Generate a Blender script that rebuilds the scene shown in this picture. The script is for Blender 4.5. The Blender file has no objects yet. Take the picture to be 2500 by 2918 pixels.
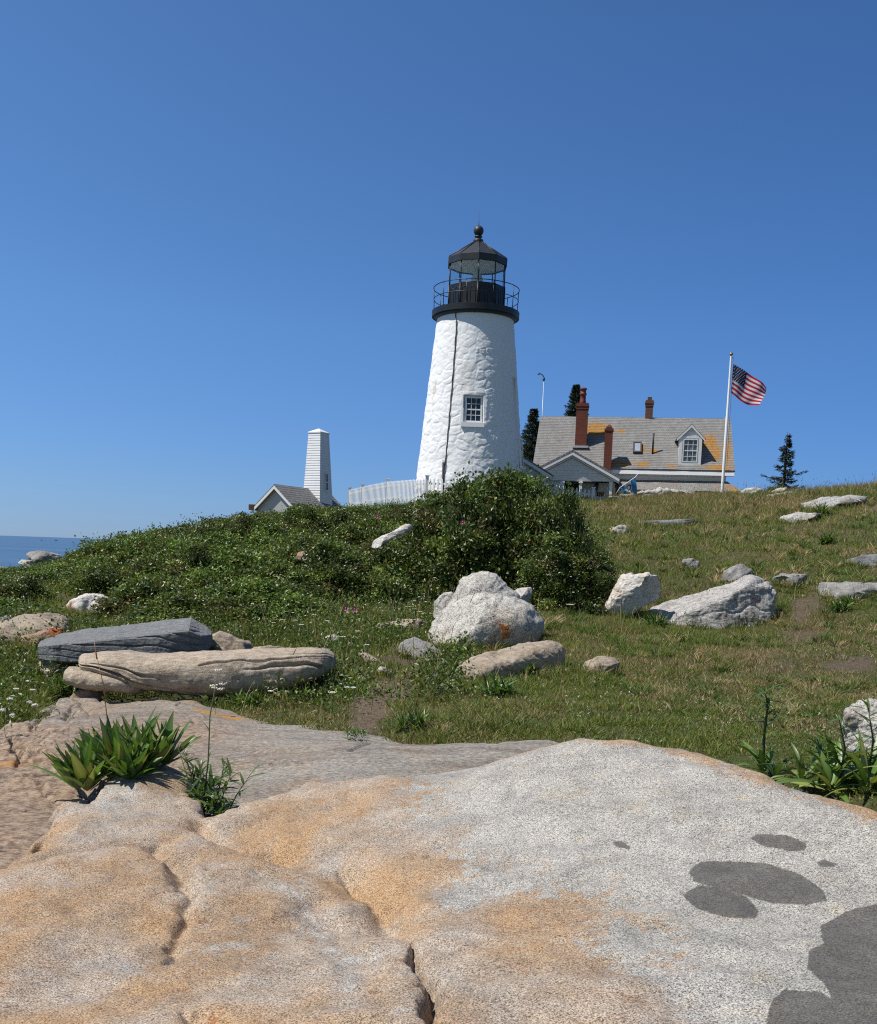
import bpy, math, random
import numpy as np
from mathutils import Vector

R = math.radians
sc = bpy.context.scene
COL = sc.collection
rng = np.random.default_rng(7)
random.seed(7)

# ------------------------------------------------------------------ camera model
W, H = 2500.0, 2918.0
FPX, CX, CY = 2900.0, 1250.0, 1940.0
PITCH, ROLL = R(7.33), R(1.9)
EYE = np.array([0.0, 0.0, 14.0])            # 14 m above the sea
_r0 = np.array([1.0, 0, 0]); FW = np.array([0, math.cos(PITCH), -math.sin(PITCH)])
_u0 = np.array([0, math.sin(PITCH), math.cos(PITCH)])
RT = math.cos(ROLL) * _r0 + math.sin(ROLL) * _u0
UP = -math.sin(ROLL) * _r0 + math.cos(ROLL) * _u0

def ray(px, py):
    return FPX * FW + (px - CX) * RT - (py - CY) * UP

def P(px, py, Y):
    """point of the place seen at (px, py) of the 2500 px photo, Y metres north of the camera"""
    d = ray(px, py)
    return EYE + d * (Y / d[1])

def topx(x, y, z):
    v = np.stack([np.asarray(x, float) - EYE[0], np.asarray(y, float) - EYE[1], np.asarray(z, float) - EYE[2]], -1)
    dz = np.maximum(v @ FW, 1e-3)
    return CX + FPX * (v @ RT) / dz, CY - FPX * (v @ UP) / dz

# ------------------------------------------------------------------ numpy noise
def _hash(ix, iy, iz, seed):
    with np.errstate(over='ignore'):
        h = (ix.astype(np.int64) * 374761393 + iy.astype(np.int64) * 668265263 + iz.astype(np.int64) * 2147483647 + seed * 974634777) & 0xFFFFFFFF
        h = ((h ^ (h >> 13)) * 1274126177) & 0xFFFFFFFF
        h = (h ^ (h >> 16)) * 2246822519 & 0xFFFFFFFF
        h = h ^ (h >> 15)
    return (h & 0xFFFFFF) / float(0xFFFFFF) * 2 - 1

def vnoise(x, y, z=0.0, seed=0):
    x = np.asarray(x, float); y = np.asarray(y, float); z = np.broadcast_to(np.asarray(z, float), x.shape)
    ix, iy, iz = np.floor(x), np.floor(y), np.floor(z)
    fx, fy, fz = x - ix, y - iy, z - iz
    fx = fx * fx * fx * (fx * (fx * 6 - 15) + 10); fy = fy * fy * fy * (fy * (fy * 6 - 15) + 10); fz = fz * fz * (3 - 2 * fz)
    o = 0
    for dx in (0, 1):
        wx = fx if dx else 1 - fx
        for dy in (0, 1):
            wy = fy if dy else 1 - fy
            for dz in (0, 1):
                wz = fz if dz else 1 - fz
                o = o + wx * wy * wz * _hash(ix + dx, iy + dy, iz + dz, seed)
    return o

def fbm(x, y, z=0.0, seed=0, oct=4, gain=0.5):
    o, a = 0, 1.0
    x = np.asarray(x, float); y = np.asarray(y, float); z = np.asarray(z, float)
    for k in range(oct):
        o = o + a * vnoise(x * 2 ** k + 17.3 * k, y * 2 ** k - 9.1 * k, z * 2 ** k + 3.7 * k, seed + k)
        a *= gain
    return o

def sstep(a, b, x):
    t = np.clip((x - a) / (b - a), 0, 1)
    return t * t * (3 - 2 * t)

class TPS:
    def __init__(s, pts, lam=1e-3):
        pts = np.asarray(pts, float); s.p = pts[:, :2]; n = len(pts)
        K = s._U(np.linalg.norm(s.p[:, None] - s.p[None], axis=-1)) + lam * np.eye(n)
        Q = np.hstack([np.ones((n, 1)), s.p])
        A = np.zeros((n + 3, n + 3)); A[:n, :n] = K; A[:n, n:] = Q; A[n:, :n] = Q.T
        s.w = np.linalg.solve(A, np.concatenate([pts[:, 2], np.zeros(3)]))
    @staticmethod
    def _U(r):
        return np.where(r > 1e-9, r * r * np.log(np.maximum(r, 1e-9)), 0)
    def __call__(s, x, y):
        x = np.asarray(x, float); sh = x.shape; x = x.ravel(); y = np.asarray(y, float).ravel()
        o = np.empty(len(x))
        for i in range(0, len(x), 100000):
            q = np.stack([x[i:i + 100000], y[i:i + 100000]], -1)
            U = s._U(np.linalg.norm(q[:, None] - s.p[None], axis=-1))
            o[i:i + 100000] = U @ s.w[:-3] + s.w[-3] + q @ s.w[-2:]
        return o.reshape(sh)

def inpoly(px, py, poly):
    px = np.asarray(px, float); py = np.asarray(py, float); ins = np.zeros(px.shape, bool)
    n = len(poly)
    for i in range(n):
        x1, y1 = poly[i][:2]; x2, y2 = poly[(i + 1) % n][:2]
        c = ((y1 > py) != (y2 > py)) & (px < (x2 - x1) * (py - y1) / ((y2 - y1) if y2 != y1 else 1e-9) + x1)
        ins ^= c
    return ins

def polydist(px, py, pts, closed=False):
    """distance to a polyline and the parameter 0..1 along it"""
    px = np.asarray(px, float); py = np.asarray(py, float)
    best = np.full(px.shape, 1e9); bt = np.zeros(px.shape)
    m = len(pts) if closed else len(pts) - 1
    for i in range(m):
        a = np.asarray(pts[i][:2], float); b = np.asarray(pts[(i + 1) % len(pts)][:2], float)
        ab = b - a; L = max(ab @ ab, 1e-12)
        t = np.clip(((px - a[0]) * ab[0] + (py - a[1]) * ab[1]) / L, 0, 1)
        d = np.hypot(px - a[0] - t * ab[0], py - a[1] - t * ab[1])
        k = d < best
        best = np.where(k, d, best); bt = np.where(k, (i + t) / m, bt)
    return best, bt

# ------------------------------------------------------------------ objects
def wloc(o):
    v = np.zeros(3)
    while o is not None:
        v += np.array(o.location); o = o.parent
    return v

def tag(o, label=None, cat=None, group=None, kind=None):
    if label: o['label'] = label
    if cat: o['category'] = cat
    if group: o['group'] = group
    if kind: o['kind'] = kind
    return o

def thing(name, loc, label, cat, group=None):
    o = bpy.data.objects.new(name, None); COL.objects.link(o)
    o.empty_display_size = 0.2
    o.location = [float(v) for v in loc]
    return tag(o, label, cat, group)

def mesh_np(name, V, F4=None, F3=None, attrs=None, smooth=True, midx=None):
    """mesh out of numpy arrays: quads F4 and triangles F3; attrs name -> (N,) or (N,3)"""
    me = bpy.data.meshes.new(name)
    V = np.asarray(V, np.float32)
    F4 = np.zeros((0, 4), int) if F4 is None else np.asarray(F4, int)
    F3 = np.zeros((0, 3), int) if F3 is None else np.asarray(F3, int)
    me.vertices.add(len(V)); me.vertices.foreach_set('co', V.ravel())
    nl = len(F4) * 4 + len(F3) * 3
    me.loops.add(nl)
    me.loops.foreach_set('vertex_index', np.concatenate([F4.ravel(), F3.ravel()]).astype(np.int32))
    me.polygons.add(len(F4) + len(F3))
    st = np.concatenate([np.arange(len(F4)) * 4, len(F4) * 4 + np.arange(len(F3)) * 3]).astype(np.int32)
    me.polygons.foreach_set('loop_start', st)
    me.polygons.foreach_set('use_smooth', np.full(len(st), bool(smooth)))
    if midx is not None: me.polygons.foreach_set('material_index', np.asarray(midx, np.int32))
    for k, a in (attrs or {}).items():
        a = np.asarray(a, np.float32)
        if a.ndim == 1:
            at = me.attributes.new(k, 'FLOAT', 'POINT'); at.data.foreach_set('value', a)
        else:
            at = me.attributes.new(k, 'FLOAT_COLOR', 'POINT')
            c = np.ones((len(V), 4), np.float32); c[:, :3] = a
            at.data.foreach_set('color', c.ravel())
    me.update(calc_edges=True)
    return me

def link(name, me, mats, parent=None, loc=None, **tg):
    o = bpy.data.objects.new(name, me); COL.objects.link(o)
    for m in (mats if isinstance(mats, (list, tuple)) else [mats]):
        if m.name not in [x.name for x in me.materials if x]: me.materials.append(m)
    if parent is not None: o.parent = parent
    if loc is not None: o.location = [float(v) for v in loc]
    return tag(o, **tg) if tg else o

class MB:
    """collects shapes in world coordinates and links them as one mesh object"""
    def __init__(s): s.v = []; s.f = []; s.m = []; s.sm = []
    def add(s, V, F, mi=0, smooth=False):
        b = len(s.v); s.v.extend([tuple(map(float, p)) for p in V])
        for f in F: s.f.append([b + i for i in f]); s.m.append(mi); s.sm.append(smooth)
        return s
    def hexa(s, p, mi=0):
        return s.add(p, [(0, 3, 2, 1), (4, 5, 6, 7), (0, 1, 5, 4), (1, 2, 6, 5), (2, 3, 7, 6), (3, 0, 4, 7)], mi)
    def box(s, c, sx, sy, sz, ang=0.0, mi=0):
        """centre, full sizes, turn about z"""
        ca, sa = math.cos(ang), math.sin(ang); P_ = []
        for dz in (-.5, .5):
            for dx, dy in ((-.5, -.5), (.5, -.5), (.5, .5), (-.5, .5)):
                x, y = dx * sx, dy * sy
                P_.append((c[0] + ca * x - sa * y, c[1] + sa * x + ca * y, c[2] + dz * sz))
        return s.hexa(P_, mi)
    def tube(s, pts, rad, n=8, mi=0, caps=True):
        pts = [Vector([float(q) for q in p]) for p in pts]; V = []; F = []
        rad = rad if isinstance(rad, (list, tuple)) else [rad] * len(pts)
        ref = None
        for i, p in enumerate(pts):
            t = (pts[min(i + 1, len(pts) - 1)] - pts[max(i - 1, 0)]).normalized()
            if ref is None:
                ref = Vector((0, 0, 1)) if abs(t.z) < .9 else Vector((1, 0, 0))
            a = t.cross(ref).normalized(); b = a.cross(t).normalized(); ref = b
            for k in range(n):
                th = 2 * math.pi * k / n
                V.append(p + (a * math.cos(th) + b * math.sin(th)) * rad[i])
        for i in range(len(pts) - 1):
            for k in range(n):
                F.append((i * n + k, i * n + (k + 1) % n, (i + 1) * n + (k + 1) % n, (i + 1) * n + k))
        s.add(V, F, mi, True)
        if caps:
            b = len(s.v) - len(V)
            s.f.append([b + k for k in range(n)][::-1]); s.f.append([b + (len(pts) - 1) * n + k for k in range(n)])
            s.m += [mi, mi]; s.sm += [False, False]
        return s
    def lathe(s, c, prof, n=32, mi=0, smooth=True, rot=0.0):
        """profile [(r, z), ...] turned about the vertical through c (z absolute)"""
        V = []; F = []
        for r, z in prof:
            for k in range(n):
                th = 2 * math.pi * k / n + rot
                V.append((c[0] + r * math.sin(th), c[1] - r * math.cos(th), z))
        for i in range(len(prof) - 1):
            for k in range(n):
                F.append((i * n + k, i * n + (k + 1) % n, (i + 1) * n + (k + 1) % n, (i + 1) * n + k))
        return s.add(V, F, mi, smooth)
    def torus(s, c, Rr, r, n=64, m=8, mi=0):
        return s.tube([(c[0] + Rr * math.cos(2 * math.pi * k / n), c[1] + Rr * math.sin(2 * math.pi * k / n), c[2]) for k in range(n + 1)], r, m, mi, caps=False)
    def ball(s, c, r, n=20, mi=0, sz=1.0):
        return s.lathe((c[0], c[1]), [(max(r * math.sin(math.pi * i / 12), 1e-4), c[2] - sz * r * math.cos(math.pi * i / 12)) for i in range(13)], n, mi)
    def build(s, name, mats, parent=None, loc=None, **tg):
        base = wloc(parent) if parent is not None else (np.array(loc, float) if loc is not None else np.zeros(3))
        me = bpy.data.meshes.new(name)
        me.from_pydata([tuple(np.array(p) - base) for p in s.v], [], s.f)
        me.polygons.foreach_set('material_index', s.m); me.polygons.foreach_set('use_smooth', s.sm)
        me.update()
        return link(name, me, mats, parent, None if parent is not None else base, **tg)

# ------------------------------------------------------------------ node helpers
class NT:
    def __init__(s, name, tree=None):
        if tree is None:
            s.mat = bpy.data.materials.new(name); s.mat.use_nodes = True; s.t = s.mat.node_tree
        else:
            s.t = tree
        s.t.nodes.clear()
    def n(s, typ, **kw):
        nd = s.t.nodes.new(typ)
        for k, v in kw.items(): setattr(nd, k, v)
        return nd
    def put(s, sock, v):
        if v is None: return
        if isinstance(v, bpy.types.NodeSocket): s.t.links.new(v, sock)
        elif isinstance(v, (tuple, list)) and sock.type == 'RGBA': sock.default_value = (*v[:3], 1)
        elif isinstance(v, (tuple, list)): sock.default_value = v
        else: sock.default_value = v
    def coord(s, scale=(1, 1, 1), rot=(0, 0, 0)):
        tc = s.n('ShaderNodeTexCoord'); mp = s.n('ShaderNodeMapping')
        mp.inputs['Scale'].default_value = scale; mp.inputs['Rotation'].default_value = rot
        s.t.links.new(tc.outputs['Object'], mp.inputs['Vector'])
        return mp.outputs[0]
    def noise(s, vec, scale, detail=2, rough=.5, dist=0.0):
        nd = s.n('ShaderNodeTexNoise'); s.put(nd.inputs['Vector'], vec)
        nd.inputs['Scale'].default_value = scale; nd.inputs['Detail'].default_value = detail
        nd.inputs['Roughness'].default_value = rough; nd.inputs['Distortion'].default_value = dist
        return nd.outputs['Fac']
    def voro(s, vec, scale, feature='F1', out='Distance', rnd=1.0):
        nd = s.n('ShaderNodeTexVoronoi', feature=feature); s.put(nd.inputs['Vector'], vec)
        nd.inputs['Scale'].default_value = scale; nd.inputs['Randomness'].default_value = rnd
        return nd.outputs[out]
    def ramp(s, fac, stops, interp='LINEAR'):
        nd = s.n('ShaderNodeValToRGB'); cr = nd.color_ramp; cr.interpolation = interp
        while len(cr.elements) < len(stops): cr.elements.new(.5)
        for e, (p, c) in zip(cr.elements, stops):
            e.position = p; e.color = (c, c, c, 1) if isinstance(c, (int, float)) else (*c, 1)
        s.put(nd.inputs[0], fac); return nd.outputs[0]
    def mix(s, fac, a, b, blend='MIX'):
        nd = s.n('ShaderNodeMix', data_type='RGBA', blend_type=blend)
        s.put(nd.inputs[0], fac); s.put(nd.inputs[6], a); s.put(nd.inputs[7], b); return nd.outputs[2]
    def math(s, op, a, b=None, clamp=False):
        nd = s.n('ShaderNodeMath', operation=op, use_clamp=clamp); s.put(nd.inputs[0], a); s.put(nd.inputs[1], b); return nd.outputs[0]
    def attr(s, name, out='Fac'):
        nd = s.n('ShaderNodeAttribute', attribute_name=name); return nd.outputs[out]
    def sep(s, vec):
        nd = s.n('ShaderNodeSeparateXYZ'); s.put(nd.inputs[0], vec); return nd.outputs
    def bump(s, h, strength=.5, dist=.01, normal=None):
        nd = s.n('ShaderNodeBump'); s.put(nd.inputs['Height'], h); nd.inputs['Strength'].default_value = strength
        nd.inputs['Distance'].default_value = dist; s.put(nd.inputs['Normal'], normal); return nd.outputs[0]
    def out(s, color, rough=.7, normal=None, spec=.5, metal=0.0, sub=None, trans=None):
        b = s.n('ShaderNodeBsdfPrincipled'); s.put(b.inputs['Base Color'], color); s.put(b.inputs['Roughness'], rough)
        s.put(b.inputs['Metallic'], metal); b.inputs['Specular IOR Level'].default_value = spec; s.put(b.inputs['Normal'], normal)
        o = s.n('ShaderNodeOutputMaterial'); sh = b.outputs[0]
        if trans is not None:
            tr = s.n('ShaderNodeBsdfTranslucent'); s.put(tr.inputs[0], trans[1]); mx = s.n('ShaderNodeMixShader')
            mx.inputs[0].default_value = trans[0]; s.t.links.new(sh, mx.inputs[1]); s.t.links.new(tr.outputs[0], mx.inputs[2]); sh = mx.outputs[0]
        s.t.links.new(sh, o.inputs[0]); return s.mat

def plain(name, col, rough=.5, spec=.5, metal=0.0, var=.06, bump=.0):
    t = NT(name); c = t.coord(); f = t.noise(c, 6, 4, .6)
    lo = tuple(v * (1 - var * 2) for v in col); hi = tuple(min(1, v * (1 + var)) for v in col)
    nrm = t.bump(t.noise(c, 60, 3), bump, .004) if bump else None
    return t.out(t.ramp(f, [(.3, lo), (.7, hi)]), rough, nrm, spec, metal)
# ------------------------------------------------------------------ camera, light, sky
cam = bpy.data.cameras.new('camera'); camo = bpy.data.objects.new('camera', cam); COL.objects.link(camo)
cam.sensor_fit = 'HORIZONTAL'; cam.sensor_width = 36.0; cam.lens = 36.0 * FPX / W
cam.shift_x = -(CX - W / 2) / W; cam.shift_y = (CY - H / 2) / W
cam.clip_start = .05; cam.clip_end = 90000
from mathutils import Matrix
camo.matrix_world = Matrix(((RT[0], UP[0], -FW[0], EYE[0]), (RT[1], UP[1], -FW[1], EYE[1]), (RT[2], UP[2], -FW[2], EYE[2]), (0, 0, 0, 1)))
sc.camera = camo

SEL, SAZ = R(58), R(-104)       # sun height; azimuth from north (the way the camera looks), clockwise
SDIR = Vector((math.sin(SAZ) * math.cos(SEL), math.cos(SAZ) * math.cos(SEL), math.sin(SEL)))
sun = bpy.data.lights.new('sun', 'SUN'); sun.energy = 5.0; sun.angle = R(.53); sun.color = (1, .955, .88)
suno = bpy.data.objects.new('sun', sun); COL.objects.link(suno)
suno.rotation_euler = (-SDIR).to_track_quat('-Z', 'Y').to_euler(); suno.location = (0, 0, 60)

wd = bpy.data.worlds.new('World'); sc.world = wd; wd.use_nodes = True
t = NT('', wd.node_tree)
sky = t.n('ShaderNodeTexSky', sky_type='NISHITA'); sky.sun_disc = False; sky.sun_elevation = SEL; sky.sun_rotation = SAZ
sky.altitude = 10; sky.air_density = 1.0; sky.dust_density = 0.0; sky.ozone_density = 3.0
# the deep polarised blue of a very clear day: paler toward the horizon and toward the sun
tc = t.n('ShaderNodeTexCoord'); sx_ = t.sep(tc.outputs['Generated'])
tint = t.ramp(sx_[2], [(0, (.255, .40, .80)), (.05, (.30, .445, .76)), (.2, (.40, .575, .80)), (.5, (.47, .655, .82)), (.8, (.72, .78, .84))])
side = t.ramp(t.math('ADD', t.math('MULTIPLY', sx_[0], .9), .5), [(0, (1, 1, 1)), (1, (.55, .68, .81))])
south = t.ramp(t.math('ADD', t.math('MULTIPLY', sx_[1], -.8), .25), [(.15, 0), (.8, 1)])       # unseen sky behind the camera, tint greyed to make the fill less blue
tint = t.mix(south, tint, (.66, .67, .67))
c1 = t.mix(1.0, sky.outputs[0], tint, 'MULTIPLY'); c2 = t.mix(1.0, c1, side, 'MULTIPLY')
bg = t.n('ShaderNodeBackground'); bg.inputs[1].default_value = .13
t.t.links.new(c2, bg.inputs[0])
wo = t.n('ShaderNodeOutputWorld'); t.t.links.new(bg.outputs[0], wo.inputs[0])
sc.view_settings.view_transform = 'Standard'; sc.view_settings.look = 'None'; sc.view_settings.gamma = 1
sc.view_settings.use_curve_mapping = False; sc.view_settings.exposure = 0.2
sc.cycles.max_bounces = 8; sc.cycles.transparent_max_bounces = 12; sc.cycles.use_denoising = False; sc.cycles.filter_width = 1.15
# ------------------------------------------------------------------ terrain: ground, bedrock, sea
def px3(L): return [P(*q) for q in L]
gp = px3([(850, 2046, 9.45), (1110, 2084, 8.75), (1300, 2096, 8.5), (1600, 2104, 8.3), (1950, 2110, 8.2), (2200, 2195, 6.9), (2500, 2330, 5.4),
          (600, 2003, 10.5), (300, 1990, 10.9), (100, 2000, 10.2), (0, 2070, 9.2), (0, 1900, 12.2), (500, 1962, 11.4),
          (900, 1955, 11.2), (1390, 1850, 14), (1250, 1990, 10.4), (1700, 1950, 11.6), (2000, 1800, 18), (2400, 1900, 13.2), (2450, 2100, 8.6), (1750, 1760, 18),
          (2000, 1650, 22), (2400, 1650, 21), (2000, 1550, 27), (2450, 1540, 26.5), (1750, 1570, 26), (2000, 1480, 33), (2450, 1450, 32), (2000, 1424, 42), (2250, 1408, 41),
          (2057, 1413, 46), (2500, 1386, 38), (1700, 1500, 32), (1660, 1432, 44), (1760, 1424, 45), (100, 1790, 16.5), (500, 1790, 15.8), (900, 1790, 15.8), (-500, 1800, 16), (-500, 2000, 10.5)])
E = EYE[2]
gx = [(-5, 2, -2.2), (0, 2, -2.2), (5, 2, -2.0), (-5, 5, -2.05), (-1, 5, -2.1), (1.2, 5, -2.0), (-3.5, 7.5, -1.95), (-1, 7.5, -1.85), (.5, 7.2, -1.8), (3.6, 4, -1.75), (-9, -5, -2.4), (9, -5, -2.2),
      (-6.0, 9, -1.75), (5, 10, -1.45), (9, 10, -1.2), (1, 20, -1.0), (-2, 20, -1.0), (-6, 20, -1.3), (1, 26, -.1), (-3, 26, -.25), (-8, 26, -.75), (0, 35, 1.0), (-5, 35, .65), (-10, 35, -.55), (-14, 38, -1.35), (-19, 45, -1.75), (-15, 24, -1.7),
      (-28, 30, -3.2), (1.5, 45, 2.15), (-4, 45, 1.5), (-10, 48, .2), (-6, 70, -1.0), (-12, 70, -1.4), (4, 60, 2.2), (10, 54, 2.75), (17, 53, 2.6), (10, 70, 1.7), (26, 55, 2.3), (36, 34, 2.6), (22, 22, .6), (15, 14, -.7), (45, 80, 1.0), (0, 95, -2), (16, 95, 0), (60, 40, 2)]
gp = [tuple(p) for p in gp] + [(x, y, E + z) for x, y, z in gx]
GT = TPS(gp, 2e-2)

TRENCH = [P(*q)[:2] for q in [(285, 1985, 10.75), (450, 1985, 10.75), (600, 1985, 10.85), (690, 1985, 10.95)]]
def trench(x, y):
    """the hollow under the log-shaped ledge"""
    d, _ = polydist(x, y, TRENCH); return .42 * sstep(.62, .34, d)

def ground_z(x, y):
    x = np.asarray(x, float); y = np.asarray(y, float)
    z = GT(x, y)
    amp = sstep(4, 14, y)
    z = z + amp * (.05 * fbm(x * .55, y * .55, 0, 3, 3) + .018 * fbm(x * 2.3, y * 2.3, 0, 5, 2))
    z = z - trench(x, y)
    s = np.maximum((-(x + 24) * .966 + (y - 45) * .258), (y - 104)) - 1.2 * fbm(x * .12, y * .12, 0, 9, 3)
    s = np.maximum(s, -(x + 34))
    z = z - 17 * sstep(0, 16, s)
    return np.maximum(z, -4)

# ---- bedrock: a low flat ledge (A) and the nearer hump (B), one sheet
bp = px3([(1650, 2105, 6.2), (1950, 2122, 5.9), (2200, 2210, 5.2), (2500, 2310, 4.6), (1480, 2142, 6.35), (1390, 2180, 6.5), (1000, 2232, 6.3), (640, 2292, 6.0), (450, 2155, 7.0), (520, 2230, 6.4), (330, 2240, 6.3), (250, 2300, 5.9), (0, 2480, 4.7), (-300, 2560, 4.3),
          (0, 2700, 3.8), (0, 2918, 3.1), (300, 2520, 4.55), (600, 2600, 4.32), (600, 2918, 3.0), (1080, 2520, 4.72), (760, 2440, 5.1), (1200, 2918, 2.95), (1330, 2640, 3.98), (1500, 2400, 5.0), (1800, 2300, 5.1),
          (1900, 2600, 3.95), (2300, 2500, 4.1), (2500, 2700, 3.5), (2000, 2918, 2.9), (2500, 2918, 2.85), (1250, 2300, 5.7)])
BT = TPS([tuple(p) for p in bp] + [(-1.6, 0, E - 1.55), (0, .3, E - 1.5), (1.6, 0, E - 1.5), (3.2, 2, E - 1.4), (-3.2, 2, E - 1.6)], 1e-3)
ap = px3([(500, 2010, 9.9), (850, 2052, 9.2), (1110, 2092, 8.5), (1300, 2105, 8.15), (1600, 2110, 8.0), (1000, 2205, 6.85), (700, 2100, 8.25), (180, 1992, 10.2), (0, 2085, 8.5), (0, 2300, 6.25), (130, 2370, 5.6), (300, 2120, 7.9), (120, 2200, 7.1), (100, 2060, 9.0), (320, 2010, 10.0), (-300, 2300, 6.4)])
AT = TPS([tuple(p) for p in ap] + [(-1.55, 6.55, E - 1.74), (-2.0, 6.3, E - 1.76), (0, 4, E - 2.0), (1.5, 5, E - 1.9), (-2, 4, E - 2.0), (2.2, 7, E - 1.75), (-1.2, 5.2, E - 1.9)], 1e-3)
Bpoly = [p[:2] for p in px3([(-700, 2600, 4.5), (0, 2472, 4.75), (95, 2405, 5.1), (170, 2330, 5.65), (180, 2290, 5.95), (268, 2292, 5.95), (285, 2265, 6.15), (312, 2215, 6.5), (400, 2170, 6.85), (470, 2152, 7.0), (505, 2165, 6.9), (530, 2222, 6.45), (575, 2268, 6.1), (590, 2312, 5.85),
         (660, 2285, 6.05), (900, 2215, 6.5), (1200, 2190, 6.6), (1390, 2180, 6.52), (1480, 2142, 6.4), (1560, 2112, 6.3), (1650, 2105, 6.25), (1950, 2122, 5.95), (2200, 2210, 5.25), (2500, 2310, 4.65), (2900, 2500, 3.9)])]
Bpoly += [(3.4, 0.5), (3.2, -2.5), (-3.5, -2.5), (-4.2, 2)]
Apoly = [p[:2] for p in px3([(-700, 2160, 8.2), (0, 2088, 8.6), (100, 2024, 9.5), (170, 1992, 10.2), (300, 1985, 10.7), (560, 2000, 10.3), (700, 2030, 9.6), (850, 2050, 9.3), (1050, 2062, 9.05), (1110, 2088, 8.6), (1300, 2100, 8.35), (1600, 2112, 8.1)])]
Apoly += [(1.7, 7.0), (1.3, 5), (0, 3), (-6, 3), (-7, 6)]

def sdpoly(x, y, poly):
    d, _ = polydist(x, y, poly, True)
    return np.where(inpoly(x, y, poly), -d, d)

def groove(x, y, pts, depth, wid, side=0.0):
    q = [P(*p)[:2] for p in pts]
    wx = x + .022 * vnoise(x * 9, y * 9, 0, 41) + .01 * vnoise(x * 26, y * 26, 0, 47); wy = y + .03 * vnoise(x * 9, y * 9, 0, 42) + .012 * vnoise(x * 26, y * 26, 0, 48)
    d, tt = polydist(wx, wy, q)
    w = (.55 + .45 * np.sin(np.pi * np.clip(tt, 0, 1)) ** .7) * (.8 + .35 * vnoise(x * 5, y * 5, 0, 43))
    return depth * w * np.exp(-(d / (wid * np.maximum(w, .2))) ** 2)

GROOVES = [([(130, 2440, 4.9), (300, 2410, 5.1), (430, 2395, 5.2), (520, 2370, 5.4), (600, 2350, 5.6)], .026, .10),
           ([(425, 2395, 5.2), (450, 2420, 5.1), (490, 2450, 4.95), (530, 2545, 4.55), (545, 2560, 4.5)], .075, .06),
           ([(540, 2540, 4.55), (530, 2620, 4.25), (505, 2680, 4.0), (500, 2760, 3.7)], .05, .045),
           ([(560, 2340, 5.65), (640, 2385, 5.35), (740, 2410, 5.25), (830, 2430, 5.15)], .05, .06),
           ([(980, 2470, 4.95), (1080, 2560, 4.5), (1120, 2640, 4.15), (1170, 2720, 3.85)], .06, .06),
           ([(1165, 2705, 3.85), (1200, 2800, 3.5), (1240, 2900, 3.15), (1260, 3050, 2.6)], .10, .026),
           ([(350, 2690, 3.95), (430, 2700, 3.9), (520, 2690, 3.95)], .03, .03),
           ([(1000, 2160, 7.4), (1050, 2130, 7.9), (1070, 2118, 8.1)], .03, .035),
           ([(520, 2870, 3.1), (590, 2918, 3.0), (620, 3000, 2.8)], .05, .04),
           ([(600, 2350, 5.6), (800, 2420, 5.2), (1000, 2500, 4.85), (1120, 2640, 4.15), (1180, 2740, 3.8)], .075, .22), ([(900, 2560, 4.5), (1000, 2700, 3.95), (1050, 2860, 3.3)], .05, .15),
           ([(-40, 2125, 7.8), (60, 2122, 7.9), (110, 2148, 7.5), (190, 2162, 7.4)], .09, .025), ([(-40, 2165, 7.4), (80, 2176, 7.3), (170, 2190, 7.2)], .07, .02), ([(20, 2095, 8.2), (62, 2140, 7.6), (50, 2175, 7.2)], .08, .025), ([(-30, 2148, 7.6), (40, 2150, 7.55), (95, 2165, 7.4)], .06, .018),
           ([(215, 1998, 10.0), (188, 2040, 9.4), (200, 2075, 9.0)], .05, .03), ([(240, 1995, 10.0), (258, 2050, 9.3)], .04, .025), ([(160, 2005, 9.9), (120, 2040, 9.4), (90, 2090, 8.6)], .05, .03), ([(0, 2230, 6.7), (90, 2225, 6.8), (160, 2245, 6.5)], .035, .02), ([(10, 2290, 6.2), (100, 2300, 6.15), (180, 2290, 6.2)], .03, .02)]

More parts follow.
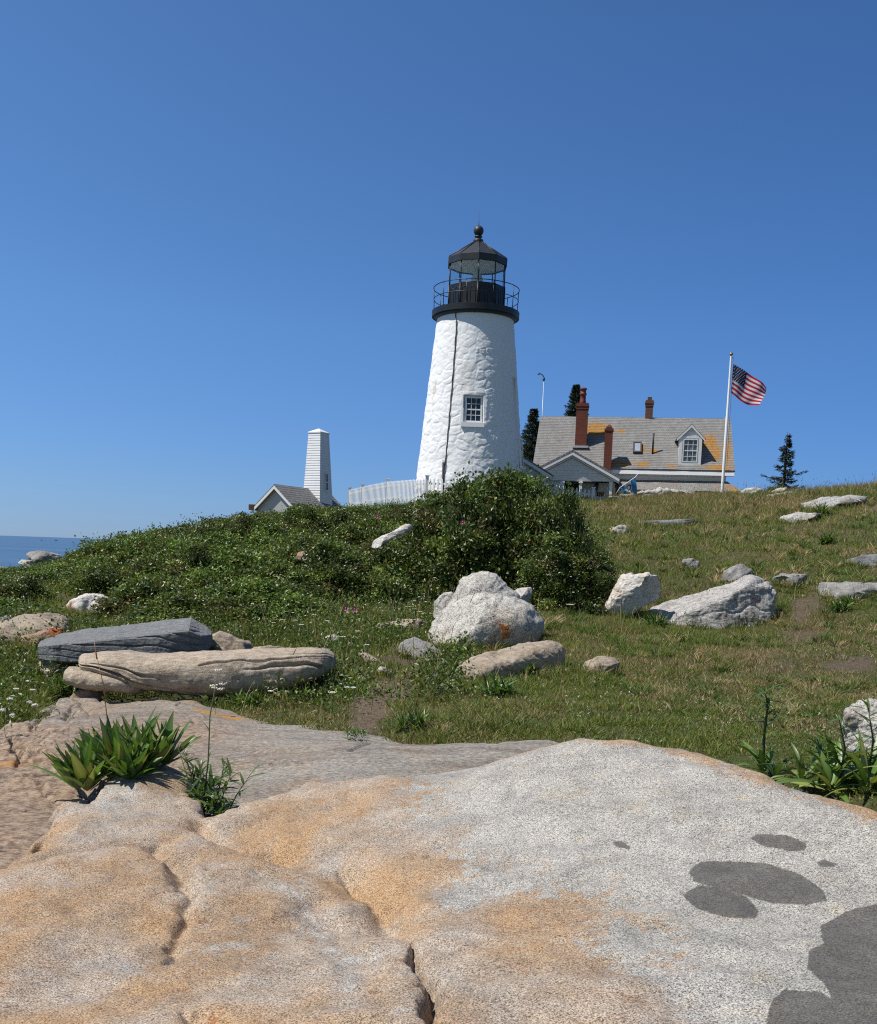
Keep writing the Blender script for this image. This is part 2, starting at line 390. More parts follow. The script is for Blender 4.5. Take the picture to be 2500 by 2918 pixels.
def rock_parts(x, y):
    x = np.asarray(x, float); y = np.asarray(y, float)
    ws = 1 - .85 * sstep(-.2, .5, x)
    dB = sdpoly(x + ws * (.04 * vnoise(x * 6, y * 6, 0, 21) + .02 * vnoise(x * 17, y * 17, 0, 22)), y + ws * .05 * vnoise(x * 6, y * 6, 0, 23), Bpoly)
    dA = sdpoly(x + .12 * fbm(x * 2, y * 2, 0, 24, 3), y + .14 * fbm(x * 2, y * 2, 0, 25, 3), Apoly)
    zb = BT(x, y); za = AT(x, y)
    zb = zb + .022 * fbm(x * 1.3, y * 1.5, 0, 31, 4) + .007 * np.abs(fbm(x * 3.4, y * 2.6, 0, 38, 3)) + .02 * np.abs(vnoise(x * 1.1 + y * .55, (y * .9 - x * .5) * .45, 0, 45)) + .010 * fbm(x * 6, y * 6, 0, 32, 3)
    lump = sstep(.5, -1.2, x - .25 * (y - 4))
    zb = zb + lump * .018 * np.abs(vnoise(x * 2.1 + .4 * y, y * 1.3, 0, 36))
    for g in GROOVES[:7] + GROOVES[8:11]: zb = zb - groove(x, y, *g)
    zb = zb - .05 * np.exp(np.minimum(dB, 0) / .10) - np.where(dB > 0, np.minimum(dB * 2.2, .9), 0)
    left = sstep(-1.6, -2.4, x)
    # layered, flaky rock where the ledge breaks up
    lay = fbm(x * 1.5, y * 4.5, 0, 33, 4)
    st_ = (y * .85 + x * .5) * 2.6 + 1.1 * fbm(x * .9, y * .9, 0, 33, 3) + .12 * vnoise(x * 6, y * 6, 0, 30)
    saw = st_ % 1.0; lvl = sstep(-.2, .5, vnoise(np.floor(st_) * 7.3, x * 1.1, 0, 29))
    crack = np.exp(-(fbm(x * 1.1 + 3, y * 2.0, 0, 39, 3) / .035) ** 2)
    flk = sstep(.2, .7, vnoise(x * .9 + 7, y * .9, 0, 28))
    za = za + .02 * fbm(x * 1.2, y * 1.2, 0, 34, 3) + left * (.05 * (saw - sstep(.93, 1, saw)) * (.15 + lvl) + .006 * fbm(x * 4, y * 7, 0, 35, 4) - .045 * crack * lvl + flk * .025 * (((st_ * 2.7) % 1) - .5)) + (1 - left) * (.010 * fbm(x * 2.0, y * 11 + x * 2, 0, 37, 3) + .03 * fbm(x * .8, y * 1.6, 0, 40, 2))
    for g in [GROOVES[7]] + GROOVES[11:]: za = za - groove(x, y, *g)
    za = za - trench(x, y)
    za = za - .04 * np.exp(np.minimum(dA, 0) / .15) - np.where(dA > 0, np.minimum(dA * .9, .8), 0)
    return za, zb, dA, dB

def rock_z(x, y):
    za, zb, _, _ = rock_parts(x, y); return np.maximum(za, zb)

def polar_grid(a0, a1, na, r0, r1, nr, near=None, wide=None):
    a = np.linspace(a0, a1, na)
    if wide: a = np.concatenate([np.linspace(-wide, a0, 110, endpoint=False), a, np.linspace(a1, wide, 111)[1:]]); na = len(a)
    r = np.exp(np.linspace(math.log(r0), math.log(r1), nr))
    if near: r = np.concatenate([np.linspace(near, r0, 40, endpoint=False), r]); nr = len(r)
    A, Rr = np.meshgrid(a, r)
    F = (np.arange(nr - 1)[:, None] * na + np.arange(na - 1)[None]).ravel()
    F4 = np.stack([F, F + 1, F + 1 + na, F + na], -1)
    return Rr * np.sin(A), Rr * np.cos(A), F4

DIRT = [[(1010, 1960), (1080, 1850), (1180, 1840), (1240, 1880), (1200, 1960), (1120, 2010), (1060, 2080), (1120, 2100), (1010, 2090)], [(2180, 1812), (2250, 1788), (2360, 1800), (2330, 1832), (2230, 1838)], [(2330, 1885), (2500, 1850), (2560, 1900), (2400, 1930)], [(2270, 1790), (2380, 1730), (2300, 1700), (2220, 1770)], [(2120, 1900), (2240, 1890), (2260, 1910), (2150, 1920)]]
def dirt_mask(x, y, px, py):
    m = np.zeros(px.shape); wx = 26 * fbm(x * 2.2, y * 2.2, 0, 205, 4); wy = 14 * fbm(x * 2.2, y * 2.2, 0, 206, 4)
    for L in DIRT: m = np.maximum(m, sstep(14, -22, sdpoly(px + wx, py + wy, L)))
    return m

# ---- ground sheet
X, Y, F4 = polar_grid(R(-62), R(62), 520, 1.2, 150, 520, .3, R(88))
Z = ground_z(X, Y)
dry = .5 + .5 * fbm(X * .35, Y * .35, 0, 61, 4)
soil = np.stack([.125 + .07 * dry, .108 + .05 * dry, .055 + .03 * dry], -1)
grn = np.array([.075, .098, .028])
k = sstep(.15, .6, .5 + .5 * fbm(X * .9, Y * .9, 0, 62, 3))[..., None]
gcol = soil * (1 - .8 * k) + grn * .8 * k
gpx, gpy = topx(X, Y, Z); dm_ = (dirt_mask(X, Y, gpx, gpy) * (Y < 30))[..., None]
gcol = gcol * (1 - dm_) + np.array([.175, .135, .10]) * (.8 + .4 * dry[..., None]) * dm_
cliff = sstep(11.0, 8.5, Z)[..., None]
gcol = gcol * (1 - cliff) + np.array([.26, .22, .18]) * cliff
t = NT('ground_soil'); c = t.coord()
n1 = t.noise(c, 18, 5, .7); n2 = t.noise(c, 90, 3, .6)
colr = t.mix(t.ramp(n1, [(.35, 0), (.7, 1)]), t.mix(1, t.attr('Col', 'Color'), (.55, .5, .45), 'MULTIPLY'), t.attr('Col', 'Color'))
M_soil = t.out(colr, .95, t.bump(t.math('ADD', n1, t.math('MULTIPLY', n2, .5)), .9, .05), .2)
me = mesh_np('ground', np.stack([X, Y, Z], -1).reshape(-1, 3), F4, attrs={'Col': gcol.reshape(-1, 3)})
link('ground', me, M_soil, kind='structure')

# ---- bedrock sheet
X, Y, F4 = polar_grid(R(-33), R(33), 880, 2.5, 11.6, 900, .4, R(84))
za, zb, dA, dB = rock_parts(X, Y)
Z = np.maximum(za, zb)
isA = sstep(-.02, .02, za - zb)
sx, sy = topx(X, Y, Z)
# stains: iron orange over the middle, grey to the east; dark crusts of lichen with their own outlines
big = fbm(X * .9, Y * .9, 0, 71, 4); med = fbm(X * 3.2 - .6 * Y, Y * 2.0, 0, 72, 4)
east = sstep(.0, .72, X + .30 * (Y - 4.6) + .20 * big)
stain = (1 - east) * (.60 + .20 * big + .30 * med)
rim, _ = polydist(X, Y, [P(*q)[:2] for q in [(1400, 2172, 6.45), (1500, 2140, 6.3), (1650, 2112, 6.15), (1900, 2120, 5.95), (2150, 2195, 5.3), (2500, 2312, 4.6)]])
stain = np.maximum(stain, .95 * np.exp(-(rim / .13) ** 2) * (1 - isA) * (.7 + .4 * med))
band, _ = polydist(X, Y, [P(*q)[:2] for q in [(880, 2340, 5.5), (1000, 2420, 5.15), (1100, 2560, 4.5), (1160, 2700, 3.9)]])
stain = np.maximum(stain, 1.0 * np.exp(-(band / .22) ** 2) * (.75 + .5 * med))
warm2, _ = polydist(X, Y, [P(*q)[:2] for q in [(1250, 2500, 4.7), (1500, 2620, 4.05), (1650, 2760, 3.5), (1750, 2900, 3.0)]])
stain = np.maximum(stain, .5 * np.exp(-(warm2 / .35) ** 2) * (.8 + .7 * med))
stain = np.clip(stain, 0, 1)
LICH = [([(1965, 2490), (2000, 2460), (2080, 2450), (2180, 2458), (2280, 2490), (2350, 2540), (2358, 2568), (2300, 2580), (2200, 2572), (2130, 2552), (2040, 2530), (1975, 2515)]),
        ([(1945, 2548), (1990, 2522), (2060, 2528), (2130, 2555), (2165, 2595), (2155, 2614), (2070, 2614), (1985, 2590)]),
        ([(2140, 2392), (2165, 2378), (2240, 2380), (2295, 2405), (2298, 2425), (2255, 2428), (2180, 2412)]),
        ([(2322, 2456), (2350, 2448), (2385, 2462), (2375, 2470), (2335, 2468)]), ([(1752, 2402), (1775, 2398), (1800, 2415), (1795, 2424), (1760, 2418)]),
        ([(2340, 2640), (2410, 2600), (2560, 2560), (2700, 2600), (2700, 3100), (2180, 3100), (2185, 2918), (2195, 2850), (2240, 2822), (2330, 2828), (2370, 2850), (2350, 2800), (2300, 2760), (2310, 2710), (2350, 2690)])]
lich = np.zeros(X.shape)
wx = 6 * fbm(X * 9, Y * 9, 0, 81, 4); wy = 4 * fbm(X * 9, Y * 9, 0, 84, 4)
for L in LICH:
    d = sdpoly(sx + wx, sy + wy, L)
    lich = np.maximum(lich, sstep(9, -9, d))
lich *= (Y > 1.5)
far = isA
brown = isA * (1 - sstep(-2.3, -1.3, X + .3 * med)) * (1 - .75 * sstep(8.2, 9.6, Y + .3 * big))
pale = sstep(.35, .8, .5 + .5 * fbm(X * 2.3 + 5, Y * 1.7, 0, 75, 4)) * .6
vein, _ = polydist(X + .05 * med, Y + .05 * big, [P(*q)[:2] for q in [(740, 2500, 4.8), (850, 2570, 4.5), (920, 2660, 4.1), (960, 2780, 3.65), (990, 2900, 3.1)]])
pale = np.maximum(pale, .9 * np.exp(-(vein / .075) ** 2))
ol_, _ = polydist(X, Y, [P(*q)[:2] for q in [(560, 2030, 9.6), (620, 2040, 9.5), (680, 2045, 9.4)]]); ol2, _ = polydist(X, Y, [P(*q)[:2] for q in [(0, 2172, 7.2), (70, 2165, 7.3)]])
olich = np.maximum(np.exp(-(ol_ / .10) ** 2), .9 * np.exp(-(ol2 / .12) ** 2))
t = NT('granite_ledge'); c = t.coord(); cs = t.coord((.8, 2.3, .3), (0, 0, R(-8)))
g1 = t.noise(c, 165, 3, .7); g2 = t.noise(c, 400, 2, .6); gl = t.noise(c, 14, 5, .65); gf = t.noise(cs, 38, 4, .7)
v1 = t.sep(t.voro(c, 150, 'F1', 'Color'))[0]; v2 = t.sep(t.voro(c, 270, 'F1', 'Color'))[1]     # the separate crystals
gr0 = t.math('ADD', t.math('MULTIPLY', g1, .72), t.math('MULTIPLY', g2, .28))
grain = t.math('ADD', gr0, t.math('MULTIPLY', t.math('SUBTRACT', t.math('ADD', t.math('MULTIPLY', v1, .6), t.math('MULTIPLY', v2, .4)), .5), .14))
grey = t.ramp(grain, [(.37, (.05, .046, .04)), (.44, (.19, .178, .155)), (.50, (.36, .34, .30)), (.60, (.58, .555, .50))])
tan = t.ramp(grain, [(.36, (.065, .043, .028)), (.44, (.20, .136, .084)), (.51, (.40, .285, .182)), (.61, (.58, .445, .31))])
orange = t.ramp(grain, [(.36, (.10, .055, .03)), (.45, (.25, .145, .07)), (.52, (.44, .275, .14)), (.62, (.56, .40, .235))])
st = t.math('ADD', t.attr('stain'), t.math('ADD', t.math('MULTIPLY', t.math('SUBTRACT', gl, .5), 1.2), t.math('MULTIPLY', t.math('SUBTRACT', t.noise(c, 3.1, 6, .75), .5), 1.1)), True)
mot = t.noise(t.coord((1, 1.4, .3)), 2.6, 6, .72)
grey = t.mix(t.ramp(mot, [(.40, .55), (.56, 0)]), grey, t.mix(1, grey, (.60, .60, .61), 'MULTIPLY'))
grey = t.mix(t.ramp(t.noise(t.coord((1, 1.2, .3)), 4.3, 5, .7), [(.56, 0), (.68, .6)]), grey, t.mix(1, grey, (1.12, 1.0, .80), 'MULTIPLY'))
tan = t.mix(t.ramp(mot, [(.42, .6), (.58, 0)]), tan, t.mix(1, tan, (.66, .60, .56), 'MULTIPLY'))
col = t.mix(t.ramp(st, [(.20, 0), (.40, 1)]), grey, tan)
col = t.mix(t.ramp(st, [(.55, 0), (.85, .85)]), col, orange)
blk = t.ramp(t.noise(c, 5.5, 6, .7), [(.60, 0), (.72, .55)])
col = t.mix(blk, col, t.mix(1, col, (.5, .47, .46), 'MULTIPLY'))
col = t.mix(t.math('MULTIPLY', t.attr('pale'), t.ramp(t.noise(c, 7, 5, .7), [(.35, .35), (.6, 1)])), col, t.mix(1, grey, (1.12, 1.12, 1.14), 'MULTIPLY'))
fg = t.math('ADD', t.math('MULTIPLY', gf, .6), t.math('MULTIPLY', grain, .4))
farc = t.ramp(fg, [(.34, (.06, .052, .045)), (.45, (.17, .15, .128)), (.54, (.31, .28, .24)), (.66, (.46, .425, .37))])
farc = t.mix(t.ramp(t.noise(t.coord((.5, 3, 1), (0, 0, R(-10))), 1.6, 5, .65), [(.38, .65), (.55, 0)]), farc, t.mix(1, farc, (.52, .48, .47), 'MULTIPLY'))
farc = t.mix(t.ramp(t.noise(c, 1.3, 3), [(.5, 0), (.66, .6)]), farc, t.mix(1, farc, (1.25, .98, .7), 'MULTIPLY'))
col = t.mix(t.attr('far'), col, farc)
brc = t.ramp(t.math('ADD', t.math('MULTIPLY', gf, .5), t.math('MULTIPLY', gl, .5)), [(.36, (.05, .036, .03)), (.45, (.17, .115, .08)), (.54, (.32, .23, .155)), (.68, (.44, .36, .28))])
brc = t.mix(t.ramp(t.noise(c, 1.7, 5, .7), [(.45, 0), (.62, .75)]), brc, t.mix(1, brc, (.75, .82, .92), 'MULTIPLY'))
col = t.mix(t.attr('brown'), col, brc)
rust = t.ramp(t.noise(c, 11, 5, .7), [(.60, 0), (.68, .6)])
col = t.mix(t.math('MULTIPLY', rust, t.ramp(t.attr('stain'), [(.25, 0), (.5, 1)])), col, t.mix(1, col, (.80, .45, .25), 'MULTIPLY'))
col = t.mix(t.ramp(t.math('MULTIPLY', t.attr('olich'), t.noise(c, 16, 5, .8)), [(.34, 0), (.46, .9)]), col, (.40, .18, .025))
lc = t.ramp(t.math('ADD', t.math('MULTIPLY', t.noise(c, 55, 6, .8), .6), t.math('MULTIPLY', t.noise(c, 9, 5, .7), .4)), [(.32, (.035, .032, .03)), (.48, (.075, .069, .064)), (.6, (.12, .112, .105)), (.72, (.20, .19, .178))])
lm = t.math('ADD', t.attr('lich'), t.math('MULTIPLY', t.math('SUBTRACT', t.noise(c, 34, 6, .8), .5), 1.3))
col = t.mix(t.ramp(lm, [(.38, 0), (.62, .9)]), col, t.mix(.5, lc, t.mix(1, grey, (.30, .29, .28), 'MULTIPLY')))
bh = t.math('ADD', t.math('MULTIPLY', grain, .5), t.math('MULTIPLY', gl, .8))
M_ledge = t.out(col, .85, t.bump(bh, .75, .016), .3)
me = mesh_np('rock_ledge', np.stack([X, Y, Z], -1).reshape(-1, 3), F4,
             attrs={'stain': stain.ravel(), 'lich': lich.ravel(), 'far': far.ravel(), 'brown': brown.ravel(), 'pale': pale.ravel(), 'olich': olich.ravel()})
link('rock_ledge', me, M_ledge, kind='structure')

# ---- sea
t = NT('sea_water'); c = t.coord()
w1 = t.noise(t.coord((.05, .12, .05)), 1, 6, .6); w2 = t.noise(t.coord((.5, 1.2, .5)), 1, 3)
deep = t.ramp(t.noise(t.coord((.0012, .006, .01)), 1, 4, .6), [(.35, (.042, .088, .145)), (.65, (.060, .118, .185))])
M_sea = t.out(deep, .32, t.bump(t.math('ADD', w1, t.math('MULTIPLY', w2, .35)), .8, .6), .35)
s_ = MB(); S = 60000
s_.add([(-S, -3000, 0), (S, -3000, 0), (S, S, 0), (-S, S, 0)], [(0, 1, 2, 3)])
s_.build('sea', M_sea, kind='structure')
# ------------------------------------------------------------------ stone materials
def stone(name, stops, gscale=90, big=None, stretch=(1, 1, 1), rot=(0, 0, 0), spots=(), bump=.8, streak=.45, dark=.6):
    """speckled stone: grain ramp stops, large stains, and crusts of lichen at given local spots"""
    t = NT(name); c = t.coord(); cs = t.coord(stretch, rot)
    g = t.noise(c, gscale, 4, .75); f = t.noise(cs, 7, 6, .7)
    col = t.ramp(t.math('ADD', t.math('MULTIPLY', g, 1 - streak), t.math('MULTIPLY', f, streak)), stops)
    if big: col = t.mix(t.ramp(t.noise(c, big[1], 4, .65), [(.5, 0), (.66, big[2])]), col, t.mix(1, col, big[0], 'MULTIPLY'))
    col = t.mix(t.ramp(t.noise(c, 3.2, 6, .75), [(.48, 0), (.66, dark)]), col, t.mix(1, col, (.35, .33, .32), 'MULTIPLY'))
    for (sp, rad, cc) in spots:
        d = t.n('ShaderNodeVectorMath', operation='DISTANCE'); tc = t.n('ShaderNodeTexCoord')
        t.t.links.new(tc.outputs['Object'], d.inputs[0]); d.inputs[1].default_value = sp
        m = t.math('SUBTRACT', 1.0, t.math('DIVIDE', d.outputs['Value'], rad))
        m = t.math('ADD', m, t.math('MULTIPLY', t.math('SUBTRACT', t.noise(c, 2.6 / rad, 6, .85), .5), 3.2))
        cv = t.ramp(t.noise(c, 40, 3, .6), [(.3, tuple(v * .6 for v in cc)), (.7, cc)])
        col = t.mix(t.ramp(m, [(.42, 0), (.56, 1)]), col, cv)
    h = t.math('ADD', t.math('MULTIPLY', g, .35), f)
    return t.out(col, .88, t.bump(h, bump, .03), .25)

WHITE_ST = [(.36, (.06, .055, .05)), (.44, (.24, .224, .20)), (.52, (.49, .465, .42)), (.66, (.68, .65, .59))]
GREY_ST = [(.34, (.09, .085, .08)), (.45, (.20, .19, .18)), (.56, (.32, .31, .29)), (.7, (.46, .44, .41))]
SLATE_ST = [(.34, (.085, .087, .088)), (.46, (.165, .168, .168)), (.56, (.24, .244, .243)), (.7, (.37, .374, .37))]
TAN_ST = [(.34, (.16, .12, .085)), (.45, (.30, .235, .17)), (.56, (.43, .36, .28)), (.7, (.56, .50, .42))]
QUARTZ_ST = [(.34, (.20, .17, .14)), (.44, (.46, .42, .37)), (.54, (.66, .63, .58)), (.7, (.74, .72, .68))]
RUST_ST = [(.34, (.12, .075, .05)), (.46, (.26, .17, .11)), (.57, (.38, .27, .19)), (.7, (.5, .42, .35))]
ORG = (.42, .13, .02)
M_white = stone('white_granite', WHITE_ST, 70, big=((.93, .85, .75), 2.0, .8))
M_grey = stone('grey_granite', GREY_ST, 80)
M_slate = stone('slate_grey_rock', SLATE_ST, 60, stretch=(1, 6, 6), rot=(0, R(4), 0), streak=.6)
M_tan = stone('tan_granite', TAN_ST, 90, stretch=(1, 4, 4), big=((.62, .6, .6), 1.6, .7))
M_quartz = stone('streaked_quartz', QUARTZ_ST, 50, stretch=(1, 5, 5), rot=(0, R(12), 0), big=((.95, .8, .6), 2.5, .7), streak=.6)
M_rust = stone('rusty_rock', RUST_ST, 70, stretch=(1, 3, 3), big=((.9, .75, .62), 2, .6))

# ------------------------------------------------------------------ rock shapes
def _ico(sub):
    import bmesh
    bm = bmesh.new(); bmesh.ops.create_icosphere(bm, subdivisions=sub, radius=1)
    V = np.array([v.co[:] for v in bm.verts]); F = np.array([[v.index for v in f.verts] for f in bm.faces]); bm.free()
    return V, F
ICO = {k: _ico(k) for k in (4, 5, 6)}

def rough_up(V, N, amp, freq, seed, strat=None):
    d = amp * (fbm(V[:, 0] * freq, V[:, 1] * freq, V[:, 2] * freq, seed, 5, .55))
    d += amp * .8 * (np.abs(vnoise(V[:, 0] * freq * .6, V[:, 1] * freq * .6, V[:, 2] * freq * .9, seed + 50)) - .3)
    d += amp * .35 * np.abs(fbm(V[:, 0] * freq * 3.1, V[:, 1] * freq * 3.1, V[:, 2] * freq * 3.1, seed + 70, 3, .6))
    if strat:                                  # bedding or fissures running along one axis
        ax, fr, am = strat
        s = V @ np.asarray(ax) * fr + 1.2 * fbm(V[:, 0] * .9, V[:, 1] * .9, V[:, 2] * .9, seed + 8, 3)
        d -= am * np.exp(-((np.abs((s % 1) - .5)) / .09) ** 2) * sstep(-.25, .45, vnoise(V[:, 0] * 1.3, V[:, 1] * 1.3, V[:, 2] * 1.3, seed + 9))
    return V + N * d[:, None]

def vnorm(V, F):
    n = np.zeros_like(V)
    a = np.cross(V[F[:, 1]] - V[F[:, 0]], V[F[:, 2]] - V[F[:, 0]])
    for k in range(3): np.add.at(n, F[:, k], a)
    return n / np.maximum(np.linalg.norm(n, axis=1, keepdims=True), 1e-9)

def frame_at(px, py, Y):
    c = P(px, py, Y); h = math.hypot(c[0], c[1]); ef = np.array([c[0] / h, c[1] / h, 0]); er = np.array([ef[1], -ef[0], 0])
    return c, er, ef, h

def on_plane(px, py, ef, h):
    d = ray(px, py); return EYE + d * (h / (d @ ef))

def ground_hit(px, py):
    """distance north at which the ray through a pixel meets the ground"""
    y = np.linspace(3, 70, 1600); d = ray(px, py); q = EYE[None] + d[None] * (y / d[1])[:, None]
    below = np.maximum(ground_z(q[:, 0], q[:, 1]), np.where(y < 11, rock_z(q[:, 0], q[:, 1]), -99)) > q[:, 2]
    return float(y[np.argmax(below)]) if below.any() else 60.0

def blob(outline, Y, thick, box=.72, sub=5, amp=.03, freq=3.0, seed=1, strat=None, planes=(), lean=0.0, seat=True, facets=12):
    """a solid stone whose front outline is the given one (photo pixels) at Y metres, thick metres deep"""
    cx = np.mean([p[0] for p in outline]); cy = np.mean([p[1] for p in outline])
    if seat:
        bx, by = max(outline, key=lambda p: p[1]); ty = min(p[1] for p in outline); Y = ground_hit(bx, by - 5) + .25 * thick
        sink = max(12, .5 * (by - ty)); mid = cy + .08 * (by - ty)
        outline = [(a, b + sink * min(1, max(0, b - mid) / (.3 * (by - ty)))) for a, b in outline]
    c, er, ef, h = frame_at(cx, cy, Y)
    q = np.array([[(on_plane(a, b, ef, h) - c) @ er, (on_plane(a, b, ef, h) - c)[2]] for a, b in outline])
    th = np.linspace(-np.pi, np.pi, 361); Rr = np.zeros(361); n = len(q)
    for i in range(n):
        a, b = q[i], q[(i + 1) % n]; e = b - a
        den = np.cos(th) * e[1] - np.sin(th) * e[0]
        den = np.where(np.abs(den) < 1e-9, 1e-9, den)
        tt = (a[0] * e[1] - a[1] * e[0]) / den; s = (a[0] * np.sin(th) - a[1] * np.cos(th)) / den
        ok = (tt > 0) & (s >= 0) & (s <= 1); Rr = np.where(ok, np.maximum(Rr, tt), Rr)
    Rr = Rr * (1 + .035 * vnoise(np.cos(th) * 5 + seed, np.sin(th) * 5, 0, seed) + .02 * vnoise(np.cos(th) * 13 + seed, np.sin(th) * 13, 0, seed))
    k = np.array([0, 1, 2, 1, 0.]) / 4; Rr[-1] = Rr[0]
    Rr = np.convolve(np.concatenate([Rr[-3:-1], Rr, Rr[1:3]]), k, 'valid')
    V, F = ICO[max(sub, 5)]; rho = np.hypot(V[:, 0], V[:, 2]); a = np.arctan2(V[:, 2], V[:, 0])
    rr = np.interp(a, th, Rr) * rho ** box
    dep = np.sign(V[:, 1]) * np.abs(V[:, 1]) ** .8 * thick / 2
    u = rr * np.cos(a); w = rr * np.sin(a); dep = dep + lean * w
    L = np.stack([u, dep, w], -1)
    rr_ = np.random.default_rng(seed * 7 + 1); auto = []
    for k_ in range(facets):                  # broken faces turned toward the viewer, the sky and the back
        v = np.array([rr_.normal() * .9, -1 if k_ % 3 else 1, rr_.normal() * .6 + .4]); v = v / np.linalg.norm(v)
        auto.append((v, (L @ v).max() * rr_.uniform(.55, .85)))
    for (nn, off) in list(planes) + auto:     # broken faces
        nn = np.asarray(nn, float); nn = nn / np.linalg.norm(nn); s = L @ nn - off
        L = L - np.maximum(s, 0)[:, None] * nn * .92
    Wd = c + L[:, :1] * er + L[:, 1:2] * ef + L[:, 2:] * np.array([0, 0, 1])
    Wd = rough_up(Wd, vnorm(Wd, F), amp * 1.5, freq, seed, strat)
    return Wd, F, c, er, ef

def loft(secs, ring=110, along=150, amp=.02, freq=3, seed=1, strat=None, seat=True, creases=(), bury=30):
    """a long stone through cross-sections (px, top y, bottom y, Y, depth, exponent, tilt)"""
    S = []; off = 0.0
    if seat: off = float(np.percentile([ground_hit(q[0], q[2] - 5) + .22 * q[4] - q[3] for q in secs[1:-1]], bury))
    for (px, y0, y1, Y, dep, ex, tl) in secs:
        Y = Y + off; y1 = y1 + (.25 * (y1 - y0) if seat else 0)
        a, b = P(px, y0, Y), P(px, y1, Y); c = (a + b) / 2; S.append([*c, (a[2] - b[2]) / 2, dep / 2, ex, tl])
    S = np.array(S); ts = np.linspace(0, len(S) - 1, along)
    Q = np.empty((along, S.shape[1]))
    for k in range(S.shape[1]):
        i = np.clip(ts.astype(int), 0, len(S) - 2); f = ts - i
        p0 = S[np.maximum(i - 1, 0), k]; p1 = S[i, k]; p2 = S[i + 1, k]; p3 = S[np.minimum(i + 2, len(S) - 1), k]
        Q[:, k] = .5 * (2 * p1 + (p2 - p0) * f + (2 * p0 - 5 * p1 + 4 * p2 - p3) * f ** 2 + (3 * p1 - p0 - 3 * p2 + p3) * f ** 3)
    axis = S[-1, :3] - S[0, :3]; axis[2] = 0; axis /= np.linalg.norm(axis); ef = np.array([-axis[1], axis[0], 0])
    th = np.linspace(0, 2 * np.pi, ring, endpoint=False); V = []
    for q in Q:
        c_, s_ = np.cos(th), np.sin(th); e = 2 / q[5]
        a = np.sign(c_) * np.abs(c_) ** e * q[4]; b = np.sign(s_) * np.abs(s_) ** e * q[3]
        ct, st = math.cos(q[6]), math.sin(q[6])
        V.append(q[:3] + (a * ct - b * st)[:, None] * ef + (a * st + b * ct)[:, None] * np.array([0, 0, 1]))
    V = np.array(V); caps = []
    V = V.reshape(-1, 3); F = []
    for i in range(along - 1):
        for k in range(ring):
            a, b = i * ring + k, i * ring + (k + 1) % ring
            F += [(a, b, b + ring), (a, b + ring, a + ring)]
    c0, c1 = V[:ring].mean(0), V[-ring:].mean(0); n = len(V); V = np.vstack([V, c0, c1])
    for k in range(ring):
        F += [(n, (k + 1) % ring, k), (n + 1, n - ring + k, n - ring + (k + 1) % ring)]
    F = np.array(F); N = vnorm(V, F)
    if ((V - V.mean(0)) * N).sum() < 0: F = F[:, ::-1]; N = -N
    V = rough_up(V, N, amp, freq, seed, strat)
    if creases:                               # deep folds given along the length (0..1) and round the girth (degrees; 90 top, 180 front)
        Lg = np.linalg.norm(S[-1, :3] - S[0, :3]); gir = float(np.mean(S[2:-2, 3] + S[2:-2, 4])) / 2
        ii = np.arange(len(V) - 2); tt = (ii // ring) / (along - 1) * Lg; aa = (ii % ring) / ring * 2 * np.pi * gir
        tt = tt + .03 * vnoise(V[:-2, 0] * 7, V[:-2, 2] * 7, V[:-2, 1] * 7, seed + 3); aa = aa + .035 * vnoise(V[:-2, 0] * 6, V[:-2, 2] * 6, V[:-2, 1] * 6, seed + 4)
        for pts, dp, wd_ in creases:
            dd, q = polydist(tt, aa, [(t_ * Lg, math.radians(a_) * gir) for t_, a_ in pts])
            w_ = np.sin(np.pi * np.clip(q, .02, .98)) ** .5
            sg = .10 * dp * np.exp(-((dd - wd_ * 2.2) / (wd_ * 1.6)) ** 2) * w_
            V[:-2] += N[:-2] * (sg - dp * w_ * np.exp(-(dd / wd_) ** 2))[:, None]
    return V, F

def edges_loft(secs, n=60, along=300, amp=.01, freq=3, seed=1, strat=None):
    """a squared stone from cross-sections of four corners: top back, top front, bottom front, bottom back (px, py, Y)"""
    Q = np.array([[P(*p) for p in s] for s in secs]); ts = np.linspace(0, len(Q) - 1, along); V = []
    for t_ in ts:
        i = min(int(t_), len(Q) - 2); f = t_ - i; c4 = Q[i] * (1 - f) + Q[i + 1] * f; m = c4.mean(0); ring = []
        for k in range(4):
            a, b = c4[k], c4[(k + 1) % 4]
            for q in range(n):
                w = q / n; p = a * (1 - w) + b * w; e = min(w, 1 - w); ring.append(p + (m - p) * .05 * max(0, 1 - e / .06) ** 2)
        V.append(ring)
    V = np.array(V); R4 = 4 * n; V = V.reshape(-1, 3); i = (np.arange(along - 1)[:, None] * R4 + np.arange(R4)[None]).ravel(); j = (np.arange(along - 1)[:, None] * R4 + (np.arange(R4)[None] + 1) % R4).ravel()
    F = np.vstack([np.stack([i, j, j + R4], -1), np.stack([i, j + R4, i + R4], -1)]); c0, c1 = V[:R4].mean(0), V[-R4:].mean(0); N0 = len(V); V = np.vstack([V, c0, c1]); k = np.arange(R4)
    F = np.vstack([F, np.stack([k * 0 + N0, (k + 1) % R4, k], -1), np.stack([k * 0 + N0 + 1, N0 - R4 + k, N0 - R4 + (k + 1) % R4], -1)])
    N = vnorm(V, F)
    if ((V - V.mean(0)) * N).sum() < 0: F = F[:, ::-1]; N = -N
    return rough_up(V, N, amp, freq, seed, strat), F

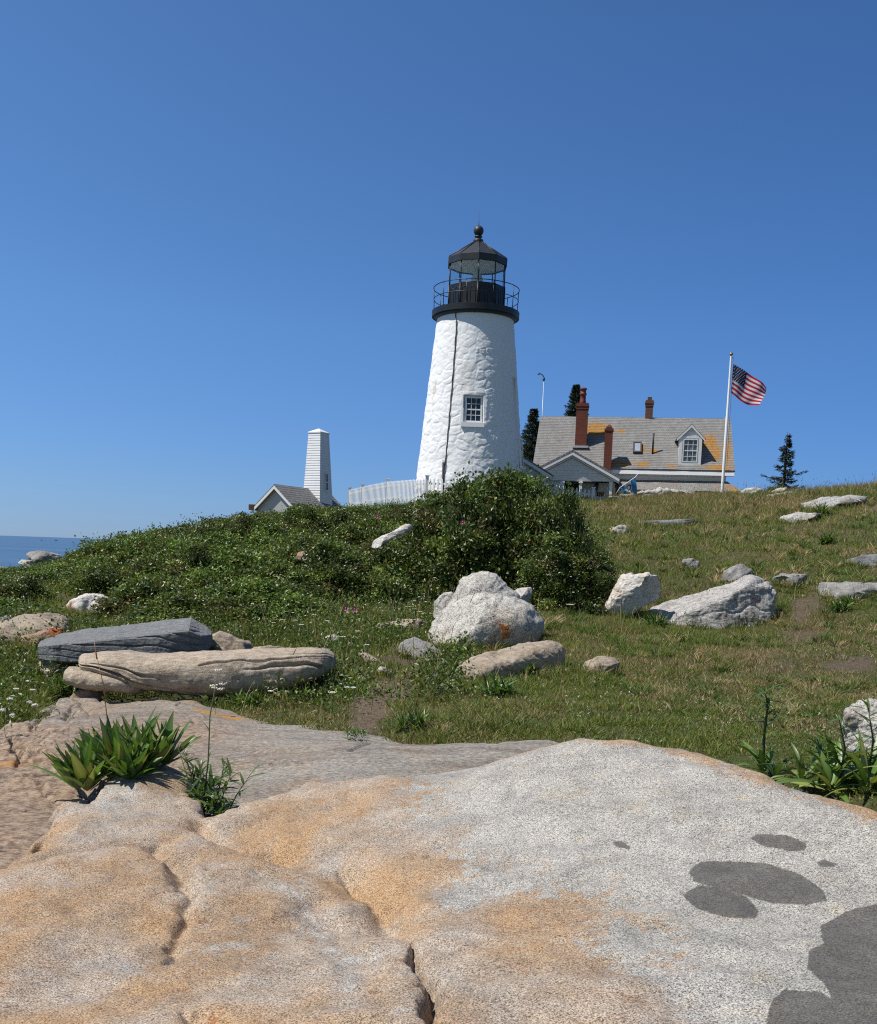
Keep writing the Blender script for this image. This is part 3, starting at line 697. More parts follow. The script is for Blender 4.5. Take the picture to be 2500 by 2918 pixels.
ROCKS = []      # plan centres and radii, for keeping grass off
def put_rock(name, Vs, Fs, mat, label, group=None, cat='boulder', kind=None, smooth=True):
    V = np.vstack(Vs); o = 0; F = []
    for v, f in zip(Vs, Fs): F.append(f + o); o += len(v)
    F = np.vstack(F); base = np.array([V[:, 0].mean(), V[:, 1].mean(), V[:, 2].min()])
    me = mesh_np(name, V - base, F3=F, smooth=smooth)
    ROCKS.append((V[:, 0].min(), V[:, 0].max(), V[:, 1].min(), V[:, 1].max(), base[0], base[1]))
    ob = link(name, me, mat, loc=base); tag(ob, label, cat, group, kind)
    return ob

def rock1(name, outline, Y, thick, mat, label, group=None, cat='boulder', **kw):
    V, F, c, er, ef = blob(outline, Y, thick, **kw)
    return put_rock(name, [V], [F], mat, label, group, cat)

def local(V_list, p):
    V = np.vstack(V_list); return tuple(np.asarray(p) - np.array([V[:, 0].mean(), V[:, 1].mean(), V[:, 2].min()]))

# ---- the big white boulder: two lobes, an orange crust of lichen on the near one
WBY = ground_hit(1440, 1845) + .3
b1 = blob([(1222, 1835), (1228, 1790), (1250, 1745), (1285, 1712), (1330, 1695), (1400, 1690), (1470, 1708), (1520, 1735), (1550, 1765), (1540, 1800), (1500, 1850), (1440, 1872), (1330, 1876), (1250, 1862)], WBY, 1.25, .74, 6, .022, 2.6, 11, planes=[((-.5, -.5, .7), .52)], seat=False, facets=2)
b2 = blob([(1285, 1760), (1292, 1700), (1312, 1655), (1345, 1630), (1385, 1624), (1415, 1636), (1445, 1662), (1478, 1695), (1490, 1740), (1440, 1790), (1340, 1800)], WBY + .45, 1.0, .74, 6, .014, 2.8, 12, seat=False, facets=0)
b3 = blob([(1233, 1760), (1240, 1715), (1262, 1692), (1288, 1692), (1310, 1720), (1300, 1770)], WBY + .6, .6, .75, 5, .02, 3, 13, seat=False)
mat = stone('white_boulder_granite', WHITE_ST, 48, big=((.95, .86, .76), 1.4, .8), spots=[(local([b1[0], b2[0], b3[0]], b1[2] + b1[3] * .27 + b1[4] * -.58 + np.array([0, 0, -.02])), .2, (.40, .14, .03))], dark=.25, streak=.3, bump=.9)
put_rock('white_boulder', [b1[0], b2[0], b3[0]], [b1[1], b2[1], b3[1]], mat, 'large two-lobed white granite boulder with an orange lichen patch below its middle')
rock1('boulder', [(1455, 1690), (1475, 1678), (1518, 1674), (1514, 1700), (1500, 1732), (1470, 1745), (1450, 1720)], WBY + .9, .5, M_white, 'small white block of stone tucked behind the big two-lobed white boulder', sub=4, amp=.015, freq=5, seed=14, box=.5, seat=False)
YF = ground_hit(1200, 1884) + .12
lv = edges_loft([[(1142, 1832, YF + .3), (1137, 1856, YF), (1139, 1885, YF), (1142, 1880, YF + .3)], [(1182, 1815, YF + .45), (1188, 1870, YF - .1), (1188, 1900, YF - .1), (1182, 1890, YF + .45)], [(1230, 1829, YF + .4), (1248, 1884, YF - .05), (1250, 1910, YF - .05), (1232, 1890, YF + .4)], [(1262, 1862, YF + .2), (1282, 1884, YF), (1284, 1905, YF), (1264, 1900, YF + .2)]], 40, 90, .016, 5, 15, strat=((.2, .8, 1), 9, .02))
put_rock('flat_rock', [lv[0]], [lv[1]], M_grey, 'flat grey stone in the soil before the big two-lobed white boulder')
rock1('flat_rock', [(1060, 1790), (1100, 1776), (1190, 1770), (1235, 1780), (1230, 1802), (1180, 1812), (1085, 1812)], 15.0, .7, M_tan, 'low tan ledge half hidden by dry grass behind the flat grey stone', sub=4, amp=.02, freq=4, seed=16)

# ---- log-shaped tan stone
lv = loft([(1306, 1935, 1960, 10.7, .1, 2.6, 0), (1316, 1908, 1978, 10.7, .34, 3.6, .25), (1345, 1886, 1975, 10.8, .42, 3.6, .25), (1400, 1868, 1962, 10.95, .44, 3.6, .25), (1470, 1845, 1940, 11.15, .44, 3.6, .25), (1540, 1827, 1915, 11.35, .42, 2.4, 0), (1585, 1832, 1895, 11.5, .32, 2.3, 0), (1602, 1850, 1885, 11.55, .1, 2.2, 0)], amp=.02, freq=4, seed=17, bury=75, strat=((.3, .2, 1), 7, .012))
put_rock('long_stone', [lv[0]], [lv[1]], stone('tan_grey_granite', TAN_ST, 110, stretch=(1, 3, 3), dark=.2), 'smooth tan log-shaped stone lying aslant in the grass')

# ---- quartz boulder and the long pointed boulder on the lawn
rock1('quartz_boulder', [(1703, 1738), (1708, 1728), (1738, 1700), (1775, 1640), (1795, 1636), (1875, 1640), (1888, 1668), (1893, 1700), (1860, 1712), (1800, 1722), (1750, 1740), (1715, 1752)], 17.2, .9, M_quartz, 'pale streaked quartz boulder with a sloping wedge shape beside the tall bush', sub=6, amp=.03, freq=2.4, seed=18, box=.6, strat=((-.25, .2, 1), 6, .035))
YB = ground_hit(2046, 1793) + .42
lv = edges_loft([[(1802, 1752, YB + .3), (1802, 1756, YB), (1803, 1770, YB), (1803, 1770, YB + .3)], [(1850, 1733, YB + .4), (1845, 1762, YB - .1), (1850, 1785, YB - .15), (1850, 1780, YB + .4)], [(1904, 1713, YB + .55), (1893, 1766, YB - .2), (1900, 1800, YB - .3), (1905, 1795, YB + .5)], [(2026, 1674, YB + .65), (1985, 1737, YB - .3), (1990, 1815, YB - .4), (2020, 1810, YB + .6)], [(2100, 1654, YB + .65), (2070, 1700, YB - .35), (2070, 1815, YB - .45), (2090, 1810, YB + .6)],
                 [(2143, 1643, YB + .55), (2137, 1658, YB - .2), (2140, 1805, YB - .38), (2143, 1800, YB + .5)], [(2193, 1658, YB + .35), (2190, 1674, YB - .1), (2197, 1775, YB - .2), (2197, 1770, YB + .3)], [(2210, 1682, YB + .15), (2209, 1692, YB), (2214, 1755, YB), (2214, 1755, YB + .15)]], 44, 200, .035, 2.4, 19, strat=((-.35, .3, 1), 3.4, .03))
c_ = P(2162, 1708, YB - .3)
mat = stone('grey_white_granite', [(.36, (.10, .095, .09)), (.45, (.27, .255, .24)), (.54, (.47, .45, .42)), (.68, (.66, .635, .59))], 45, stretch=(1, 4, 4), rot=(0, R(-16), 0), big=((.9, .8, .7), 1.5, .7), spots=[(local([lv[0]], c_), .2, (.40, .13, .03))], bump=.9)
put_rock('long_boulder', [lv[0]], [lv[1]], mat, 'long grey and white boulder with a pointed low end and an orange lichen spot')
V, F, c, er, ef = blob([(2055, 1650), (2062, 1626), (2085, 1610), (2115, 1606), (2140, 1622), (2152, 1640), (2140, 1662), (2095, 1668), (2060, 1664)], 20.0, .7, .7, 5, .02, 3, 20)
put_rock('boulder', [V], [F], stone('grey_granite_crusted', GREY_ST, 60, spots=[(local([V], c + er * .17 - ef * .3 + np.array([0, 0, .03])), .08, ORG)]), 'rounded grey boulder with a tiny orange spot behind the long pointed boulder')
rock1('flat_rock', [(2200, 1650), (2225, 1636), (2265, 1632), (2310, 1642), (2300, 1656), (2260, 1672), (2225, 1668)], 19.6, .8, M_grey, 'low flat grey stone in the grass between the long pointed boulder and the bigger slabs', sub=4, amp=.02, freq=4, seed=21)
rock1('flat_rock', [(2312, 1672), (2345, 1660), (2420, 1660), (2560, 1668), (2580, 1690), (2500, 1706), (2420, 1710), (2350, 1700)], 18.8, 1.1, M_grey, 'long brownish grey slab above the leafy green plant on the lawn', sub=5, amp=.025, freq=2.5, seed=22)
rock1('boulder', [(2400, 1610), (2420, 1592), (2460, 1581), (2520, 1582), (2560, 1600), (2540, 1620), (2450, 1622)], 22.0, 1.0, M_slate, 'dark grey smooth rounded rock half cut by the edge of the photograph', sub=5, amp=.015, freq=2.5, seed=23)
rock1('boulder', [(1942, 1620), (1950, 1598), (1975, 1592), (1992, 1600), (1988, 1622), (1965, 1630)], 22.8, .5, M_grey, 'small brownish grey stone alone in the grass below the flat grey slab', sub=4, amp=.025, freq=4, seed=24)
rock1('flat_rock', [(1790, 1492), (1800, 1484), (1880, 1482), (1960, 1479), (2015, 1482), (2005, 1494), (1940, 1504), (1880, 1505), (1800, 1505)], 31.5, .7, M_slate, 'long thin flat grey slab lying on the slope below the house', sub=5, amp=.012, freq=1.8, facets=4, seed=25)
rock1('flat_rock', [(1722, 1514), (1740, 1504), (1780, 1500), (1798, 1510), (1780, 1521), (1740, 1524)], 30.0, .8, M_white, 'low white rock at the end of the long thin flat slab', sub=4, amp=.03, freq=2.5, seed=26)
rock1('flat_rock', [(2200, 1488), (2225, 1474), (2270, 1464), (2330, 1461), (2385, 1462), (2340, 1474), (2280, 1485), (2225, 1498)], 30.5, 1.2, M_white, 'curved low white rock in green grass on the upper slope', sub=5, amp=.025, freq=2, seed=27)
rock1('ledge_rock', [(2240, 1456), (2270, 1440), (2330, 1424), (2400, 1414), (2480, 1420), (2470, 1428), (2400, 1440), (2380, 1452), (2300, 1462)], 33.5, 1.8, stone('grey_white_ledge', [(.36, (.12, .115, .11)), (.46, (.29, .28, .265)), (.55, (.44, .43, .41)), (.68, (.62, .6, .57))], 40, stretch=(1, 5, 5), rot=(0, R(10), 0), big=((.8, .75, .7), 1.5, .6)), 'broad grey and white ledge rock near the crest of the brown grass hill', sub=5, amp=.045, freq=1.6, seed=28, strat=((-.2, .3, 1), 3, .05))
rock1('flat_rock', [(2162, 1418), (2190, 1408), (2240, 1402), (2275, 1404), (2255, 1414), (2235, 1422), (2200, 1424)], 37.5, 1.2, M_white, 'flat white rock just below the lone spruce', sub=4, amp=.03, freq=2, seed=29)
rock1('boulder', [(2112, 1407), (2130, 1394), (2155, 1387), (2178, 1394), (2176, 1404), (2140, 1412)], 41.5, 1.0, M_white, 'small tan white rock on the skyline between flagpole and lone spruce', sub=4, amp=.04, freq=2, seed=30, seat=False)
rock1('boulder', [(2198, 1401), (2215, 1392), (2240, 1388), (2250, 1396), (2230, 1404), (2205, 1408)], 40.5, .9, M_white, 'small pale rock at the foot of the lone spruce', sub=4, amp=.03, freq=2, seed=31, seat=False)
rock1('ledge_rock', [(1658, 1431), (1668, 1420), (1700, 1415), (1740, 1417), (1785, 1420), (1760, 1428), (1720, 1431), (1680, 1434)], 43.6, 1.4, M_white, 'low white ledge rock before the short picket fence by the porch', sub=5, amp=.05, freq=2, seed=32, strat=((0, .2, 1), 5, .05))
rock1('ledge_rock', [(1725, 1416), (1760, 1409), (1830, 1404), (1862, 1399), (1930, 1402), (1985, 1402), (2015, 1408), (1985, 1418), (1900, 1422), (1800, 1424)], 45.2, 1.9, M_white, 'long white ledge rock along the lawn edge under the word flag', sub=6, amp=.07, freq=1.5, seed=33, strat=((-.15, .2, 1), 4, .06))
rock1('stone', [(1655, 1905), (1668, 1882), (1700, 1872), (1755, 1874), (1770, 1890), (1760, 1915), (1720, 1930), (1680, 1925)], 12.3, .55, M_tan, 'flat orange tan stone sunk in the short lawn', sub=5, amp=.012, freq=4, seed=34, cat='stone')
rock1('boulder', [(2408, 2070), (2415, 2030), (2450, 2008), (2500, 1998), (2570, 2010), (2600, 2080), (2560, 2150), (2450, 2150), (2415, 2110)], 7.7, .7, stone('white_streaked_granite', WHITE_ST, 70, stretch=(1, 5, 5), big=((.75, .55, .45), 3, .5)), 'white granite boulder with a reddish top behind the tall grassy stalks', sub=6, amp=.02, freq=5, seed=35, strat=((.2, .2, 1), 12, .015))
rock1('boulder', [(906, 1880), (900, 1858), (920, 1846), (945, 1852), (962, 1872), (958, 1892), (925, 1900)], 11.6, .4, M_grey, 'grey rounded stone in weeds past the end of the log-shaped ledge', sub=5, amp=.012, freq=5, seed=36)
rock1('boulder', [(910, 1832), (925, 1820), (950, 1814), (975, 1822), (982, 1838), (950, 1848), (918, 1846)], 12.6, .4, M_white, 'small white stone among yarrow flowers near the footpath', sub=4, amp=.02, freq=5, seed=37)
rock1('flat_rock', [(1022, 1862), (1035, 1855), (1075, 1880), (1100, 1893), (1125, 1908), (1120, 1914), (1085, 1902), (1050, 1888)], 12.0, .4, M_tan, 'narrow tan shard of ledge slanting beside the footpath', sub=4, amp=.01, freq=6, seed=38)
rock1('flat_rock', [(1072, 1912), (1085, 1903), (1120, 1912), (1148, 1926), (1142, 1934), (1100, 1926)], 11.5, .35, M_white, 'thin white flake of rock lying on the bare soil of the footpath', sub=4, amp=.01, freq=6, seed=39)
rock1('stone', [(1215, 1918), (1240, 1908), (1262, 1916), (1258, 1930), (1230, 1934)], 11.9, .3, M_grey, 'small flat stone in the bare footpath before the big white boulder', sub=4, amp=.01, freq=6, seed=40, cat='stone')
# ---- stones in and around the thicket
rock1('boulder', [(1060, 1560), (1062, 1542), (1085, 1530), (1120, 1516), (1150, 1500), (1178, 1491), (1180, 1502), (1150, 1520), (1120, 1532), (1088, 1545), (1075, 1566)], 19.2, .5, M_quartz, 'long white stone showing through the rose thicket', sub=5, amp=.02, freq=4, seed=41, box=.6, seat=False)
rock1('boulder', [(845, 1592), (850, 1578), (868, 1572), (874, 1586), (862, 1600)], 20.5, .3, M_rust, 'tiny pinkish stone glimpsed deep inside the rose thicket', sub=4, amp=.02, freq=5, seed=42, seat=False)
V, F, c, er, ef = blob([(190, 1725), (205, 1708), (240, 1700), (285, 1697), (312, 1706), (330, 1718), (300, 1735), (262, 1740), (235, 1752), (210, 1745)], 19.0, .9, .6, 5, .03, 3, 43, planes=[((-.6, -.6, .1), .30)])
put_rock('boulder', [V], [F], stone('white_rust_rock', QUARTZ_ST, 50, spots=[(local([V], c - er * .36 - ef * .1 + np.array([0, 0, -.05])), .2, (.45, .25, .16))]), 'white boulder with one pink rusty end in the low greenery')
rock1('boulder', [(328, 1768), (345, 1760), (372, 1759), (392, 1772), (380, 1784), (340, 1782)], 16.2, .4, M_white, 'low white stone in grass just behind the dark slate slab', sub=4, amp=.02, freq=4, seed=44)
rock1('boulder', [(490, 1702), (492, 1685), (508, 1668), (518, 1672), (514, 1690), (505, 1708)], 18.3, .3, M_quartz, 'narrow upright white stone poking out of the bushes', sub=4, amp=.015, freq=5, seed=45, seat=False)
rock1('boulder', [(496, 1730), (510, 1718), (526, 1712), (528, 1722), (512, 1736)], 17.6, .3, M_quartz, 'small slanting white stone in green leaves below the narrow upright one', sub=4, amp=.015, freq=5, seed=46, seat=False)
lv = loft([(-90, 1800, 1850, 14.4, .5, 2.6, .1), (0, 1795, 1850, 14.5, .9, 2.6, .2), (70, 1770, 1840, 15.0, .9, 2.6, .2), (130, 1752, 1815, 15.6, .8, 2.6, .2), (168, 1752, 1795, 16.2, .4, 2.4, .1)], amp=.03, freq=2.5, seed=47, strat=((.1, .3, 1), 6, .03))
put_rock('ledge_rock', [lv[0]], [lv[1]], stone('grey_tan_ledge', TAN_ST, 60, stretch=(1, 5, 5), big=((.7, .68, .68), 1.5, .8)), 'long grey tan ledge sloping down beyond the orange crusted rock')
V, F, c, er, ef = blob([(38, 1842), (60, 1815), (100, 1800), (150, 1788), (182, 1790), (178, 1812), (150, 1835), (110, 1850), (60, 1856)], 13.6, .8, .65, 5, .025, 3, 48)
put_rock('boulder', [V], [F], stone('orange_crusted_rock', RUST_ST, 60, spots=[(local([V], c + er * .22 - ef * .12 + np.array([0, 0, .1])), .22, (.44, .12, .03))]), 'low rusty rock with bright orange crust behind the end of the slate slab')
rock1('ledge_rock', [(-80, 1790), (-20, 1762), (20, 1756), (36, 1768), (20, 1790), (-20, 1806)], 15.6, .9, M_grey, 'dark layered grey ledge cut by the edge of the photograph', sub=5, amp=.03, freq=3, seed=49, strat=((0, .2, 1), 8, .03))
rock1('ledge_rock', [(-120, 1650), (-60, 1622), (0, 1617), (30, 1630), (50, 1644), (0, 1658)], 36, 2.0, M_tan, 'tan ledge showing over the low shrubs at the shore', sub=5, amp=.05, freq=1.5, seed=50, seat=False)
rock1('boulder', [(78, 1580), (90, 1575), (130, 1572), (160, 1576), (180, 1583), (170, 1600), (130, 1612), (95, 1606)], 42, 1.6, M_grey, 'flat-topped dark grey boulder at the shore against the sea', sub=5, amp=.05, freq=1.5, seed=51, box=.6, seat=False)
rock1('stone', [(222, 1612), (232, 1570), (245, 1560), (262, 1557), (278, 1563), (296, 1612)], 36, .6, M_white, 'small white stone at the top of the shrubs beside the sea horizon', sub=4, amp=.02, freq=3, seed=52, cat='stone')
rock1('flat_rock', [(52, 1606), (62, 1596), (90, 1598), (96, 1606), (80, 1614)], 41, 1.0, M_white, 'pale low rock beneath the flat-topped dark shore boulder', sub=4, amp=.03, freq=2, seed=53, seat=False)

# ---- slate slab, the log-shaped ledge before it and the stones that carry them
lv = edges_loft([[(118, 1828, 12.0), (106, 1842, 11.5), (106, 1878, 11.5), (125, 1880, 12.0)], [(180, 1805, 12.2), (150, 1836, 11.4), (150, 1888, 11.4), (180, 1890, 12.2)], [(260, 1788, 12.3), (240, 1829, 11.4), (240, 1890, 11.4), (260, 1890, 12.3)], [(394, 1776, 12.35), (385, 1814, 11.4), (385, 1884, 11.4), (394, 1885, 12.3)],
                 [(480, 1766, 12.35), (470, 1803, 11.4), (470, 1878, 11.4), (480, 1880, 12.3)], [(546, 1759, 12.35), (538, 1796, 11.4), (545, 1868, 11.45), (550, 1870, 12.3)], [(566, 1772, 12.3), (572, 1812, 11.5), (578, 1860, 11.55), (572, 1862, 12.25)], [(590, 1788, 12.2), (592, 1808, 11.7), (598, 1848, 11.7), (594, 1850, 12.2)], [(603, 1800, 12.1), (604, 1808, 11.85), (606, 1838, 11.85), (605, 1840, 12.1)]],
                amp=.011, freq=3.2, seed=54, strat=((0, .25, 1), 13, .018))
put_rock('slate_slab', [lv[0]], [lv[1]], stone('slab_slate', SLATE_ST, 45, stretch=(1, 7, 7), rot=(0, R(3.5), 0), streak=.55, bump=.9, dark=.2), 'long flat dark slate slab with a broken end lying behind the log-shaped ledge', cat='rock slab')
lv = loft([(232, 1875, 1900, 10.40, .12, 2.2, 0), (240, 1868, 1915, 10.40, .4, 2.2, 0), (290, 1860, 1930, 10.40, .6, 2.3, 0), (350, 1859, 1950, 10.45, .75, 2.5, 0), (420, 1864, 1965, 10.45, .8, 2.6, 0), (520, 1862, 1975, 10.50, .8, 2.6, 0), (620, 1856, 1980, 10.55, .85, 2.6, 0), (720, 1851, 1978, 10.65, .9, 2.6, 0), (820, 1848, 1960, 10.75, .9, 2.5, 0), (900, 1848, 1930, 10.85, .8, 2.4, 0), (945, 1862, 1908, 10.95, .5, 2.2, 0), (956, 1880, 1895, 10.95, .1, 2, 0)], 260, 420, .020, 1.9, 55, creases=[([(.0, 172), (.12, 178), (.28, 188), (.42, 216), (.5, 238)], .09, .013), ([(.14, 162), (.3, 170), (.40, 182)], .04, .012), ([(.50, 148), (.60, 140), (.72, 147), (.86, 141), (.97, 150)], .085, .012), ([(.62, 168), (.68, 160), (.78, 170), (.84, 190), (.82, 215)], .05, .018), ([(.72, 122), (.82, 127), (.95, 122)], .03, .01), ([(.30, 190), (.31, 214)], .04, .010)], seat=False)
lv2 = loft([(186, 1915, 1940, 10.30, .1, 2.3, 0), (196, 1900, 1952, 10.30, .35, 2.3, 0), (250, 1903, 1962, 10.30, .5, 2.4, 0), (320, 1912, 1968, 10.31, .55, 2.4, 0), (380, 1925, 1972, 10.35, .45, 2.3, 0), (420, 1945, 1970, 10.37, .1, 2.2, 0)], 140, 120, .02, 3, 56, seat=False)
put_rock('log_ledge', [lv[0], lv2[0]], [lv[1], lv2[1]], stone('log_ledge_granite', [(.34, (.17, .125, .085)), (.45, (.34, .27, .195)), (.56, (.50, .42, .325)), (.7, (.62, .56, .47))], 80, stretch=(1, 3, 3), big=((.85, .9, .98), 1.2, .6), dark=.3, bump=.9), 'smooth tan and grey log-shaped ledge with deep creases over a dark hollow', cat='rock slab')
V, F, c, er, ef = blob([(190, 1995), (205, 1978), (250, 1962), (285, 1955), (296, 1975), (285, 1995), (240, 2002)], 10.25, .35, .65, 5, .012, 5, 57, seat=False)
put_rock('stone', [V], [F], stone('orange_spotted_stone', RUST_ST, 90, spots=[(local([V], c + er * .1 - ef * .14), .07, (.45, .12, .02))]), 'small rusty stone with orange flecks under the end of the log-shaped ledge', cat='stone')
rock1('boulder', [(112, 1885), (160, 1876), (240, 1880), (250, 1905), (190, 1925), (130, 1918), (115, 1905)], 11.75, .7, M_tan, 'brown block of stone in shade under the slate slab', sub=5, amp=.02, freq=4, seed=58, seat=False)
rock1('boulder', [(590, 1870), (600, 1810), (625, 1800), (665, 1812), (715, 1832), (740, 1860), (690, 1880)], 12.5, .9, M_tan, 'tan rounded rock between the slate slab and the thicket', sub=5, amp=.02, freq=3, seed=59, seat=False)
rock1('boulder', [(700, 1858), (730, 1843), (780, 1840), (820, 1848), (800, 1868), (730, 1870)], 11.7, .5, M_tan, 'low pale rock showing over the back of the log-shaped ledge', sub=4, amp=.015, freq=4, seed=60, seat=False)
rock1('stone', [(-20, 1985), (0, 1968), (25, 1965), (34, 1980), (15, 1992)], 10.9, .3, M_tan, 'small tan stone in the flowery greenery at the edge of the photograph', sub=4, amp=.01, freq=5, seed=61, cat='stone')
# ------------------------------------------------------------------ painted and built materials
def painted(name, col, rough=.45, dirt=.12, board=None, spec=.4):
    t = NT(name); c = t.coord(); n1 = t.noise(c, 1.6, 5, .7); n2 = t.noise(t.coord((6, 6, .6)), 1, 5, .7)
    cc = t.mix(t.ramp(t.math('MULTIPLY', n1, n2), [(.22, 0), (.42, dirt)]), col, tuple(v * .62 for v in col))
    nrm = None
    if board:
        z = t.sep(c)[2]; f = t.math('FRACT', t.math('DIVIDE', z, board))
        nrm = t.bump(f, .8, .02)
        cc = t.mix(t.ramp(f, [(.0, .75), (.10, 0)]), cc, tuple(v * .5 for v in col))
    return t.out(cc, rough, nrm, spec)

M_whitep = painted('white_paint', (.72, .72, .71), dirt=.16)
M_clap = painted('white_clapboard', (.70, .70, .69), board=.12)
M_black = plain('black_ironwork', (.008, .009, .011), .45, .5, var=.2, bump=.2)
M_blackmatt = plain('black_sheet_metal', (.022, .024, .028), .5, .5, var=.2)
M_iron = plain('dark_iron_pipe', (.03, .022, .02), .6, .4, var=.4)
M_cable = plain('weathered_cable', (.17, .16, .13), .7, .3, var=.4)
M_pane = plain('dark_window_glass', (.012, .015, .02), .06, .8)
M_ceil = plain('lantern_lining', (.70, .71, .70), .6)
M_copper = plain('bronze_ball', (.35, .22, .13), .3, .5, .8)
M_steel = plain('grey_steel_pole', (.42, .44, .46), .4, .5, .3)
M_dark = plain('dark_doorway', (.02, .018, .015), .8)
M_brownwood = plain('brown_wood', (.10, .05, .03), .6)

def brick_mat(name, c1, c2, mortar):
    t = NT(name); c = t.coord()
    s = t.sep(c); cb = t.n('ShaderNodeCombineXYZ'); t.put(cb.inputs[0], t.math('ADD', s[0], s[1])); t.put(cb.inputs[1], s[2])
    b = t.n('ShaderNodeTexBrick'); t.put(b.inputs['Vector'], cb.outputs[0])
    b.inputs['Color1'].default_value = (*c1, 1); b.inputs['Color2'].default_value = (*c2, 1); b.inputs['Mortar'].default_value = (*mortar, 1)
    b.inputs['Scale'].default_value = 1; b.inputs['Brick Width'].default_value = .21; b.inputs['Row Height'].default_value = .072; b.inputs['Mortar Size'].default_value = .009
    col = t.mix(t.ramp(t.noise(c, 3, 5, .7), [(.4, 0), (.7, .55)]), b.outputs[0], tuple(v * .55 for v in c1))
    return t.out(col, .9, t.bump(b.outputs['Fac'], -.5, .01), .2)
M_brick = brick_mat('red_brick', (.20, .050, .030), (.15, .038, .025), (.10, .075, .06))
M_brick2 = brick_mat('weathered_brick', (.19, .075, .045), (.13, .05, .03), (.16, .13, .11))

def shingle_mat(name, zscale, lich=1.0):
    """weathered cedar shingles with orange lichen; u = along the roof, v = up the slope (attributes)"""
    t = NT(name); u = t.attr('ru'); v = t.attr('rv'); c = t.coord()
    cb = t.n('ShaderNodeCombineXYZ'); t.put(cb.inputs[0], u); t.put(cb.inputs[1], v)
    b = t.n('ShaderNodeTexBrick'); t.put(b.inputs['Vector'], cb.outputs[0])
    b.inputs['Color1'].default_value = (.272, .268, .258, 1); b.inputs['Color2'].default_value = (.208, .206, .20, 1); b.inputs['Mortar'].default_value = (.17, .168, .163, 1)
    b.inputs['Scale'].default_value = 1; b.inputs['Brick Width'].default_value = .11; b.inputs['Row Height'].default_value = zscale; b.inputs['Mortar Size'].default_value = .013; b.inputs['Bias'].default_value = .1
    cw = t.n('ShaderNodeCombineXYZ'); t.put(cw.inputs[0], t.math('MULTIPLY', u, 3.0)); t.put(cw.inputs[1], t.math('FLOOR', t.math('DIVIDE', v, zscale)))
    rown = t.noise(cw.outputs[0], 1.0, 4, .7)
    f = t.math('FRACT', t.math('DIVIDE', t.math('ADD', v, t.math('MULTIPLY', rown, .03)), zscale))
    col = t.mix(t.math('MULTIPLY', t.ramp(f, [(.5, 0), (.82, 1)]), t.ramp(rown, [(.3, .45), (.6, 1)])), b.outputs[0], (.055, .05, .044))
    col = t.mix(t.ramp(rown, [(.42, 0), (.62, .35)]), col, (.36, .35, .335))
    col = t.mix(t.ramp(t.noise(c, 1.1, 5, .7), [(.45, 0), (.68, .45)]), col, t.mix(1, col, (.66, .62, .57), 'MULTIPLY'))
    l = t.math('ADD', t.attr('lich'), t.math('MULTIPLY', t.math('SUBTRACT', t.noise(t.coord((1, 1, 1.6)), 7, 7, .82), .5), 3.0))
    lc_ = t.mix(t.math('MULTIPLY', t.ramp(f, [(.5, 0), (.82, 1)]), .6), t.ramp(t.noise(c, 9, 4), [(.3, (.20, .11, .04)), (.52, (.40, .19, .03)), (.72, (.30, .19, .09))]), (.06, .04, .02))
    col = t.mix(t.ramp(l, [(.55, 0), (1.0, .92 * lich)]), col, lc_)
    return t.out(col, .92, t.bump(f, -.6, .02), .15)
M_shingle = shingle_mat('cedar_shingles', .135)

def roof_plane(name, a, b, c_, d, parent, lich=None, th=.09, mat=None, nu=60, nv=30):
    """a slab of roof: a,b eave ends, c_,d ridge ends (a below d, b below c_)"""
    a, b, c_, d = [np.asarray(q, float) for q in (a, b, c_, d)]
    U, Vv = np.meshgrid(np.linspace(0, 1, nu), np.linspace(0, 1, nv))
    Q = ((1 - U) * (1 - Vv))[..., None] * a + (U * (1 - Vv))[..., None] * b + (U * Vv)[..., None] * c_ + ((1 - U) * Vv)[..., None] * d
    n = np.cross(b - a, d - a); n /= np.linalg.norm(n)
    if n[2] < 0: n = -n
    lw = np.linalg.norm(b - a); lh = np.linalg.norm(d - a)
    wob = .012 * fbm(U * lw * 1.5, Vv * lh * 1.5, 0, 91, 3)
    Qt = Q + n * wob[..., None]; base = wloc(parent)
    top = Qt.reshape(-1, 3); bot = (Q - n * th).reshape(-1, 3); N = len(top)
    F = (np.arange(nv - 1)[:, None] * nu + np.arange(nu - 1)[None]).ravel()
    F4 = [np.stack([F, F + 1, F + 1 + nu, F + nu], -1), np.stack([F + nu, F + 1 + nu, F + 1, F], -1) + N]
    e = np.concatenate([np.arange(nu), np.arange(1, nv) * nu + nu - 1, (nv - 1) * nu + np.arange(nu - 1)[::-1], np.arange(nv - 1)[::-1] * nu])
    e2 = np.roll(e, -1); F4.append(np.stack([e, e + N, e2 + N, e2], -1)[:-1])
    lv = np.zeros(U.shape) if lich is None else lich(U, Vv)
    at = {'ru': np.tile((U * lw).ravel(), 2), 'rv': np.tile((Vv * lh).ravel(), 2), 'lich': np.tile(lv.ravel(), 2)}
    me = mesh_np(name, np.vstack([top, bot]) - base, np.vstack(F4), attrs=at, smooth=False)
    return link(name, me, mat or M_shingle, parent)

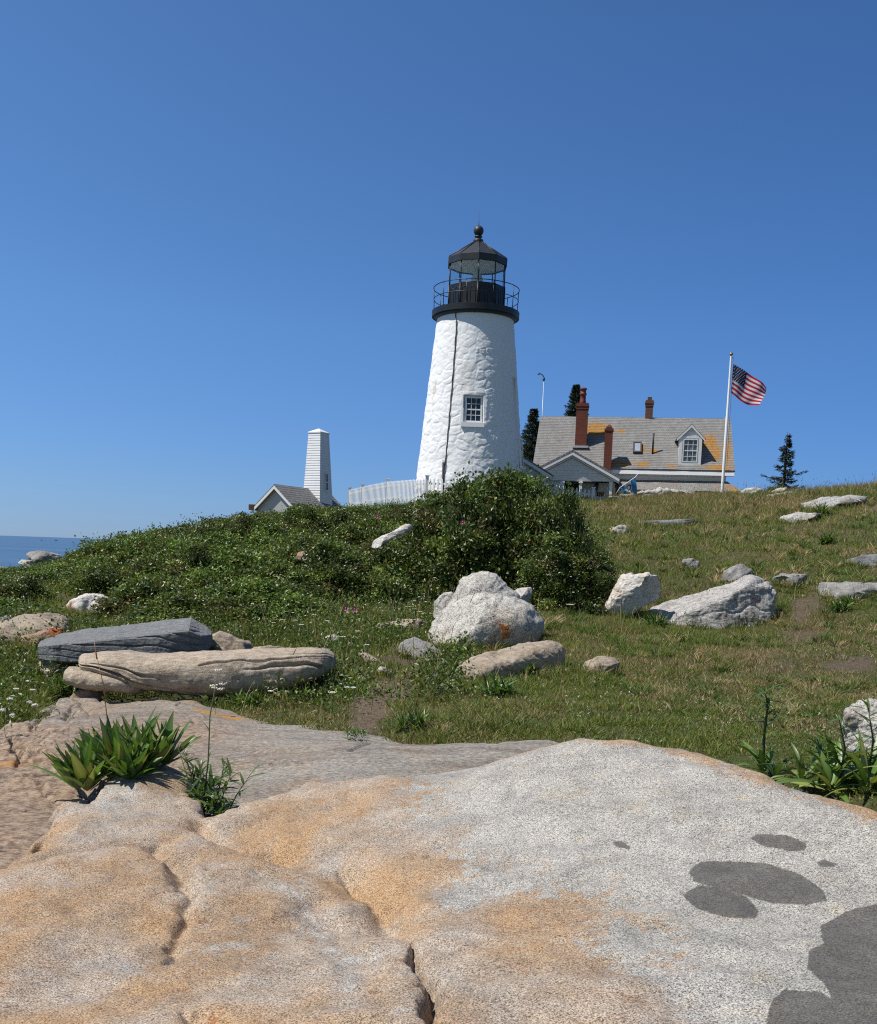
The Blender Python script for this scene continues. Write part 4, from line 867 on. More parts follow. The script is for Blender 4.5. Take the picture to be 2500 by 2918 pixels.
# ------------------------------------------------------------------ lighthouse
YT = 44.6
ax = P(1352, 1000, YT); ax = np.array([ax[0], YT])
pm = FPX / np.linalg.norm(P(1352, 1000, YT) - EYE) * 1.02
def zt(py, dy=0.0): return P(1356, py, YT + dy)[2]
gz = float(ground_z(ax[0], ax[1] - 1.5)) - .5
zdeck0, zdeck1 = zt(880, -1.89) + .03, zt(867, -1.89)
sl = (2.277 - 1.646) / (zt(932) - zt(1364)); Rtop = 107 / 65.0 * 1.0; z932 = zt(932)
lh = thing('lighthouse', (ax[0], ax[1], gz), 'white rubble stone lighthouse with a black lantern room on top of the hill', 'lighthouse')
nz, na = 340, 420
zz = np.linspace(gz, zdeck0 + .02, nz); th = np.linspace(0, 2 * np.pi, na, endpoint=False)
T, Z_ = np.meshgrid(th, zz)
Rb = Rtop + sl * (z932 - Z_)
sxn, cyn = np.sin(T) * Rb, -np.cos(T) * Rb
hh = Z_ - gz
amp = .55 + .45 * sstep(10, 4, hh)
# plastered rubble: soft bulging stones in rough courses
def worley(u, v, seed):
    iu, iv = np.floor(u), np.floor(v); f1 = np.full(u.shape, 9.); f2 = np.full(u.shape, 9.); hid = np.zeros(u.shape)
    for du in (-1, 0, 1):
        for dv_ in (-1, 0, 1):
            a, b = iu + du, iv + dv_; qx = a + .5 + .42 * _hash(a, b, a * 0, seed); qy = b + .5 + .38 * _hash(a, b, a * 0, seed + 1); dd = np.hypot(u - qx, v - qy)
            hid = np.where(dd < f1, _hash(a, b, a * 0, seed + 2), hid); f2 = np.where(dd < f1, f1, np.minimum(f2, dd)); f1 = np.minimum(f1, dd)
    return f1, f2, hid
wu = 26; tu = T / (2 * np.pi) * wu + .35 * fbm(sxn * 1.3, cyn * 1.3, Z_ * 1.3, 94, 3); tv = hh / .33 + .45 * fbm(sxn * 1.1 + 5, cyn * 1.1, Z_ * 1.1, 95, 3)
f1_, f2_, hid_ = worley(tu % wu, tv, 3)
bul = sstep(0, .32, f2_ - f1_) * (.75 + .5 * hid_)
dis = .8 * amp * (.017 * bul + .016 * fbm(sxn * 1.9, cyn * 1.9, Z_ * 2.1, 96, 4, .6) + .009 * fbm(sxn * 5, cyn * 5, Z_ * 6.5, 97, 3))
wx0 = P(1350, 1165, YT - 2)[0]; thw = math.asin((wx0 - ax[0]) / 2.0)
wz0, wz1 = zt(1204, -2), zt(1128, -2)
Rr = Rb + dis
dth = (T - (thw % (2 * np.pi)) + np.pi) % (2 * np.pi) - np.pi
inw = (np.abs(dth * Rb) < .40) & (Z_ > wz0 - .02) & (Z_ < wz1 + .02)
frs = np.maximum(np.abs(dth * Rb) - .42, np.maximum(wz0 - .04 - Z_, Z_ - wz1 - .04))
Rr = np.where(inw, Rb - .26, np.where(frs < .14, Rb + .008 + dis * sstep(0, .14, frs), Rr))
V = np.stack([ax[0] + np.sin(T) * Rr, ax[1] - np.cos(T) * Rr, Z_], -1).reshape(-1, 3)
i = (np.arange(nz - 1)[:, None] * na + np.arange(na)[None]); j = (np.arange(nz - 1)[:, None] * na + (np.arange(na)[None] + 1) % na)
F4 = np.stack([i, j, j + na, i + na], -1).reshape(-1, 4)
rs = np.zeros(T.shape)
for (px, py, ht, wd_) in ((1236, 1092, 1.1, .12), (1472, 1080, 1.5, .15), (1330, 1055, 1.2, .35)):
    p = P(px, py, YT - .8); tp = math.asin(np.clip((p[0] - ax[0]) / 1.98, -.999, .999))
    d = (T - (tp % (2 * np.pi)) + np.pi) % (2 * np.pi) - np.pi
    rs = np.maximum(rs, np.exp(-(d * Rb / wd_) ** 2) * np.where(Z_ > p[2], np.exp(-((Z_ - p[2]) / .08) ** 2), np.exp(-(p[2] - Z_) / ht * 1.6)) * (1 if px != 1330 else .35))
t = NT('whitewashed_rubble'); c = t.coord(); n1 = t.noise(c, 1.1, 5, .7); n2 = t.noise(c, 24, 4, .65)
colr = t.mix(t.ramp(n1, [(.5, 0), (.72, .35)]), (.76, .76, .755), (.68, .66, .62))
colr = t.mix(t.math('MULTIPLY', t.attr('rust'), t.ramp(t.noise(t.coord((9, 9, 2)), 1, 5, .7), [(.35, .15), (.6, .9)])), colr, (.36, .22, .09))
M_tower = t.out(colr, .75, t.bump(n2, .5, .02), .25)
me = mesh_np('tower', V - np.array([ax[0], ax[1], gz]), F4, attrs={'rust': rs.ravel()})
link('tower', me, M_tower, lh)
# tower window: frame, muntins, glass, sill
def yaw_pt(u, w, z, tht, rad):   # u along the wall, w outward
    return (ax[0] + math.sin(tht) * (rad + w) + math.cos(tht) * u, ax[1] - math.cos(tht) * (rad + w) + math.sin(tht) * u, z)
def wbox(m, u0, u1, z0, z1, w0, w1, tht, r0, r1, mi=0):
    """box on the leaning wall: radius r0 at z0, r1 at z1"""
    m.hexa([yaw_pt(u0, w0, z0, tht, r0), yaw_pt(u1, w0, z0, tht, r0), yaw_pt(u1, w1, z0, tht, r0), yaw_pt(u0, w1, z0, tht, r0),
            yaw_pt(u0, w0, z1, tht, r1), yaw_pt(u1, w0, z1, tht, r1), yaw_pt(u1, w1, z1, tht, r1), yaw_pt(u0, w1, z1, tht, r1)], mi)
def rad_at(z): return Rtop + sl * (z932 - z)
def sash(parent, tht, u0, u1, z0, z1, w, rf, nx=3, ny=4, fr=.075, name='window'):
    r0, r1 = rf(z0), rf(z1); f = MB()
    wbox(f, u0, u0 + fr, z0, z1, w, w + .07, tht, r0, r1); wbox(f, u1 - fr, u1, z0, z1, w, w + .07, tht, r0, r1)
    wbox(f, u0 + fr, u1 - fr, z0, z0 + fr, w, w + .07, tht, r0, rf(z0 + fr)); wbox(f, u0 + fr, u1 - fr, z1 - fr, z1, w, w + .07, tht, rf(z1 - fr), r1)
    win = f.build(name, M_whitep, parent)
    g = MB(); wbox(g, u0 + fr, u1 - fr, z0 + fr, z1 - fr, w + .004, w + .02, tht, r0, r1); g.build('pane', M_pane, win)
    m = MB(); a0, a1, b0, b1 = u0 + fr, u1 - fr, z0 + fr, z1 - fr
    for k in range(1, nx):
        u = a0 + (a1 - a0) * k / nx; wbox(m, u - .011, u + .011, b0, b1, w + .022, w + .045, tht, rf(b0), rf(b1))
    for k in range(1, ny):
        z = b0 + (b1 - b0) * k / ny; h = .012 if k != ny // 2 else .026
        wbox(m, a0, a1, z - h, z + h, w + .024, w + .048, tht, rf(z - h), rf(z + h))
    m.build('muntins', M_whitep, win)
    return win
win = sash(lh, thw, -.36, .36, wz0, wz1, -.16, rad_at)
s_ = MB(); wbox(s_, -.50, .46, wz0 - .19, wz0 - .01, -.15, .055, thw, rad_at(wz0 - .19), rad_at(wz0 - .01)); s_.build('sill', M_whitep, win)
th2 = math.asin(np.clip((P(1484, 1290, YT - .3)[0] - ax[0]) / 2.17, -.99, .99))
sash(lh, th2, -.42, .42, zt(1335), zt(1245), -.02, rad_at, 2, 4, .12)
# gallery deck, railing
g = MB(); za_, zb_ = zdeck0, zdeck0 + .235
g.lathe(ax, [(.5, za_), (1.60, za_ + .0), (1.62, za_ - .10), (1.70, za_ - .10), (1.72, za_ + .02), (1.82, za_ + .04), (1.84, za_), (1.85, zb_), (1.82, zb_ + .012), (.5, zb_ + .012)], 96, 0, False)
g.build('gallery_deck', M_black, lh)
rl = MB(); zr1 = zt(826); zr0 = zb_ + (zr1 - zb_) * .52
rl.torus((ax[0], ax[1], zr1), 1.80, .018, 96); rl.torus((ax[0], ax[1], zr0), 1.78, .015, 96)
for k in range(10):
    a = 2 * math.pi * (k + .5) / 10 + .06
    for_x, for_y = math.sin(a), -math.cos(a)
    rl.tube([(ax[0] + for_x * 1.76, ax[1] + for_y * 1.76, zb_), (ax[0] + for_x * 1.79, ax[1] + for_y * 1.79, zr1)], .017, 6)
    rl.ball((ax[0] + for_x * 1.76, ax[1] + for_y * 1.76, zb_ + .04), .045, 8)
rl.build('gallery_railing', M_black, lh)
# lantern: ten-sided iron wall, glazing bars, panes, lens, lining, roof
NS = 10; Rl = 1.22; zm0 = zb_ + .012; zm1 = zt(802, -1.2); zg1 = zt(736, -1.2); zf1 = zt(719, -1.2)
def dec(k, r): a = 2 * math.pi * k / NS + .02; return ax[0] + math.sin(a) * r, ax[1] - math.cos(a) * r
m = MB()
for k in range(NS):
    p, q = dec(k, Rl), dec(k + 1, Rl); pi_, qi = dec(k, Rl - .08), dec(k + 1, Rl - .08)
    m.hexa([(*p, zm0), (*q, zm0), (*qi, zm0), (*pi_, zm0), (*p, zm1), (*q, zm1), (*qi, zm1), (*pi_, zm1)])
    m.tube([(*dec(k, Rl + .004), zm0), (*dec(k, Rl + .004), zm1 + .02)], .028, 6)
    for fr in (.27, .73):                    # two arched mouldings on every plate
        def onp(u, z): return np.array([p[0] + (q[0] - p[0]) * u, p[1] + (q[1] - p[1]) * u, z]) + np.array([p[0] + q[0] - 2 * ax[0], p[1] + q[1] - 2 * ax[1], 0]) / 2 / Rl * .004
        hgt = zm1 - zm0; pts = [onp(fr - .15, zm0 + hgt * .12), onp(fr - .15, zm0 + hgt * .72)] + [onp(fr - .15 * math.cos(x), zm0 + hgt * (.72 + .13 * math.sin(x))) for x in np.linspace(.3, math.pi - .3, 6)] + [onp(fr + .15, zm0 + hgt * .72), onp(fr + .15, zm0 + hgt * .12)]
        m.tube(pts, .009, 5)
m.build('lantern_wall', M_black, lh)
m = MB(); m.lathe(ax, [(Rl - .1, zm0 + .05), (Rl - .1, zm1 - .01)], NS, 0, False, .02); m.lathe(ax, [(.001, zm1 - .25), (Rl - .11, zm1 - .25)], NS, 0, False, .02); m.build('lantern_lining', M_ceil, lh)
b_ = MB()
for k in range(NS):
    b_.tube([(*dec(k, Rl - .02), zm1), (*dec(k, Rl - .02), zg1)], .026, 6)
    for zz_ in (zm1 + .012, zg1 - .01): b_.tube([(*dec(k, Rl - .02), zz_), (*dec(k + 1, Rl - .02), zz_)], .02, 6)
b_.build('glazing_bars', M_black, lh)
t = NT('clear_pane'); tr = t.n('ShaderNodeBsdfTransparent'); tr.inputs[0].default_value = (.93, .96, .96, 1); gl = t.n('ShaderNodeBsdfGlossy'); gl.inputs['Roughness'].default_value = .02
lw = t.n('ShaderNodeLayerWeight'); fr = t.n('ShaderNodeMath', operation='MULTIPLY_ADD'); pw_ = t.math('POWER', lw.outputs['Facing'], 4.0); t.t.links.new(pw_, fr.inputs[0]); fr.inputs[1].default_value = .35; fr.inputs[2].default_value = .03; mx = t.n('ShaderNodeMixShader'); o_ = t.n('ShaderNodeOutputMaterial')
t.t.links.new(fr.outputs[0], mx.inputs[0]); t.t.links.new(tr.outputs[0], mx.inputs[1]); t.t.links.new(gl.outputs[0], mx.inputs[2]); t.t.links.new(mx.outputs[0], o_.inputs[0])
M_clear = t.mat
for k in range(NS):
    p, q = dec(k, Rl - .03), dec(k + 1, Rl - .03)
    m = MB(); pi_, qi = dec(k, Rl - .038), dec(k + 1, Rl - .038)
    m.hexa([(*p, zm1 + .03), (*q, zm1 + .03), (*qi, zm1 + .03), (*pi_, zm1 + .03), (*p, zg1 - .03), (*q, zg1 - .03), (*qi, zg1 - .03), (*pi_, zg1 - .03)])
    m.build('window_pane', M_clear, lh)
rf_ = MB(); zap = zt(690)
rot = .02
rf_.lathe(ax, [(1.24, zg1 - .01), (1.28, zg1 - .03), (1.29, zf1), (1.27, zf1 + .02), (.17, zap)], NS, 0, False, rot)
for k in range(NS):
    rf_.tube([(*dec(k, 1.275), zf1 + .03), (*dec(k, .18), zap + .01)], .018, 6)
rf_.build('lantern_roof', M_blackmatt, lh)
cl = MB(); cl.lathe(ax, [(1.2, zg1 - .012), (1.17, zg1 + .02), (.15, zap - .12)], NS, 0, False, rot); cl.build('ceiling', M_ceil, lh)
zb0 = zt(657.5); fb = MB()
fb.lathe(ax, [(.2, zap - .02), (.22, zap + .05), (.20, zap + .10), (.13, zap + .12), (.12, zap + .18), (.16, zap + .2), (.16, zap + .24), (.10, zap + .27), (.10, zb0 - .18)], 24); fb.ball((ax[0], ax[1], zb0), .212, 28)
fb.build('ball_finial', M_blackmatt, lh)
sp = MB(); sp.tube([(ax[0], ax[1], zb0 + .2), (ax[0], ax[1], zb0 + .28), (ax[0], ax[1], zt(609))], [.022, .014, .006], 6); sp.build('lightning_rod', M_black, lh)
ln = MB(); lz0, lz1 = zm1 - .25, zt(766); prof = []
for k in range(13):
    f = k / 12; r = .30 * (1 - .62 * max(0, f - .35) ** 1.4 / .55) ; z = lz0 + (lz1 - lz0) * f
    prof += [(max(r, .05), z), (max(r - .035, .03), z + (lz1 - lz0) / 26)]
ln.lathe(ax, prof + [(.001, lz1 + .02)], 28)
t = NT('fresnel_glass'); ln.build('lens', t.out((.42, .50, .47), .15, None, 1.0), lh)
# cable down the wall and the iron pipe that ends it
def wall_at(px, py):
    for _ in range(1):
        y = YT - 1.7
        for k in range(8):
            p = P(px, py, y); r = rad_at(p[2]) + .03; dx = min(abs(p[0] - ax[0]), r * .99); y = ax[1] - math.sqrt(r * r - dx * dx)
    return P(px, py, y)
cb_ = MB(); cpts = [(1297, 886), (1301, 915), (1301, 925), (1296, 1000), (1290, 1080), (1284, 1150), (1277, 1230), (1272, 1290), (1268, 1325)]
cp = [wall_at(*q) for q in cpts]; fine = []
for k in range(len(cp) - 1):
    for f in np.linspace(0, 1, 6, endpoint=False): fine.append(cp[k] * (1 - f) + cp[k + 1] * f + np.array([.012 * math.sin(9 * (k + f)), 0, 0]))
cb_.tube(fine + [cp[-1]], .025, 6); cb_.build('lightning_cable', M_cable, lh)
pp = MB(); a = wall_at(1264, 1318); b = wall_at(1263, 1384); a = a + np.array([0, -.05, 0]); b = b + np.array([0, -.05, -1.2]); pp.tube([a, b], .05, 10); pp.torus((a[0], a[1], a[2] + .06), .05, .012, 16, 6); pp.build('conduit_pipe', M_iron, lh)

# ------------------------------------------------------------------ keeper's house
HA = R(9.0); U_ = np.array([math.cos(HA), -math.sin(HA), 0]); Vv_ = np.array([math.sin(HA), math.cos(HA), 0]); ZU = np.array([0, 0, 1.0])
RLp = P(1541, 1184, 54.3); Lr = 9.95
RRp = P(2083, 1194, 54.3 - Lr * math.sin(HA)); Lr = (RRp - RLp) @ U_
zr = (RLp[2] + RRp[2]) / 2
run = 3.05
def hp(u, v, z): return RLp * np.array([1, 1, 0]) + U_ * u + Vv_ * v + ZU * z     # v = 0 at the ridge, negative = the front
ze = P(1900, 1332, 53.4 - run - 2.0 * .5)[2]
zgr = float(ground_z(*hp(Lr / 2, -3, 0)[:2])) - .6
house = thing('keepers_house', hp(Lr / 2, 0, zgr), 'white wooden keepers house with a grey shingle roof and brick chimneys', 'house')
def roof_lich(U, V):
    px_ = 1541 + (2083 - 1541) * U; py_ = 1190 + (1 - V) * 142
    f = np.zeros(U.shape)
    for (x, y, rx, ry, s) in ((1708, 1228, 42, 22, 1.0), (1775, 1230, 25, 8, .6), (1838, 1278, 9, 18, .8), (1868, 1285, 18, 10, .7), (2020, 1260, 30, 32, .75), (2035, 1285, 14, 26, .9), (2065, 1285, 18, 50, .62), (2040, 1325, 50, 9, .75), (1780, 1320, 45, 10, .75), (1840, 1320, 22, 9, .75), (1915, 1325, 20, 8, .6)):
        f = np.maximum(f, s * np.exp(-(((px_ - x) / rx) ** 2 + ((py_ - y) / ry) ** 2)))
    return f * 1.75
rf = roof_plane('roof', hp(-.08, -run, ze), hp(Lr + .05, -run, ze), hp(Lr, 0, zr), hp(0, 0, zr), house, roof_lich, nu=150, nv=60)
roof_plane('back_roof', hp(Lr, run, ze), hp(0, run, ze), hp(0, .02, zr), hp(Lr, .02, zr), house)
w = MB()
wi = .38; u0, u1 = .3, Lr - .32; vf, vb = -run + wi, run - wi
zw = ze - .02
w.hexa([hp(u0, vf, zgr), hp(u1, vf, zgr), hp(u1, vb, zgr), hp(u0, vb, zgr), hp(u0, vf, zw), hp(u1, vf, zw), hp(u1, vb, zw), hp(u0, vb, zw)])
for u, du in ((u0 + .002, .12), (u1 - .122, .12)):   # gable triangles
    w.add([hp(u, vf, zw), hp(u, vb, zw), hp(u, 0, zr - .22), hp(u + du, vf, zw), hp(u + du, vb, zw), hp(u + du, 0, zr - .22)], [(0, 1, 2), (5, 4, 3), (0, 3, 4, 1), (1, 4, 5, 2), (2, 5, 3, 0)])
w.build('wall', M_clap, house)
tr_ = MB()   # frieze, soffit and fascia along the eave
tr_.hexa([hp(u0 - .02, vf - .03, ze - .30), hp(u1 + .02, vf - .03, ze - .30), hp(u1 + .02, vf - .001, ze - .30), hp(u0 - .02, vf - .001, ze - .30), hp(u0 - .02, vf - .03, ze - .12), hp(u1 + .02, vf - .03, ze - .12), hp(u1 + .02, vf - .001, ze - .12), hp(u0 - .02, vf - .001, ze - .12)])
tr_.hexa([hp(-.05, -run - .01, ze - .26), hp(Lr + .02, -run - .01, ze - .26), hp(Lr + .02, vf - .032, ze - .26), hp(-.05, vf - .032, ze - .26), hp(-.05, -run + .03, ze - .07), hp(Lr + .02, -run + .03, ze - .07), hp(Lr + .02, vf - .032, ze - .07), hp(-.05, vf - .032, ze - .07)])
tr_.build('eave_trim', M_whitep, house)
def fz(v): return ze + (zr - ze) * (v + run) / run
def find_uv(px, py):
    """point of the front roof plane seen at a pixel"""
    n = np.cross(U_, hp(0, 0, zr) - hp(0, -run, ze)); d = ray(px, py); q = EYE + d * (((hp(0, 0, zr) - EYE) @ n) / (d @ n)); r = q - hp(0, 0, 0)
    return r @ U_, r @ Vv_
def chimney(name, pxl, pxr, ytop, ybase, wv, mat, label=None, v=None):
    ul, vb_ = find_uv(pxl, ybase); ur, _ = find_uv(pxr, ybase)
    if v is not None: vb_ = v; 
    um = (ul + ur) / 2; wd_ = ur - ul; p = hp(um, vb_, 0); zt_ = P((pxl + pxr) / 2, ytop, p[1] - wv / 2)[2]
    z0 = fz(vb_) - .4; m = MB(); c_ = p + Vv_ * (wv / 2 if v is None else 0)
    m.box(c_ + ZU * ((z0 + zt_ - .3) / 2), wd_, wv, zt_ - .3 - z0, -HA)
    m.box(c_ + ZU * (zt_ - .235), wd_ + .04, wv + .04, .13, -HA); m.box(c_ + ZU * (zt_ - .12), wd_ + .08, wv + .08, .10, -HA); m.box(c_ + ZU * (zt_ - .035), wd_ + .03, wv + .03, .07, -HA)
    return m, c_, zt_, wd_
m, c_, zt_, wd_ = chimney('chimney', 1638, 1671, 1145, 1276, .6, M_brick)
ch = m.build('chimney', M_brick, house); ch['label'] = 'tall brick chimney topped with a red pot'
m = MB(); zp = P(1659, 1104, c_[1])[2]; m.lathe(c_, [(.14, zt_ - .01), (.165, zt_ + .1), (.14, zt_ + .16), (.145, zt_ + .42), (.18, zt_ + .45), (.18, zt_ + .49), (.14, zt_ + .52), (.14, zp - .12), (.19, zp - .1), (.16, zp - .03), (.06, zp)], 20)
m.build('chimney_pot', plain('red_clay_pot', (.16, .035, .025), .7, var=.2), ch)
m = MB(); m.box(c_ - Vv_ * .36 + ZU * (fz(find_uv(1654, 1276)[1]) + .04), wd_ + .22, .25, .10, -HA); m.build('chimney_flashing', plain('lead_flashing', (.42, .43, .44), .5), house)
m, c_, zt_, wd_ = chimney('chimney', 1839, 1860, 1140, 1190, .42, M_brick2, v=.12)
ch = m.build('chimney', M_brick2, house); ch['label'] = 'small brick chimney on the ridge'
m = MB(); m.box(c_ + ZU * (zt_ + .07), .22, .22, .2, -HA); m.build('chimney_cap', M_brick2, ch)
# second chimney stands at the front eave
pc = P(1731, 1330, 50.8); zc1 = P(1731, 1228, 50.8)[2]
m = MB(); m.box((pc[0], pc[1], (zc1 + pc[2] - 1) / 2), .38, .5, zc1 - pc[2] + 1, -HA); m.box((pc[0], pc[1], zc1 + .04), .44, .56, .1, -HA); m.box((pc[0], pc[1], zc1 + .13), .3, .4, .09, -HA)
m.hexa([np.array([pc[0], pc[1], zc1 + .18]) + U_ * a + Vv_ * b for a, b in ((-.14, -.18), (.14, -.18), (.14, .18), (-.14, .18))] + [np.array([pc[0], pc[1], zc1 + .3]) + U_ * a + Vv_ * b for a, b in ((-.05, -.1), (.05, -.1), (.05, .1), (-.05, .1))])
ch = m.build('chimney', M_brick, house); ch['label'] = 'slim brick chimney behind the porch gable'
# dormer
du, dv = find_uv(1965, 1322); zd0 = fz(dv)
dl = find_uv(1934, 1322)[0]; dr = find_uv(1996, 1322)[0]; dpt = hp(du, dv, 0)
zd1 = P(1965, 1243, dpt[1])[2]; zdp = P(1968, 1211, dpt[1])[2]; dback = lambda z: -run + (z - ze) / (zr - ze) * run
dm = MB()
dm.add([hp(dl, dv, zd0 - .1), hp(dr, dv, zd0 - .1), hp(dr, dv, zd1), hp(dl, dv, zd1), hp(dl, dback(zd0) + .2, zd0 - .1), hp(dr, dback(zd0) + .2, zd0 - .1), hp(dr, dback(zd1) + .1, zd1), hp(dl, dback(zd1) + .1, zd1), hp((dl + dr) / 2, dv, zdp - .05), hp((dl + dr) / 2, dback(zdp) + .1, zdp - .05)],
       [(0, 1, 2, 3), (1, 5, 6, 2), (4, 0, 3, 7), (3, 2, 8), (2, 6, 9, 8), (7, 3, 8, 9)])
dorm = dm.build('dormer', M_clap, house)
um = (dl + dr) / 2
dt = MB()
for (a, b) in ((dl - .18, um), (dr + .18, um)):
    za2, zb2 = zd1 - .10, zdp + .06; vb2 = dback(zdp) + .25; vb1 = dback(zd1) + .12
    lo = [hp(a, dv - .09, za2 - .05), hp(b, dv - .09, zb2 - .05), hp(b, vb2, zb2 - .05), hp(a, vb1, za2 - .05)]
    hi = [p + ZU * .035 for p in lo]; dt.hexa(lo + hi)
dt.build('dormer_roof', plain('grey_shingle_edge', (.26, .25, .235), .9, var=.2), dorm)
tt_ = MB()
for (a, b, z0_, z1_) in ((dl - .02, dl + .13, zd0 - .05, zd1 - .1), (dr - .13, dr + .02, zd0 - .05, zd1 - .1), (dl - .1, dr + .1, zd1 - .1, zd1 + .0), (dl + .131, dr - .131, zd0 - .06, zd0 + .05)):
    tt_.hexa([hp(a, dv - .05, z0_), hp(b, dv - .05, z0_), hp(b, dv - .002, z0_), hp(a, dv - .002, z0_), hp(a, dv - .05, z1_), hp(b, dv - .05, z1_), hp(b, dv - .002, z1_), hp(a, dv - .002, z1_)])
for (a, b) in ((dl - .15, um), (dr + .15, um)):
    za2, zb2 = zd1 - .085, zdp + .065
    tt_.hexa([hp(a, dv - .088, za2 - .16), hp(b, dv - .088, zb2 - .18), hp(b, dv - .06, zb2 - .18), hp(a, dv - .06, za2 - .16), hp(a, dv - .088, za2 - .055), hp(b, dv - .088, zb2 - .055), hp(b, dv - .06, zb2 - .055), hp(a, dv - .06, za2 - .055)])
tt_.build('dormer_trim', M_whitep, dorm)
def flat_window(parent, u0, u1, z0, z1, v, nx, ny, name='window', fr=.05, hpf=hp):
    def bx(m, a, b, c0, d0, w0, w1): m.hexa([hpf(a, v - w1, c0), hpf(b, v - w1, c0), hpf(b, v - w0, c0), hpf(a, v - w0, c0), hpf(a, v - w1, d0), hpf(b, v - w1, d0), hpf(b, v - w0, d0), hpf(a, v - w0, d0)])
    g = MB(); bx(g, u0, u1, z0, z1, .004, .012); pn = None
    f = MB(); bx(f, u0, u0 + fr, z0, z1, .014, .06); bx(f, u1 - fr, u1, z0, z1, .014, .06); bx(f, u0 + fr, u1 - fr, z0, z0 + fr, .014, .06); bx(f, u0 + fr, u1 - fr, z1 - fr, z1, .014, .06)
    for k in range(1, nx):
        u = u0 + (u1 - u0) * k / nx; bx(f, u - .011, u + .011, z0 + fr, z1 - fr, .016, .035)
    for k in range(1, ny):
        z = z0 + (z1 - z0) * k / ny; h = .012 if k != ny // 2 else .025; bx(f, u0 + fr, u1 - fr, z - h, z + h, .018, .04)
    return f, g
f, g = flat_window(dorm, dl + .16, dr - .16, zd0 + .07, zd1 - .13, dv, 3, 4)
f.build('window', M_whitep, dorm)
t = NT('curtained_glass'); cg = t.coord((3.5, 3.5, 1)); g.build('pane', t.out(t.ramp(t.noise(cg, 3, 3), [(.35, (.03, .04, .055)), (.65, (.16, .19, .22))]), .12, None, .6), dorm)
# skylight, vent pipe
def on_roof(u, v, h=0.0):
    n = np.cross(U_, hp(0, 0, zr) - hp(0, -run, ze)); n = n / np.linalg.norm(n); n = n if n[2] > 0 else -n
    return hp(u, v, fz(v)) + n * h
a0, b0 = find_uv(1804, 1293); a1, b1 = find_uv(1829, 1264)
m = MB()
for (x0, x1, y0, y1) in ((a0, a0 + .06, b0, b1), (a1 - .06, a1, b0, b1), (a0 + .06, a1 - .06, b0, b0 + .06), (a0 + .06, a1 - .06, b1 - .06, b1)):
    m.hexa([on_roof(x0, y0, -.02), on_roof(x1, y0, -.02), on_roof(x1, y1, -.02), on_roof(x0, y1, -.02), on_roof(x0, y0, .13), on_roof(x1, y0, .13), on_roof(x1, y1, .13), on_roof(x0, y1, .13)])
sk = m.build('skylight', plain('dark_skylight_frame', (.05, .05, .05), .5), house)
m = MB(); x0, x1, y0, y1 = a0 + .062, a1 - .062, b0 + .062, b1 - .062
m.hexa([on_roof(x0, y0, .02), on_roof(x1, y0, .02), on_roof(x1, y1, .02), on_roof(x0, y1, .02), on_roof(x0, y0, .10), on_roof(x1, y0, .10), on_roof(x1, y1, .10), on_roof(x0, y1, .10)])
m.build('pane', plain('skylight_glass', (.30, .34, .38), .08, .8), sk)
a0, b0 = find_uv(1860, 1294); p = on_roof(a0, b0, -.03); zv = P(1862, 1234, p[1])[2]
m = MB(); m.tube([p, (p[0], p[1], zv)], .045, 10); m.build('vent_pipe', M_iron, house)
# lean-to roof along the front, with its wall
l0 = (P(1764, 1372, 50.5) - hp(0, 0, 0)) @ U_; zl1 = P(1900, 1369, hp(6, vf, 0)[1])[2]; lout = vf - 1.25; zl0 = P(1900, 1397, hp(6, lout, 0)[1])[2]
roof_plane('porch_roof', hp(l0, lout, zl0), hp(Lr + .35, lout, zl0), hp(Lr - .25, vf, zl1), hp(l0, vf, zl1), house, lambda U, V: .35 + .3 * fbm(U * 12, V * 3, 0, 93, 2) + .4 * sstep(.8, 1, U), nu=110, nv=20, th=.07)
m = MB(); m.hexa([hp(l0, lout + .05, zl0 - .24), hp(Lr + .27, lout + .05, zl0 - .24), hp(Lr + .27, vf - .005, zl0 - .24), hp(l0, vf - .005, zl0 - .24), hp(l0, lout + .05, zl0 - .06), hp(Lr + .27, lout + .05, zl0 - .06), hp(Lr + .27, vf - .005, zl0 - .06), hp(l0, vf - .005, zl0 - .06)])
m.hexa([hp(l0, lout + .25, zgr), hp(Lr + .05, lout + .25, zgr), hp(Lr + .05, vf - .003, zgr), hp(l0, vf - .003, zgr), hp(l0, lout + .25, zl0 - .242), hp(Lr + .05, lout + .25, zl0 - .242), hp(Lr + .05, vf - .003, zl0 - .242), hp(l0, vf - .003, zl0 - .242)])
m.build('porch_wall', M_clap, house)
# ---- gabled porch wing: its gable looks at the camera
GY = 49.0; gpk = P(1633, 1283, GY); el = P(1540, 1330, GY); er_ = P(1768, 1362, GY)
GA = R(9.0); gu = np.array([math.cos(GA), -math.sin(GA), 0]); gv = np.array([math.sin(GA), math.cos(GA), 0])
hwR = (er_ - gpk) @ gu; zeR = er_[2] ; hw = hwR; zap_ = gpk[2]
def gp_(u, v, z): return gpk * np.array([1, 1, 0]) + gu * u + gv * v + ZU * z
zE = zap_ - (zap_ - zeR) * 1.0; dep = 3.0
sl_ = (zap_ - zE) / hw
hwL = hw
for s in (-1, 1):
    wdt = hw if s > 0 else hwL
    a, b, c2, d = gp_(s * wdt, -.25, zap_ - sl_ * wdt), gp_(s * wdt, dep, zap_ - sl_ * wdt), gp_(0, dep, zap_), gp_(0, -.25, zap_)
    roof_plane('wing_roof', a, b, c2, d, house, None, .08, nu=20, nv=16)
m = MB()   # rake boards
